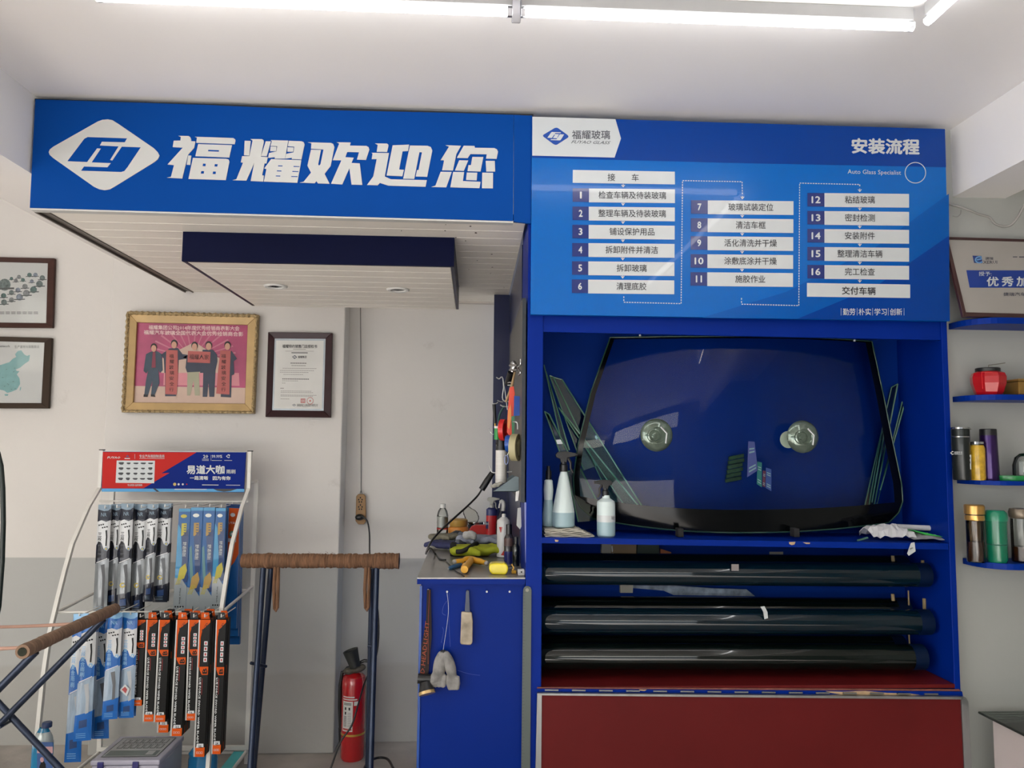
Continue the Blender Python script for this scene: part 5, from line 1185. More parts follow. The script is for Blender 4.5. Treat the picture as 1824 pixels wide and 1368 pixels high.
# ================================================================== EXTINGUISHER, POWER STRIP, CABLE
XR_ = mat('extinguisher_red', (178, 22, 28), 0.22, var=0.05, coat=0.8)
Ye = 3.98; c = P(628, 1330, Ye); r = 20.3*Ye/FPX; hh = lambda py_: P(630, py_, Ye).z
t = thing('fire_extinguisher', 'red fire extinguisher on the floor with a black funnel and cloth on top', 'extinguisher', (c.x, Ye, 0))
top_ = hh(1200)
MB().lathe((c.x, Ye, 0), [(r*.9, 0.0), (r*.95, .006), (r, .012), (r, top_-.03), (r*.93, top_-.010), (r*.72, top_), (r*.3, top_+.012), (r*.28, top_+.02)], 36).build('cylinder', XR_, t, smooth=30)
MB().lathe((c.x, Ye, 0), [(r*1.01, hh(1305)), (r*1.01, hh(1301.5))], 36).build('gold_band', mat('gold_band', (196, 160, 70), 0.3, 0.5), t, smooth=60)
mb = MB(); a0, a1 = -pi*.5-.85, -pi*.5+.32
def cyl(u): return a0+(a1-a0)*u
def cq(u0, v0, u1, v1, k, m):
    z0, z1 = hh(1296), hh(1243)
    n = 6; vs = []
    for i in range(n+1):
        a = cyl(u0+(u1-u0)*i/n); R_ = r*(1.012+.006*k); vs += [(c.x+R_*math.cos(a), Ye+R_*math.sin(a), z1+(z0-z1)*v0), (c.x+R_*math.cos(a), Ye+R_*math.sin(a), z1+(z0-z1)*v1)]
    mb.add(vs, [[2*i, 2*i+2, 2*i+3, 2*i+1] for i in range(n)], m)
cq(0, 0, .8, 1, 0, 0)
for v in (.06, .1): cq(.1, v, .7, v+.02, 1, 1)
for u, v in ((.2, .2), (.5, .2), (.2, .35)): cq(u, v, u+.12, v+.09, 1, 1)
for i in range(9): cq(.1, .5+i*.04, .36, .515+i*.04, 1, 1); cq(.42, .38+i*.055, .7, .39+i*.055, 1, 1)
cq(.05, .9, .75, .96, 1, 2); cq(.88, 0, 1.15, .14, 0, 0); cq(0, -.16, .9, -.12, 0, 0); cq(.0, -.08, 1.1, -.04, 0, 0)
mb.build('instruction_label', [mat('label_paper', (206, 204, 200), 0.5), PBL, mat('label_red', (170, 70, 60), 0.5)], t, kind='stuff')
MB().tube([P(610, 1196, Ye), P(606, 1220, Ye), P(605, 1260, Ye), P(607, 1300, Ye), P(608, 1326, Ye)], .009, 10).build('hose', BLK, t, smooth=60)
MB().tube([P(607.5, 1296, Ye), P(608, 1326, Ye)], .013, 10).build('hose_nozzle', BLK, t, smooth=60)
zv = top_+.014
MB().lathe((c.x, Ye, 0), [(.016, zv), (.018, zv+.03), (.012, zv+.04)], 14).build('valve', ALU, t, smooth=40)
MB().tube([(c.x+.01, Ye-.01, zv+.035), (c.x+.05, Ye-.02, zv+.055), (c.x+.085, Ye-.02, zv+.05)], .008, 8).build('handle', BLK, t, smooth=50)
MB().tube([(c.x, Ye, zv+.02), (c.x-.035, Ye, zv+.015), P(611, 1198, Ye)], .008, 8).build('hose', BLK, t, smooth=50)
e0, e1 = P(633, 1188, Ye-.03), P(624, 1158, Ye-.03); ax = (e1-e0)
MB().lathe(e0, [(.026, 0), (.030, ax.length*.4), (.038, ax.length), (.034, ax.length), (.03, ax.length*.9)], 24, axis=ax).build('funnel_cup', mat('charcoal_rubber', (38, 40, 38), 0.6), None, 'black rubber cup tilted on top of the fire extinguisher', 'cup', smooth=40)
mb = MB()
for i in range(9): mb.ball(P(618+i*3.4, 1196-i*.9+random.uniform(-1.5, 1.5), Ye-.02+random.uniform(-.015, .015)), .02, .02, .014+random.uniform(0, .006), 8)
mb.build('rag', mat('dirty_rag', (92, 86, 76), 0.95, var=.2, scale=30, bump=.4), None, 'crumpled grey-brown rag draped over the extinguisher head', 'rag', remesh=.006)
# power strip
YW = YA-0.002; PS = mat('power_strip_wood', (150, 112, 66), 0.5, var=0.1, scale=8, coat=.2)
t = thing('power_strip', 'tan power strip hanging on the wall with one black plug', 'power strip', P(642, 935, YW-.02))
mb = MB(); pts = [(634.5, 884), (638, 880), (647, 880.5), (650.5, 884), (651.5, 928), (648, 934), (638, 934), (633, 928)]
mb.prism([P(a, b, YW-.03) for a, b in pts], (0, .028, 0)); mb.build('strip_body', PS, t, bevel=.003)
S = Sheet(R4(633, 880, 652, 934), YW-.03)
for nm, y_ in (('socket', 890), ('socket', 903), ('socket', 921)):
    mb = MB(); 
    for dx, dy in ((-3, 0), (3, 0), (0, -3.5), (-2, 4), (2, 4)): S.ppoly(mb, [(642+dx-1, y_+dy-1.3), (642+dx+1, y_+dy-1.3), (642+dx+1, y_+dy+1.3), (642+dx-1, y_+dy+1.3)], 1, 0)
    mb.build(nm, DARK, t, kind='stuff')
MB().lathe(P(641, 921, YW-.032), [(.022, 0), (.024, -.012), (.016, -.024), (.008, -.028)], 18, axis='Y', sy=.7).build('plug', BLK, t, smooth=40)
CAB = mat('cable_black', (26, 26, 28), 0.45)
cp_ = [P(645, 920, 4.13), P(654, 928, 4.12), P(658, 950, 4.12), P(658.5, 985, 4.10), P(662, 1030, 3.9), P(673, 1090, 3.62), P(673, 1150, 3.60), P(664, 1185, 3.62), P(650, 1215, 3.72), P(638, 1255, 3.80), P(626, 1293, 3.78), P(605, 1325, 3.76), P(580, 1350, 3.70), P(550, 1372, 3.55)]
cp_[-1].z = .005; cp_[-2].z = .006
def smoothp(pts, n=5):
    out = []; N = len(pts)
    for i in range(N-1):
        p0, p1, p2, p3 = pts[max(0, i-1)], pts[i], pts[i+1], pts[min(N-1, i+2)]
        for k in range(n):
            t_ = k/n; out.append(0.5*((2*p1)+(p2-p0)*t_+(2*p0-5*p1+4*p2-p3)*t_**2+(3*p1-p0-3*p2+p3)*t_**3))
    return out+[pts[-1]]
MB().tube(smoothp(cp_), .0045, 8).build('power_cable', CAB, t, smooth=60)
MB().tube(smoothp([P(700, 1368, 3.6), P(690, 1352, 3.75), P(672, 1350, 3.78), P(655, 1358, 3.7), P(648, 1372, 3.6)]), .006, 8).build('cable_coil', CAB, None, 'black cable coil on the floor behind the sawhorse legs', 'cable', smooth=60)
MB().tube([P(642, 545, YW-.004), P(643, 700, YW-.004), P(643, 878, YW-.004)], .0022, 6).build('wall_wire', mat('wire_grey', (130, 128, 124), 0.6), None, 'thin grey wire running down the alcove wall to the power strip', 'wire', smooth=60)
MB().tube([P(640, 882, YW-.02), P(643, 872, YW-.01), P(646, 882, YW-.02)], .003, 6).build('strip_hook', ALU, t, smooth=60)
# ================================================================== WORKBENCH
BB2 = mat('bench_blue', (1, 36, 122), 0.4, var=0.06, scale=3.0, spec=0.1)
STL = mat('stainless_top', (150, 148, 144), 0.36, 0.6, var=0.12, scale=6)
zB = P(840, 1029, YF).z
xb0, xb1 = P(743, 1029, YF).x, xl0-0.002
bench = thing('workbench', 'blue workbench with a stainless steel top against the cabinet side', 'workbench', ((xb0+xb1)/2, 3.3, 0))
box('worktop', xb0, xb1, YF, 4.02, zB-0.004, zB, STL, bench)
box('top_board', xb0, xb1, YF+0.002, 4.02, zB-0.022, zB-0.0045, BB2, bench)
xf0 = P(750, 1045, YF+.02).x
box('front_panel', xf0, xb1, YF+0.02, YF+0.04, 0, zB-0.023, BB2, bench)
box('side_panel', xf0, xf0+0.018, YF+0.041, 4.0, 0, zB-0.023, BB2, bench)
box('edge_strip', xf0-0.004, xf0+0.004, YF+0.015, YF+0.02, 0, zB-0.03, mat('edge_blue_light', (20, 70, 150), 0.3), bench)
SB = Sheet([(743, 1040), (950, 1040), (950, 1368), (740, 1368)], YF+0.02)
for x, y in ((763, 1050), (796.5, 1053), (832.5, 1052), (867, 1053), (907.5, 1053)):
    MB().lathe(P(x, y, YF+.02), [(.0001, -.011), (.0035, -.011), (.0035, -.008), (.0018, -.008), (.0018, 0)], 10, axis='Y').build('hook_screw', ALU, bench, smooth=40)
mb = MB()
for pl in ([(800, 1056), (799, 1090), (802, 1152)], [(796, 1070), (790, 1080), (788, 1092), (794, 1096)], [(788, 1117), (790, 1125), (786, 1145)], [(815, 1194), (835, 1200), (855, 1203)]):
    mb.tube(smoothp([SB.px(*p, 0.5) for p in pl]), .0004, 4)
mb.build('scratch', mat('scratch_pale', (80, 100, 170), 0.6), bench, kind='stuff')
# dark blue panel behind the tools, between bench and canopy
NP = mat('back_navy_panel', (4, 18, 66), 0.3, var=0.1, coat=0.1)
xa_ = P(880, 560, 3.95).x
box('tool_back_panel', xa_, xl0-0.004, 3.95, 3.97, zB+0.001, ZS-0.002, NP, None, label='dark blue panel standing behind the tools at the back of the bench', cat='panel')
box('cabinet_end_panel', xl0-0.003, xl0+0.012, YBK+0.002, 4.0, zB+.002, ZS-0.002, NP, None, label='dark blue side panel between display cabinet and back wall', cat='panel')
# tool board on the cabinet side
XPB = 0.165
TB = mat('tool_board_grey', (74, 71, 68), 0.45, var=0.08, scale=8, coat=.1); TBE = mat('tool_board_edge', (30, 38, 46), 0.5)
zt_, zb_ = PX(930, 534, XPB).z, P(932, 895, 2.66).z
tb = thing('tool_board', 'dark grey tool board with hooks on the side of the blue cabinet', 'tool board', (XPB+.008, 3.1, zb_))
box('board_face', XPB, XPB+0.002, 2.664, 3.58, zb_, zt_, TB, tb)
box('board_core', XPB+0.0025, xl0-0.005, 2.664, 3.58, zb_, zt_, TBE, tb)
box('board_edge', XPB, xl0-0.005, 2.655, 2.663, zb_, zt_, TBE, tb)
WIRE = mat('wire_white', (190, 190, 190), 0.3, 0.5)
def H(px_, py_, X): return PX(px_, py_, X) if abs(px_-843.6) > 4 else P(px_, py_, 3)
def at(px_, py_, Y): return P(px_, py_, Y)
def hk(pts, Y, r=.0022, m=WIRE): 
    MB().tube(smoothp([at(a, b, Y) for a, b in pts], 4), r, 6).build('wire_hook', m, tb, smooth=60)
hk([(884, 672), (889, 675), (896, 675), (904, 730)], 3.1); hk([(896, 674), (897, 690), (896, 712), (915, 715), (925, 715)], 3.0); hk([(895, 711), (900, 715), (914, 715)], 2.95)
hk([(891, 721), (897, 724), (910, 724)], 2.92); hk([(886, 713), (890, 715), (896, 716)], 3.3); hk([(878, 719), (884, 719), (887, 716)], 3.3)
hk([(904, 682), (909, 681), (916, 684)], 2.85); hk([(904, 686), (912, 686)], 2.85); hk([(893, 748), (897, 753), (903, 754)], 2.9); hk([(913, 751), (921, 753), (922, 765)], 2.75)
hk([(871, 763), (873, 769), (879, 774)], 3.4); hk([(871, 828), (874, 836), (880, 842), (912, 840)], 2.95)
# plumbing-like chrome gun hanging at the top
t = thing('chrome_gun', 'chrome caulking gun head hanging highest on the tool board', 'tool', P(917, 690, 2.85))
CH = mat('chrome', (190, 190, 190), 0.12, 0.95, var=.1)
MB().tube([at(914, 647, 2.86), at(917, 651, 2.85), at(913, 661, 2.86)], .012, 14).build('gun_head', CH, t, smooth=50)
for a, b in ((650, 652), (658, 660)): MB().tube([at(908, a+1, 2.86), at(921, a+1, 2.80)], .004, 10).build('ring', CH, t, smooth=50)
MB().tube(smoothp([at(927, 640, 2.66), at(927, 650, 2.66), at(922, 655, 2.70), at(927, 663, 2.66), at(924, 668, 2.68)]), .0035, 8).build('trigger_lever', CH, t, smooth=50)
MB().tube([at(911, 663, 2.88), at(905, 684, 2.92)], .014, 12).build('dark_barrel', BLK, t, smooth=50)
# brush with wooden handle
t = thing('wooden_stick', 'pale wooden stick hanging diagonally on the tool board', 'tool', at(900, 716, 2.84))
MB().tube([at(917, 663, 2.84), at(911, 690, 2.84), at(901, 716, 2.84)], [.004, .0055, .004], 10).build('stick', mat('raw_stick', (168, 142, 104), 0.7), t, smooth=50)
# orange-red scraper
def flat(name, pts, Y, th, m, t, **k): return MB().prism([at(a, b, Y) for a, b in pts], (0, th, 0)).build(name, m, t, **k)
OREDM = mat('orange_red', (226, 74, 50), 0.35, var=.06)
t = thing('orange_scraper', 'long orange-red plastic scraper hanging on the tool board', 'tool', at(910, 775, 2.80))
flat('blade', [(908, 690), (915, 688), (917, 700), (916, 740), (912, 775), (908, 777), (903, 770), (904, 740)], 2.80, .006, OREDM, t, bevel=.001)
flat('handle_insert', [(905, 732), (910, 720), (911, 745), (907, 765), (904, 760)], 2.795, .003, mat('orange_light', (224, 140, 70), 0.4), t)
def ringtape(name, label, px_, py_, r1, r2, w_, Y, m, tilt=0.15, sx=1.0):
    c = at(px_, py_, Y); ax = Vector((1, -tilt, 0)).normalized()
    return MB().lathe(c-ax*w_/2, [(r2, 0), (r1, 0), (r1, w_), (r2, w_), (r2, 0)], 36, axis=ax).build(name, m, None, label, 'tape', smooth=40)
ringtape('tape_roll', 'red tape roll hanging on the tool board beside the green-lidded can', 896.5, 766, .040, .026, .018, 2.84, mat('tape_red', (206, 36, 36), 0.3), .35)
flat('blue_card', [(916, 705), (926, 706), (927, 740), (915, 741)], 2.78, .01, mat('card_royal', (24, 74, 160), 0.4), None, label='small royal blue pack on the tool board right of the orange scraper', cat='pack')
flat('green_card', [(911, 742), (917, 740), (916, 776), (912, 778)], 2.79, .006, mat('card_green', (60, 120, 84), 0.4), None, label='thin green strip pack hanging under the blue pack', cat='pack')
ringtape('tape_roll', 'blue tape roll hanging low on the tool board over the scissors', 906, 790, .030, .018, .016, 2.78, mat('tape_blue', (28, 80, 168), 0.3), .3)
ringtape('tape_roll', 'wide cream masking tape roll hanging on the tool board', 918, 797, .048, .030, .024, 2.74, mat('tape_cream', (178, 170, 132), 0.45, var=.1), .35)
t = thing('caulk_can', 'pale labelled sealant tube with a green top in the metal shelf bracket', 'can', at(893, 862, 2.86)); c = at(893, 800, 2.86); z_ = lambda y: at(893, y, 2.86).z
MB().lathe((c.x, 2.86, 0), [(.021, z_(860)), (.021, z_(802))], 22).build('label_sleeve', mat('label_white_lines', (206, 204, 200), 0.35, var=.1, scale=120, stretch=(.01, .01, 1)), t, smooth=50)
MB().lathe((c.x, 2.86, 0), [(.0205, z_(802)), (.0205, z_(783))], 22).build('dark_band', BLK, t, smooth=50)
MB().tube([at(885.5, 783, 2.83), at(885.5, 763, 2.83)], .011, 14).build('green_cap', mat('cap_green', (34, 140, 66), 0.35), t, smooth=50)
MB().tube([at(885.5, 763, 2.83), at(885.5, 759, 2.83)], .0112, 14).build('white_rim', WPL, t, smooth=50)
t = thing('black_rod_tool', 'thin black tool with a brass tip hanging at the back of the tool board', 'tool', at(882, 758, 3.2))
MB().tube([at(880, 720, 3.2), at(882, 754, 3.2)], .007, 10).build('rod', BLK, t, smooth=50); MB().tube([at(882, 753, 3.2), at(882, 759, 3.2)], .004, 8).build('tip', mat('brass', (190, 150, 80), .3, .8), t, smooth=50)
MB().tube(smoothp([at(899, 722, 3.0), at(891, 736, 3.0), at(888, 750, 3.0), at(889, 762, 3.0)]), [.004]*15+[.004], 8).build('green_cable', mat('dark_teal', (34, 78, 74), 0.5), None, 'dark teal looped cord hanging behind the red tape', 'cord', smooth=60)
t = thing('scissors', 'blue-handled scissors hanging under the blue tape', 'scissors', at(902, 825, 2.77))
lp = [at(902+3.2*math.cos(a), 819+8*math.sin(a), 2.77) for a in [i*pi/8 for i in range(16)]]
MB().tube(lp, .0016, 6, closed=True).build('handle_loop', mat('scissor_blue', (150, 165, 215), 0.3), t, smooth=60); MB().tube([at(904, 811, 2.77), at(907, 803, 2.77)], .002, 6).build('blade', CH, t)
t = thing('shelf_bracket', 'small galvanised metal tray bracket low on the tool board', 'bracket', at(905, 877, 2.78)); GALV = mat('galvanised', (92, 104, 108), 0.4, 0.5, var=.15)
flat('side_plate', [(878, 876), (918, 848), (924, 850), (924, 876)], 2.74, .002, GALV, t)
MB().prism([at(878, 876, 2.74), at(924, 876, 2.74), at(918, 874, 2.88), at(880, 874, 2.88)], (0, 0, .002)).build('tray_floor', GALV, t)
flat('back_plate', [(895, 858), (912, 846), (917, 848), (917, 860), (897, 864)], 2.86, .002, GALV, t)
mb = MB()
for i in range(7): mb.ball(at(877+i*2.6, 866+2*math.sin(i*2)+i*-.7, 2.80), .008, .01, .006, 6)
mb.build('crumpled_wrapper', mat('wrapper_grey', (170, 168, 158), .5, var=.3, scale=60), None, 'crumpled pale wrapper lying in the metal bracket', 'wrapper', remesh=.003)
flat('white_clip', [(919, 876), (925, 874), (923, 892), (918, 893)], 2.70, .008, WPL, None, label='white plastic clip hanging below the metal bracket', cat='clip', bevel=.001)
flat('glass_scraper', [(922, 905), (928, 904), (929, 938), (926, 943), (920, 936)], 2.72, .006, mat('pale_plastic', (176, 178, 174), 0.4), None, label='narrow pale scraper blade stuck on the blue cabinet side above the bench', cat='scraper', bevel=.001)
flat('metal_plate', [(934, 895), (938.5, 895), (938.5, 1002), (936, 1002)], 2.652, .002, mat('plate_lilac', (110, 116, 160), .3, .4), None, label='thin metal protection plate on the cabinet corner', cat='plate')
# soldering-iron like handle and its cord
t = thing('heat_tool', 'black tool handle on a thin cord hooked at the back panel', 'tool', at(858, 872, 3.5))
MB().tube([at(877, 842, 3.5), at(868, 856, 3.5), at(858, 872, 3.5)], [.012, .015, .015], 12).build('handle', BLK, t, smooth=50)
pc = [at(858, 872, 3.5), at(850, 884, 3.4), at(832, 902, 3.3), at(812, 920, 3.2), at(790, 940, 3.05), at(773, 958, 2.95), at(764, 972, 2.85), at(759, 986, 2.75)]
MB().tube(smoothp(pc), .0042, 8).build('cord', BLK, t, smooth=60)
MB().tube(smoothp([at(759, 986, 2.75), at(766, 976, 2.85), PZ(775, 986, zB+.006), PZ(784, 996, zB+.004), PZ(795, 997, zB+.004)]), .0035, 8).build('cord_tail', BLK, t, smooth=60)

# ------------------------------------------------------------------ things on the bench (feet on the steel top)
def base(px_, py_): return PZ(px_, py_, zB)
def zat(px_, py_, Y): return P(px_, py_, Y).z
b2 = lambda x, y: (760+x/8.551, 880+y/8.551)
def fr(x, yb): return base(*b2(x, yb))
CLB = mat('clear_bottle', (186, 186, 184), 0.08, var=.1, coat=1.0)
CLG = glass('thin_clear', (0.86, 0.88, 0.87), 0.9, 0.03, 1.45)
c = base(788, 951); Y = c.y; r = 10*Y/FPX; z_ = lambda y: zat(788, y, Y)
t = thing('clear_bottle', 'clear plastic bottle with white cap and red label stripe, back left of bench', 'bottle', c)
MB().lathe((c.x, Y, 0), [(r*.95, z_(951)), (r, z_(948)), (r, z_(918)), (r*.8, z_(910)), (r*.5, z_(905)), (r*.42, z_(904))], 24).build('bottle_body', CLG, t, smooth=40)
MB().lathe((c.x, Y, 0), [(r*.5, z_(904.5)), (r*.5, z_(897.5))], 18).build('cap', WPL, t, smooth=40)
MB().lathe((c.x, Y, 0), [(r*1.02, z_(942.5)), (r*1.02, z_(940))], 24).build('red_stripe', mat('stripe_red', (180, 60, 52), .4), t, smooth=60)
MB().lathe((c.x, Y, 0), [(r*.98, z_(939)), (r*.98, z_(920))], 24).build('label_sleeve', mat('soft_white_label', (214, 212, 208), .4), t, smooth=60)
c = base(816.5, 952); Y = c.y; z_ = lambda y: zat(816, y, Y)
t = thing('storage_jar', 'squat orange jar with a yellow-brown lid at the back of the bench', 'jar', c)
MB().lathe((c.x, Y, 0), [(.045, z_(952)), (.052, z_(948)), (.052, z_(941)), (.044, z_(937.5))], 28).build('jar_body', mat('jar_orange', (214, 140, 62), .4), t, smooth=40)
MB().lathe((c.x, Y, 0), [(.044, z_(937)), (.044, z_(935.5)), (.046, z_(934)), (.046, z_(926)), (.038, z_(924))], 28).build('lid', mat('jar_lid', (178, 140, 66), .4), t, smooth=40)
c = base(848, 949); Y = c.y-.02; z_ = lambda y: zat(848, y, Y)
t = thing('round_tin', 'low tin with a silver rim behind the red sander on the bench', 'tin', (c.x, Y, c.z))
MB().lathe((c.x, Y, 0), [(.044, z_(950)), (.044, z_(933))], 28).build('tin_body', mat('tin_dark', (70, 72, 90), .4), t, smooth=40); MB().lathe((c.x, Y, 0), [(.046, z_(933)), (.046, z_(929)), (.04, z_(929))], 28).build('rim', CH, t, smooth=40)
mb = MB()
for i in range(8): mb.ball(at(838+random.uniform(-7, 8), 915+random.uniform(-9, 14), 3.95), .025, .02, .03, 7)
mb.build('plastic_bag', glass('bag_clear', (0.93, 0.93, 0.90), 0.35, 0.2, 1.25), None, 'crumpled clear plastic bag behind the tins on the bench', 'bag', remesh=.008)
c = fr(790, 640); Y = c.y; sc = Y/FPX
t = thing('red_case', 'red plastic tape case with arched top behind the gloves', 'case', c)
MB().prism([P(a, b, Y) for a, b in [(836, 952), (836, 943), (840, 938), (847, 935.5), (866, 935.5), (867, 952)]], (0, .04, 0)).build('shell', mat('case_red', (196, 40, 36), .35), t, bevel=.003)
# red and blue trigger bottle
c = fr(985, 700); Y = c.y; z_ = lambda y: zat(875, y, Y); r = 9.5*Y/FPX
t = thing('spray_bottle', 'red and blue cleaner spray bottle with grey trigger on the bench', 'spray bottle', c, 'bottles and cans on the bench')
MB().lathe((c.x, Y, 0), [(r, z_(962), 1), (r, z_(953), 0), (r, z_(918), 1), (r, z_(907), 1), (r*.6, z_(904), 1)], 24, sy=.7).build('bottle_body', [mat('bottle_red', (190, 32, 38), .35), mat('bottle_navy', (34, 42, 100), .35)], t, smooth=40)
S = Sheet([(865.5, 929), (875, 929), (875, 945), (865.5, 945)], Y-r*.74); mb = MB(); S.rect(mb, 0, 0, .4, .8, 0, 1); S.text(mb, '84', (0, .1, .5, .4), 1, 0, 0.03, 1); S.rect(mb, .5, 0, .55, 1, 1, 0); mb.build('label_print', [PW, mat('bottle_navy', (1, 1, 1))], t, kind='stuff')
trigger(t, (c.x, Y), z_(906), .8, m=mat('trigger_grey', (168, 168, 162), .4), face=1)
# clear gooseneck spray
c = fr(1130, 800); Y = c.y; z_ = lambda y: zat(893, y, Y); r = 9*Y/FPX
t = thing('spray_bottle', 'clear spray bottle with a pale curved trigger head on the bench', 'spray bottle', c, 'bottles and cans on the bench')
MB().lathe((c.x, Y, 0), [(r, z_(973)), (r, z_(935)), (r*.7, z_(922)), (r*.35, z_(914)), (r*.35, z_(905))], 24).build('bottle_body', CLG, t, smooth=40)
MB().tube(smoothp([at(896, 910, Y), at(897, 898, Y), at(894, 892.5, Y), at(890.5, 897, Y), at(889, 905, Y)]), [.010]*8+[.008]*6+[.004]*7, 10).build('trigger_head', mat('trigger_pale', (196, 196, 194), .35), t, smooth=60)
# white aerosol with red mark
c = fr(1170, 960); Y = c.y; z_ = lambda y: zat(899, y, Y); r = 12*Y/FPX
t = thing('aerosol_can', 'white aerosol can with a red shield mark on the bench', 'spray can', c, 'bottles and cans on the bench')
MB().lathe((c.x, Y, 0), [(r, z_(991)), (r, z_(929)), (r*.92, z_(926)), (r*.5, z_(922)), (r*.45, z_(921))], 28).build('can_body', mat('can_white', (206, 206, 206), .25, coat=.4), t, smooth=35)
MB().lathe((c.x, Y, 0), [(r*.3, z_(921)), (r*.3, z_(916)), (r*.2, z_(915))], 16).build('nozzle', WPL, t, smooth=40)
S = Sheet([(888, 929), (904, 929), (904, 990), (888, 990)], Y-r*1.01); mb = MB(); S.poly(mb, [(.05, .16), (.45, .16), (.25, .34)], 0, 0); S.poly(mb, [(.9, .72), (.95, 1), (.25, .98)], 0, 0); S.poly(mb, [(.35, .16), (.4, .16), (.24, .30)], 1, 1); mb.build('label_print', [mat('can_red', (196, 52, 44), .4), PW], t, kind='stuff')
# two dark small bottles
for (px_, pb, pt, rr_, lab, mm, lowc) in ((906, 1004, 934, 8.4, 'dark translucent bottle with a blue lower half on the bench', mat('smoke_bottle', (50, 46, 48), .15, coat=.6), mat('blue_fluid', (40, 44, 110), .2, coat=.5)), (919, 1008, 956, 6.0, 'slim black bottle nearest the cabinet on the bench', mat('black_bottle', (16, 22, 20), .15, coat=.5), mat('black_bottle', (1, 1, 1)))):
    c = base(px_, pb); Y = c.y; z_ = lambda y: zat(px_, y, Y); r = rr_*Y/FPX; h = pb-pt
    t = thing('small_bottle', lab, 'bottle', c, 'bottles and cans on the bench')
    MB().lathe((c.x, Y, 0), [(r, z_(pb), 1), (r, z_(pb-h*.32), 0), (r, z_(pb-h*.66), 0), (r*.6, z_(pb-h*.76), 0)], 24).build('bottle_body', [mm, lowc], t, smooth=40)
    MB().lathe((c.x, Y, 0), [(r*.62, z_(pb-h*.75)), (r*.62, z_(pt))], 18).build('cap', BLK, t, smooth=40)
    if px_ < 910: MB().lathe((c.x, Y, 0), [(r*1.02, z_(972)), (r*1.02, z_(958))], 24).build('label_sleeve', mat('brown_label', (92, 70, 66), .4), t, smooth=60)
# gloves: a palm, four fingers and a thumb, merged into one soft surface
def glove(name, label, cx, cy, ang, s, mats, grp, flat_=.35, spread=.25, dz=.0, vox=.0035, part=None):
    """cx, cy: palm centre in photo px on the bench; ang: direction of the fingers in the bench plane (radians)"""
    c = PZ(cx, cy, zB); c.z = zB+dz; d = Vector((math.cos(ang), math.sin(ang), 0)); n = Vector((-d.y, d.x, 0)); up = Vector((0, 0, 1)); h = .016*s
    mb = MB()
    for k in range(9):
        f = k/8; p = c-d*(.05-.09*f)*s; w_ = (.034+.008*math.sin(pi*f))*s
        for e in (-.5, 0, .5): mb.ball(p+n*w_*e*1.1+up*h, .020*s, .020*s, h*.95, 8)
    for i, (o, L) in enumerate(((-.03, .062), (-.010, .074), (.012, .070), (.032, .055))):
        a = (i-1.5)*spread*.35; dd = (d*math.cos(a)+n*math.sin(a)); p0 = c+d*.035*s+n*o*s+up*h
        mb.tube([p0, p0+dd*L*.5*s+up*.006*s, p0+dd*L*s-up*.004*s], [.0115*s, .0105*s, .0085*s], 10); mb.ball(p0+dd*L*s-up*.004*s, .0088*s, .0088*s, .0088*s, 6)
    p0 = c-d*.01*s-n*.03*s+up*h; q = p0+(d*.45-n*.85).normalized()*.05*s; mb.tube([p0, (p0+q)/2+up*.003, q], [.014*s, .012*s, .009*s], 10); mb.ball(q, .0095*s, .0095*s, .0095*s, 6)
    if part is None: return mb.build(name, mats[0], None, label, 'glove', grp, remesh=vox)
    t = thing(name, label, 'glove', (c.x, c.y, zB+dz), grp); mb.build('glove_shell', mats[0], t, remesh=vox); part(t, c, d, n, s, h); return t
GG = 'work gloves heaped on the bench'
glove('work_glove', 'olive beige work glove under the heap at the back left', 788, 962, .3, .95, [mat('glove_beige', (128, 124, 108), .9, var=.2, scale=60)], GG)
def navyp(t, c, d, n, s, h): MB().lathe(c-d*.062*s+Vector((0, 0, h)), [(.026*s, 0), (.030*s, .006), (.028*s, .02*s)], 18, axis=d, sx=.6).build('cuff', mat('cuff_grey', (90, 94, 104), .8), t, smooth=60)
glove('work_glove', 'navy work glove folded left of the yellow glove', 800, 980, 2.6, 1.05, [mat('glove_navy', (44, 48, 86), .75, var=.15, scale=40, bump=.3)], GG, part=navyp, dz=.006)
glove('work_glove', 'pale grey knit glove with dark edging in the middle of the heap', 848, 974, -.35, 1.25, [mat('glove_paleg', (146, 152, 168), .85, var=.2, scale=50, bump=.4)], GG, part=navyp, dz=.014)
def yel(t, c, d, n, s, h):
    MB().tube(smoothp([c-d*.05*s-n*.04*s+Vector((0, 0, h)), c-d*.03*s-n*.045*s+Vector((0, 0, h*1.2)), c+d*.0*s-n*.02*s+Vector((0, 0, h*2.0)), c+d*.012*s+n*.005*s+Vector((0, 0, h*2.1))]), .007*s, 8).build('black_palm_patch', mat('glove_black', (24, 24, 22), .8), t, smooth=60)
    MB().lathe(c-d*.068*s+Vector((0, 0, h)), [(.024*s, 0), (.032*s, .006), (.030*s, .018*s)], 18, axis=d, sx=.55).build('cuff', mat('glove_black', (1, 1, 1)), t, smooth=60)
glove('work_glove', 'lime yellow and black work glove in front of the heap', 842, 990, .05, 1.35, [mat('glove_lime', (164, 172, 34), .7, var=.12, scale=40, bump=.25)], GG, part=yel, dz=.002)
mb = MB()
for i in range(7): mb.ball(at(*b2(590+i*22, 625+12*math.sin(i*1.3)), 3.35), .014, .014, .018, 7)
mb.build('goggles', mat('rag_white', (190, 188, 186), .7, var=.2, scale=50), None, 'small white balled cloth between the gloves and red case', 'cloth', remesh=.004)
c = fr(450, 665); t = thing('knife_pack', 'small pale blue blister pack with dark rim behind the navy glove', 'pack', c)
MB().prism([P(*b2(a, b), c.y) for a, b in ((350, 600), (440, 555), (520, 560), (555, 630), (540, 660), (380, 650))], (0, .012, 0)).build('dark_rim', mat('rim_dark', (52, 56, 64), .5), t, bevel=.002)
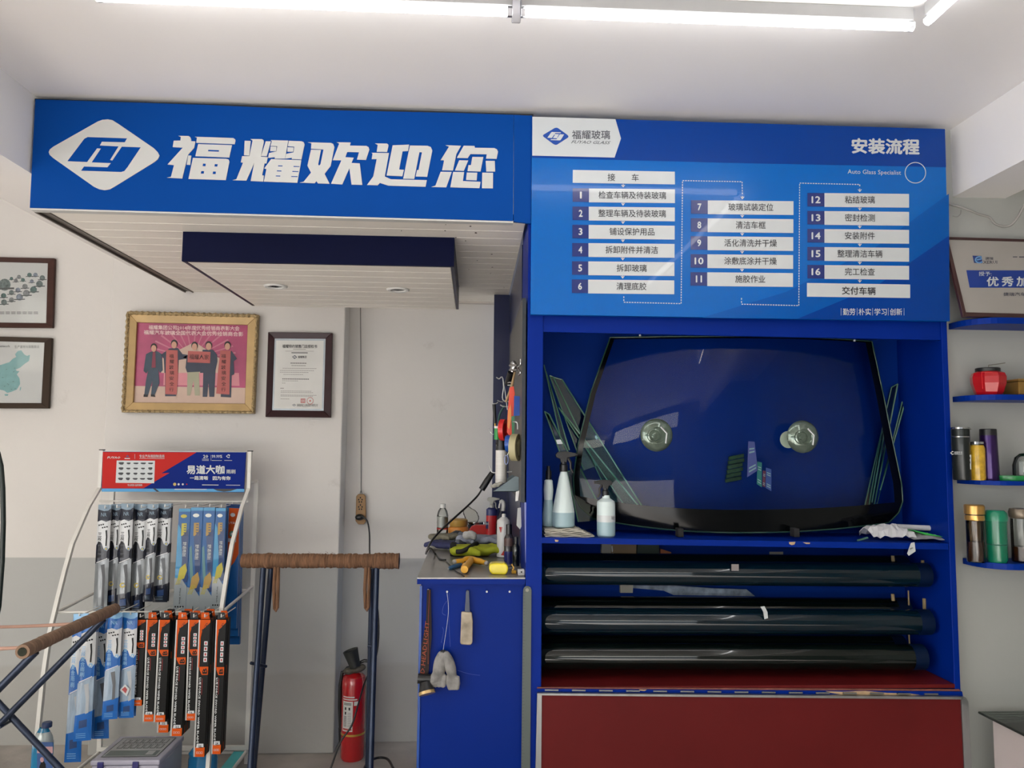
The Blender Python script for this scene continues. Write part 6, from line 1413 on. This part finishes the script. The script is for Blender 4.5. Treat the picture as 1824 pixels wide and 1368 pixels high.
MB().prism([P(*b2(a, b), c.y-.003) for a, b in ((375, 612), (500, 608), (545, 635), (535, 652), (385, 640))], (0, .003, 0)).build('pale_face', mat('pale_blister', (170, 190, 204), .3), t)
# yellow clamp gun
YM = mat('tool_yellow', (226, 168, 52), .4, var=.05); c = fr(600, 1150)
t = thing('caulking_nozzle', 'yellow plastic suction handle with two arms lying on the bench', 'tool', c); yy = c.y+.02
gp = lambda x, y, dz=0: (lambda p: Vector((p.x, p.y, zB+.016+dz)))(PZ(*b2(x, y), zB+.016))
MB().tube(smoothp([gp(430, 1030), gp(540, 1020), gp(650, 1000), gp(780, 1020), gp(900, 1050)], 6), [.009]*4+[.010]*5+[.014]*7+[.012]*5+[.009]*4, 12).build('cross_arm', YM, t, smooth=60)
MB().tube(smoothp([gp(680, 1005), gp(640, 1060), gp(590, 1110), gp(575, 1150)], 6), [.013]*10+[.014]*5+[.013]*4, 12).build('handle', YM, t, smooth=60)
for a, b in ((430, 1030), (915, 1055)): MB().ball(gp(a, b), .010, .009, .009, 8).build('rubber_tip', mat('tip_grey', (160, 156, 150), .6), t, smooth=60)
MB().tube([gp(585, 1090, .012), gp(582, 1100, .010)], .0035, 8).build('hang_hole', DARK, t)
c = fr(440, 1165); t = thing('utility_knife', 'blue folding knife lying left of the yellow handle', 'knife', c)
a, b = fr(335, 1165), fr(520, 1105); a.z = b.z = zB+.007; MB().tube([a, a+(b-a)*.15, a+(b-a)*.6, b], [.004, .008, .009, .007], 10).build('grip', mat('knife_blue', (52, 96, 136), .45), t, smooth=60)
MB().tube([a-(b-a)*.04, a], .003, 6).build('tip', ALU, t)
# yellow tape measure with cord
c = fr(1090, 1232); Y = c.y; TY = mat('measure_yellow', (232, 212, 36), .35, var=.04, coat=.3)
t = thing('tape_measure', 'bright yellow tape measure case at the front of the bench', 'tape measure', c)
MB().prism([P(*b2(a, b), Y) for a, b in ((955, 1090), (985, 1062), (1060, 1055), (1190, 1058), (1232, 1085), (1245, 1140), (1225, 1210), (1190, 1232), (1000, 1228), (965, 1190), (950, 1140))], (0, .05, 0)).build('case_shell', TY, t, bevel=.006)
MB().prism([P(*b2(a, b), Y+.01) for a, b in ((1040, 1050), (1160, 1052), (1165, 1062), (1035, 1060))], (0, .02, 0)).build('lock_button', BLK, t)
MB().prism([P(*b2(a, b), Y) for a, b in ((1240, 1110), (1310, 1105), (1312, 1140), (1240, 1150))], (0, .02, 0)).build('strap', BLK, t, bevel=.002)
c = fr(1330, 1212); t = thing('key_fob', 'small amber key fob with a chain beside the tape measure', 'key fob', c); Y = c.y
MB().prism([P(*b2(a, b), Y) for a, b in ((1290, 1170), (1345, 1160), (1370, 1175), (1365, 1212), (1295, 1212))], (0, .012, 0)).build('fob', mat('amber', (208, 158, 40), .4), t, bevel=.002)
for i in range(6): MB().lathe(P(*b2(1310+12*math.sin(i), 1150-i*14), Y+.005), [(.0028, 0), (.004, .001), (.0028, .002)], 10, axis='Y').build('chain_link', mat('brass', (1, 1, 1)), t)
c = fr(1440, 1240); t = thing('wall_switch', 'loose white switch module at the front right corner of the bench', 'switch', c); Y = c.y
MB().prism([P(*b2(a, b), Y) for a, b in ((1388, 1150), (1480, 1145), (1495, 1170), (1492, 1240), (1392, 1240))], (0, .02, 0)).build('module_body', mat('switch_white', (196, 194, 192), .4), t, bevel=.0015)
S = Sheet([b2(1392, 1170), b2(1492, 1170), b2(1492, 1240), b2(1392, 1240)], Y); mb = MB(); S.rect(mb, .4, .1, .65, .4, 1, 0); S.rect(mb, .1, .5, .9, .55, 1, 1); mb.build('socket_holes', [DARK, INK], t, kind='stuff')
MB().tube(smoothp([fr(300, 1040)+Vector((0, 0, .003)), fr(360, 1100)+Vector((0, 0, .003)), fr(430, 1180)+Vector((0, 0, .003)), fr(520, 1230)+Vector((0, 0, .003)), fr(570, 1275)+Vector((0, .01, .003))]), .002, 6).build('thin_lead', BLK, None, 'thin dark lead trailing across the steel top to the front edge', 'lead', smooth=60)
# ------------------------------------------------------------------ things hanging on the bench front
YH = YF+.008
STRAP = mat('strap_black', (34, 24, 24), .85, var=.2, scale=50)
t = thing('headlamp', 'head torch hanging by its black strap with orange lettering, left on the bench front', 'headlamp', P(755, 1235, YH-.02))
b3 = lambda x, y: (720+x/3.717, 1000+y/3.717)
MB().prism([P(*b3(a, b), YH-.004) for a, b in ((150, 190), (176, 188), (180, 380), (182, 500), (160, 745), (103, 745), (115, 560), (145, 380))], (0, .005, 0)).build('strap', STRAP, t)
S = Sheet([b3(138, 405), b3(172, 410), b3(150, 745), b3(105, 740)], YH-.004)
mb = MB(); S.text(mb, 'D.HEADLIGHT', [b3(140, 395), b3(166, 400), b3(134, 742), b3(106, 738)], 1, 0, 0.0, 1, px=True, rot=-90); mb.build('strap_lettering', [mat('strap_orange', (150, 72, 50), .8)], t)
MB().tube([P(*b3(168, 190), YH-.006), P(*b3(160, 380), YH-.008), P(*b3(158, 680), YH-.008)], .0006, 6).build('orange_piping', mat('strap_orange', (1, 1, 1)), t)
MB().tube([P(*b3(90, 775), YH-.012), P(*b3(175, 780), YH-.012)], .016, 14).build('pivot_housing', BLK, t, smooth=50)
e = P(*b3(138, 800), YH-.02); ax = P(*b3(152, 880), YH-.035)-e
MB().lathe(e, [(.018, 0), (.022, ax.length*.4), (.027, ax.length*.75)], 24, axis=ax).build('lamp_head', BLK, t, smooth=40); MB().lathe(e, [(.027, ax.length*.75), (.028, ax.length), (.024, ax.length)], 24, axis=ax).build('gold_bezel', mat('bezel_gold', (200, 170, 120), .3, .6), t, smooth=40)
t = thing('wrapped_blade', 'scraper with a grey handle and tape-wrapped blade hanging on the bench front', 'scraper', P(*b3(412, 555), YH-.005))
MB().prism([P(*b3(a, b), YH-.006) for a, b in ((410, 195), (430, 195), (436, 340), (400, 340))], (0, .008, 0)).build('handle', mat('handle_greyblue', (66, 74, 92), .5), t, bevel=.001)
MB().prism([P(*b3(a, b), YH-.014) for a, b in ((378, 335), (448, 340), (455, 400), (452, 540), (440, 555), (378, 552), (370, 540), (375, 430))], (0, .018, 0)).build('wrapped_head', mat('dirty_tape', (160, 148, 130), .6, var=.45, scale=22), t, bevel=.004)
t = thing('hanging_gloves', 'pair of soiled pale gloves tied together hanging on the bench front', 'gloves', P(*b3(300, 865), YH-.02)); HG = mat('soiled_glove', (136, 134, 132), .9, var=.35, scale=26, bump=.4)
def hang(pts, rs, nm):
    mb = MB(); mb.tube(smoothp([P(*b3(a, b), YH-.018) for a, b in pts], 5), (lambda n: [rs[0]+(rs[1]-rs[0])*math.sin(pi*min(1, (i+1)/n)) for i in range(n)])((len(pts)-1)*5+1), 12); return mb
mb = hang([(258, 600), (240, 660), (225, 740), (195, 800)], (.010, .022), 'a')
for dx in (-18, 4, 26, 48): mb.tube([P(*b3(215+dx, 750), YH-.02), P(*b3(200+dx*1.2, 800+abs(dx)*.5), YH-.02), P(*b3(208+dx*1.1, 830), YH-.018)], [.010, .010, .007], 8)
mb.build('left_glove', HG, t, remesh=.003)
mb = hang([(262, 600), (285, 650), (310, 720), (320, 790)], (.010, .020), 'b')
for dx in (-26, -8, 12, 30): mb.tube([P(*b3(318+dx, 760), YH-.02), P(*b3(322+dx*1.1, 810), YH-.02), P(*b3(325+dx*.8, 850), YH-.018)], [.010, .009, .007], 8)
mb.build('right_glove', HG, t, remesh=.003)
MB().tube(smoothp([P(*b3(283, 200), YH), P(*b3(292, 340), YH-.004), P(*b3(262, 560), YH-.008), P(*b3(256, 600), YH-.012)]), .0006, 4).build('string', PW, t)
MB().tube([P(*b3(256, 590), YH-.016), P(*b3(258, 620), YH-.016)], .009, 10).build('knot', mat('knot_dark', (60, 62, 64), .9), t, smooth=60)
# steel rule
YRU = YF-.006
t = thing('steel_rule', 'long steel ruler with rounded top standing on the bench front beside the cabinet', 'ruler', P(938, 1500, YRU))
top_ = [(931.8, 1052), (933, 1047.5), (936, 1044.5), (941, 1044), (945, 1046.5), (946.6, 1051)]
MB().prism([P(a, b, YRU) for a, b in top_]+[P(944, 1420, YRU), P(928, 1420, YRU)], (0, .003, 0)).build('blade', mat('rule_steel', (84, 92, 90), .5, .15, var=.15, scale=8, stretch=(1, 1, .2)), t)
MB().lathe(P(939, 1051, YRU-.001), [(.0001, -.001), (.006, -.001), (.006, .0)], 12, axis='Y').build('hang_rivet', mat('rivet', (130, 130, 120), .4, .5), t)
mb = MB(); S = Sheet([(931.8, 1055), (946.6, 1055), (944, 1400), (928, 1400)], YRU)
for i in range(60): S.rect(mb, .04, i/60, .22 if i % 5 else .35, i/60+.0025, 1, 0)
mb.build('graduations', mat('grad_dark', (70, 74, 74), .6), t, kind='stuff')
# ================================================================== RIGHT SHELVES
SB_ = mat('shelf_blue', (2, 44, 136), .4, var=.06, spec=.12)
YS = 2.55; X1 = 2.65
def shelf(pt, pb, x0px, label):
    z1, z0 = P(1800, pt, YS).z, P(1800, pb, YS).z; x0 = P(x0px, 600, YR-.01).x
    rr_ = .10; pts = [(x0, YR-.002), (x0, YR-.02)]
    pts = [(x0, YR-.002)]+[(x0+rr_-rr_*math.cos(a), YR-.05-(YR-.05-YS)*math.sin(a)) for a in [i*pi/2/8 for i in range(9)]]+[(X1, YS), (X1, YR-.002)]
    mb = MB(); mb.prism([Vector((a, b, z0)) for a, b in pts], (0, 0, z1-z0))
    mb.build('wall_shelf', SB_, None, label, 'shelf', 'blue wall shelves', bevel=.001); return z1
z1 = shelf(565.5, 576.5, 1693, 'topmost blue wall shelf right of the cabinet, carrying the plaque')
z2 = shelf(702.5, 712.5, 1695, 'second blue wall shelf from the top, carrying the red jar')
z3 = shelf(857, 865, 1697, 'third blue wall shelf from the top, carrying thermos and purple tumbler')
z4 = shelf(1005, 1016, 1702, 'lowest blue wall shelf, carrying the tea cups')
# award plaque leaning back
FRM = mat('plaque_frame', (62, 36, 36), .35, var=.2, scale=6, coat=.2); SLV = mat('plaque_silver', (172, 168, 162), .38, .25, var=.06, scale=5)
t = thing('award_plaque', 'silver award plaque in a dark wood frame leaning on the top shelf', 'plaque', (1.95, 2.6, z1))
yb_, yt_ = 2.585, 2.675
a = P(1712, 563, yb_); a.z = z1+.002; b = P(1695, 425, yt_); W_ = .62; up = Vector((0, yt_-yb_, b.z-a.z))
A_ = a+up+Vector((0, 0, 0)); rt = Vector((W_, 0, -.004))
TLv, TRv, BRv, BLv = A_, A_+rt, a+rt, a
nn = rt.cross(up).normalized(); nn = nn if nn.y < 0 else -nn
w_ = .014
def on(u, v, d): return BLv+rt*u+up*v+nn*d
fw, fh = w_/W_, w_/up.length
for q in ([(0, 0), (1, 0), (1-fw, fh*1.2), (fw, fh*1.2)], [(0, 1), (fw, 1-fh*.7), (1-fw, 1-fh*.7), (1, 1)], [(0, 0), (fw, fh*1.2), (fw, 1-fh*.7), (0, 1)], [(1, 0), (1, 1), (1-fw, 1-fh*.7), (1-fw, fh*1.2)]):
    MB().prism([on(u, v, .012) for u, v in q], -nn*.012).build('frame_rail', FRM, t, bevel=.0015)
wc = [on(fw, 1-fh*.7, .008), on(1-fw, 1-fh*.7, .008), on(1-fw, fh*1.2, .008), on(fw, fh*1.2, .008)]
MB().prism(wc, -nn*.007).build('silver_plate', SLV, t)
S = Sheet(None, world=wc); mb = MB()
S.ppoly(mb, [(1721, 481.5), (1960, 482), (1960, 513), (1727, 512.5)], 1, 0)
S.ppoly(mb, [(1732, 455.5), (1748, 456), (1750, 469), (1735, 468.5)], 1, 1)
ar = [(1744+8*math.cos(x), 463+6.5*math.sin(x)) for x in [i*pi/10 for i in range(2, 18)]]; ai = [(1744+5.5*math.cos(x), 463+4.2*math.sin(x)) for x in [i*pi/10 for i in range(2, 18)]]
for i in range(15): S.ppoly(mb, [ar[i], ar[i+1], ai[i+1], ai[i]], 2, 2)
S.ppoly(mb, [(1739, 462), (1749, 460), (1748, 462.5), (1740, 464.5)], 2.2, 2)
S.text(mb, '捷瑞', (1755, 458, 1769, 463), 1, 3, .02, 1, px=True); S.text(mb, 'XERUI', (1751, 464.5, 1776, 470), 1, 3, .01, 1, px=True)
S.ppoly(mb, [(1804, 457), (1812, 457), (1812, 458.6), (1804, 458.6)], 1, 3); S.ppoly(mb, [(1815, 457), (1850, 457), (1850, 458.8), (1815, 458.8)], 1, 3)
S.text(mb, '授予:', (1743, 484, 1766, 492), 2, 4, .01, 1, px=True)
for s_, x in zip('优秀加盟商', (1757, 1783.5, 1810, 1837, 1864)): S.text(mb, s_, (x, 493, x+21.5, 510.5), 2, 4, .03, 2, px=True, ink=True)
S.text(mb, '捷瑞汽车玻璃安装中心', (1787, 521, 1887, 527.5), 1, 3, .02, 1, px=True)
mb.build('plaque_print', [mat('plaque_blue', (26, 58, 140), .35), mat('plaque_navy', (40, 60, 120), .4), mat('plaque_sky', (110, 160, 210), .4), mat('plaque_ink', (70, 72, 84), .5), PW], t, kind='stuff')
# red hexagonal jar
def cyl_thing(name, label, cat, px_, zbase, Y, grp): 
    x = P(px_, 700, Y).x; return thing(name, label, cat, (x, Y, zbase), grp), x
ZR = lambda py_, Y: P(1760, py_, Y).z
Y = 2.615
t, x = cyl_thing('tea_caddy', 'red eight-sided ceramic tea jar with a black lid', 'jar', 1761, z2, Y, None)
k = Y/FPX
MB().lathe((x, Y, 0), [(21*k, z2), (24*k, z2+6*k), (29*k, z2+22*k), (29.5*k, z2+34*k), (27*k, z2+41*k), (21*k, z2+44*k)], 8).build('jar_body', mat('jar_red', (176, 8, 18), .3, var=.05, coat=.5), t)
MB().lathe((x, Y, 0), [(20.5*k, z2+44*k), (20.5*k, z2+50*k), (19*k, z2+51*k)], 28).build('lid', BLK, t, smooth=40)
MB().tube([(x+2*k, Y, z2+51*k), (x+2*k, Y, z2+56*k), (x+16*k, Y, z2+58*k), (x+34*k, Y, z2+61*k)], .0015, 6).build('dry_twig', mat('twig', (120, 116, 106), .8), t)
S = Sheet([(1748, 662), (1768, 662), (1767, 694), (1749, 694)], Y-28.5*k); mb = MB(); rr_ = [(.0, .0), (1, 0), (1, .06), (0, .06)]
for q in ([(0, 0), (1, 0), (1, .03), (0, .03)], [(0, .03), (.05, .03), (.1, .95), (.05, .95)]): S.poly(mb, q, 0, 0)
mb.build('panel_edge', mat('red_light', (214, 60, 60), .3), t, kind='stuff')
GT_ = mat('gold_tin', (164, 128, 66), .3, .55, var=.1, coat=.2)
t = thing('gold_tin_box', 'gold metal tin box right of the red jar at the picture edge', 'tin', (P(1840, 700, 2.63).x, 2.63, z2))
a, b, c_, d = P(1786, 700, 2.66), P(1815, 700, 2.575), P(1900, 700, 2.60), P(1880, 700, 2.685)
MB().prism([Vector((p.x, p.y, z2)) for p in (a, b, c_, d)], (0, 0, 25*k)).build('tin_body', GT_, t, bevel=.004)
MB().prism([Vector((p.x, p.y, z2+25.3*k)) for p in (a, b, c_, d)], (0, 0, 5*k)).build('lid', GT_, t, bevel=.003)
# third shelf
Y = 2.61; k = Y/FPX
def L(t, x, Y, prof, m, name, n=28, **kw): return MB().lathe((x, Y, 0), prof, n, **kw).build(name, m, t, smooth=35)
GN_ = 'cups and flasks on the wall shelves'
t, x = cyl_thing('thermos', 'dark grey thermos flask with a chrome rimmed lid next to the cabinet', 'thermos', 1708, z3, Y, GN_)
DG = mat('thermos_graphite', (28, 34, 34), .35, .3, coat=.2)
L(t, x, Y, [(14*k, z3), (15*k, z3+2*k), (15*k, z3+78*k)], DG, 'flask_body'); L(t, x, Y, [(15.3*k, z3+78*k), (15.3*k, z3+79.5*k)], CH, 'chrome_ring'); L(t, x, Y, [(15*k, z3+80*k), (15*k, z3+92*k)], DG, 'lid'); L(t, x, Y, [(14*k, z3+92*k), (15.5*k, z3+93*k), (15.5*k, z3+96*k), (12*k, z3+96*k)], CH, 'lid_rim')
MB().tube([(x+12*k, Y, z3+94*k), (x+20*k, Y, z3+94*k)], .003, 8).build('latch_lip', CH, t)
S = Sheet(R4(1692, 800, 1716, 812), Y-15.2*k); mb = MB(); S.text(mb, 'C', (1692.5, 803.5, 1698.5, 810), 0, 0, .06, 1, px=True); S.text(mb, '金固华龙', (1699.5, 804, 1714, 808), 0, 0, .02, 1, px=True); S.ppoly(mb, [(1700, 808.5), (1714, 808.5), (1714, 809.4), (1700, 809.4)], 0, 0); mb.build('flask_logo', PW, t, kind='stuff')
t, x = cyl_thing('glass_jar', 'small glass jar with a yellow label between thermos and tumbler', 'jar', 1736, z3, Y, GN_)
L(t, x, Y, [(12*k, z3), (13*k, z3+3*k), (13*k, z3+58*k), (11*k, z3+64*k)], mat('jar_yellow', (196, 158, 44), .3, var=.35, scale=40, coat=.4), 'jar_body'); L(t, x, Y, [(11*k, z3+61*k), (11.5*k, z3+66*k)], CLG, 'glass_neck'); L(t, x, Y, [(12*k, z3+66*k), (12*k, z3+70*k)], CH, 'lid')
S = Sheet(R4(1724, 810, 1730, 836), Y-13.2*k); mb = MB(); S.rect(mb, 0, 0, 1, 1, 0, 0); S.rect(mb, .3, .15, .7, .3, 1, 1); S.rect(mb, .3, .45, .7, .6, 1, 1); mb.build('white_label', [PW, PK], t, kind='stuff')
t, x = cyl_thing('tumbler', 'purple steel tumbler with a black top on the third shelf', 'tumbler', 1757, z3, Y+.01, GN_)
L(t, x, Y+.01, [(15.5*k, z3), (16*k, z3+2*k), (14.2*k, z3+84*k)], mat('tumbler_purple', (50, 22, 82), .3, .6, coat=.3), 'tumbler_body'); L(t, x, Y+.01, [(14.4*k, z3+82*k), (14.0*k, z3+93*k), (13*k, z3+94*k)], BLK, 'black_top')
t = thing('flat_container', 'flat green plastic container lid under the glass dome at right', 'container', (P(1810, 855, 2.6).x, 2.6, z3))
L(t, P(1817, 855, 2.6).x, 2.6, [(40*k, z3), (41*k, z3+3*k), (41*k, z3+9*k), (39*k, z3+9.5*k)], mat('lid_green', (24, 124, 60), .35, coat=.2), 'green_lid', sy=.5)
t = thing('glass_dome', 'small glass dome jar with a white insert standing on the green lid', 'jar', (P(1824, 840, 2.6).x, 2.6, z3+9.6*k))
xd = P(1824, 840, 2.6).x; L(t, xd, 2.6, [(18*k, z3+9.7*k), (18*k, z3+28*k), (14*k, z3+42*k), (6*k, z3+49*k), (.0005, z3+50*k)], CLG, 'dome'); MB().box(xd-.010, xd+.03, 2.59, 2.61, z3+10*k, z3+35*k).build('white_insert', PW, t)
# lowest shelf
Y = 2.60; k = Y/FPX
t, x = cyl_thing('tea_flask', 'glass tea flask with a gold two-ring lid and dark tea', 'flask', 1727, z4, Y, GN_)
TEA = mat('brown_tea', (74, 44, 26), .2, var=.3, scale=20, coat=.4)
L(t, x, Y, [(14*k, z4), (15*k, z4+2*k), (15*k, z4+74*k)], CLG, 'glass_body'); L(t, x, Y, [(13.5*k, z4+2*k), (13.8*k, z4+36*k), (.0005, z4+36.2*k)], TEA, 'tea'); L(t, x, Y, [(13*k, z4+37*k), (13*k, z4+74*k)], glass('amber_glass', (.72, .55, .38), .6, .05), 'inner_glass')
GLD = mat('gold_metal', (196, 152, 84), .28, .7, coat=.2)
L(t, x, Y, [(16*k, z4+75*k), (16.5*k, z4+77*k), (16.5*k, z4+84*k)], GLD, 'lower_ring'); L(t, x, Y, [(17*k, z4+86*k), (17*k, z4+101*k), (15*k, z4+103*k)], GLD, 'lid'); L(t, x, Y, [(15*k, z4+84*k), (15*k, z4+86*k)], BLK, 'gasket')
t, x = cyl_thing('green_tumbler', 'translucent green plastic cup with a domed lid on the lowest shelf', 'tumbler', 1764, z4, Y, GN_)
GP = mat('green_plastic', (10, 112, 82), .25, var=.08, coat=.4)
L(t, x, Y, [(15.5*k, z4), (17*k, z4+5*k), (18*k, z4+74*k)], GP, 'cup_body'); L(t, x, Y, [(17.6*k, z4+31*k), (18*k, z4+32*k), (17.6*k, z4+33*k)], mat('green_dark', (16, 88, 70), .3), 'seam'); L(t, x, Y, [(19*k, z4+74*k), (19.5*k, z4+80*k), (18.5*k, z4+88*k), (14*k, z4+93*k), (.0005, z4+93.5*k)], mat('green_lid_plastic', (14, 126, 94), .3, coat=.3), 'lid')
t, x = cyl_thing('tea_flask', 'glass tea flask with a round bronze grey lid at the right edge', 'flask', 1807, z4, Y, GN_)
L(t, x, Y, [(14*k, z4), (16*k, z4+3*k), (16*k, z4+78*k)], CLG, 'glass_body'); L(t, x, Y, [(14.5*k, z4+3*k), (14.8*k, z4+28*k), (.0005, z4+28.2*k)], TEA, 'tea')
L(t, x, Y, [(16*k, z4+79*k), (18*k, z4+82*k), (18.5*k, z4+90*k), (16.5*k, z4+96*k), (10*k, z4+97*k), (.0005, z4+97*k)], mat('bronze_lid', (122, 110, 96), .35, .5), 'lid')
# conduit wires under the beam
CON = mat('conduit_grey', (150, 148, 144), .5)
MB().tube(smoothp([P(1690, 363, 2.68), P(1705, 367, 2.67), P(1728, 375, 2.66), P(1745, 382, 2.66), P(1762, 387, 2.66), P(1772, 398, 2.65), P(1785, 403, 2.65), P(1800, 401, 2.64), P(1812, 388, 2.62), P(1822, 370, 2.60), P(1836, 352, 2.58)]), .0045, 8).build('sagging_cable', CON, None, 'grey sagging cable under the right ceiling beam', 'cable', smooth=60)
MB().tube(smoothp([P(1697, 385, 2.69), P(1705, 386, 2.69), P(1711, 381, 2.69), P(1712, 374, 2.69)]), .0012, 6).build('thin_wire', CON, None, 'short thin wire end on the wall below the sagging cable', 'wire', smooth=60)
mb = MB(); mb.box(P(1805, 345, 2.6).x, P(1870, 345, 2.6).x, 2.58, 2.69, P(1810, 355, 2.6).z, P(1810, 335, 2.6).z); 
# glass table bottom right
zT = .66; A_ = PZ(1744, 1267, zT); B_ = PZ(1824, 1307, zT); d = (B_-A_)
TG = glass('table_glass', (.70, .80, .74), .85, .02, 1.5)
t = thing('glass_table', 'glass-topped white counter corner at the lower right', 'table', (A_.x+.5, A_.y-.2, 0))
C_ = A_+d*2.6; D_ = C_+Vector((.9, .0, 0)); E_ = Vector((A_.x+1.3, A_.y+.01, zT))
MB().prism([A_, C_, D_, E_], (0, 0, -.008)).build('glass_top', TG, t)
MB().tube([A_-Vector((0, 0, .004)), C_-Vector((0, 0, .004))], .0042, 8).build('dark_edge', mat('edge_dark', (40, 46, 42), .3), t)
MB().tube([A_-Vector((0, 0, .004)), E_-Vector((0, 0, .004))], .003, 8).build('dark_edge', mat('edge_soft', (110, 118, 112), .3), t)
CW = mat('counter_white', (206, 196, 194), .5, var=.03)
x0 = P(1768, 1300, A_.y-.03).x
n_ = Vector((0, 0, 1)).cross(d).normalized()
if n_.x < 0: n_ = -n_
p0 = Vector((x0, A_.y-.03, 0)); p1 = p0+d*2.3; p1.z = 0
MB().prism([p0, p1, p1+Vector((.7, 0, 0)), p0+Vector((1.1, 0, 0))], (0, 0, zT-.012)).build('counter_body', CW, t, bevel=.004)
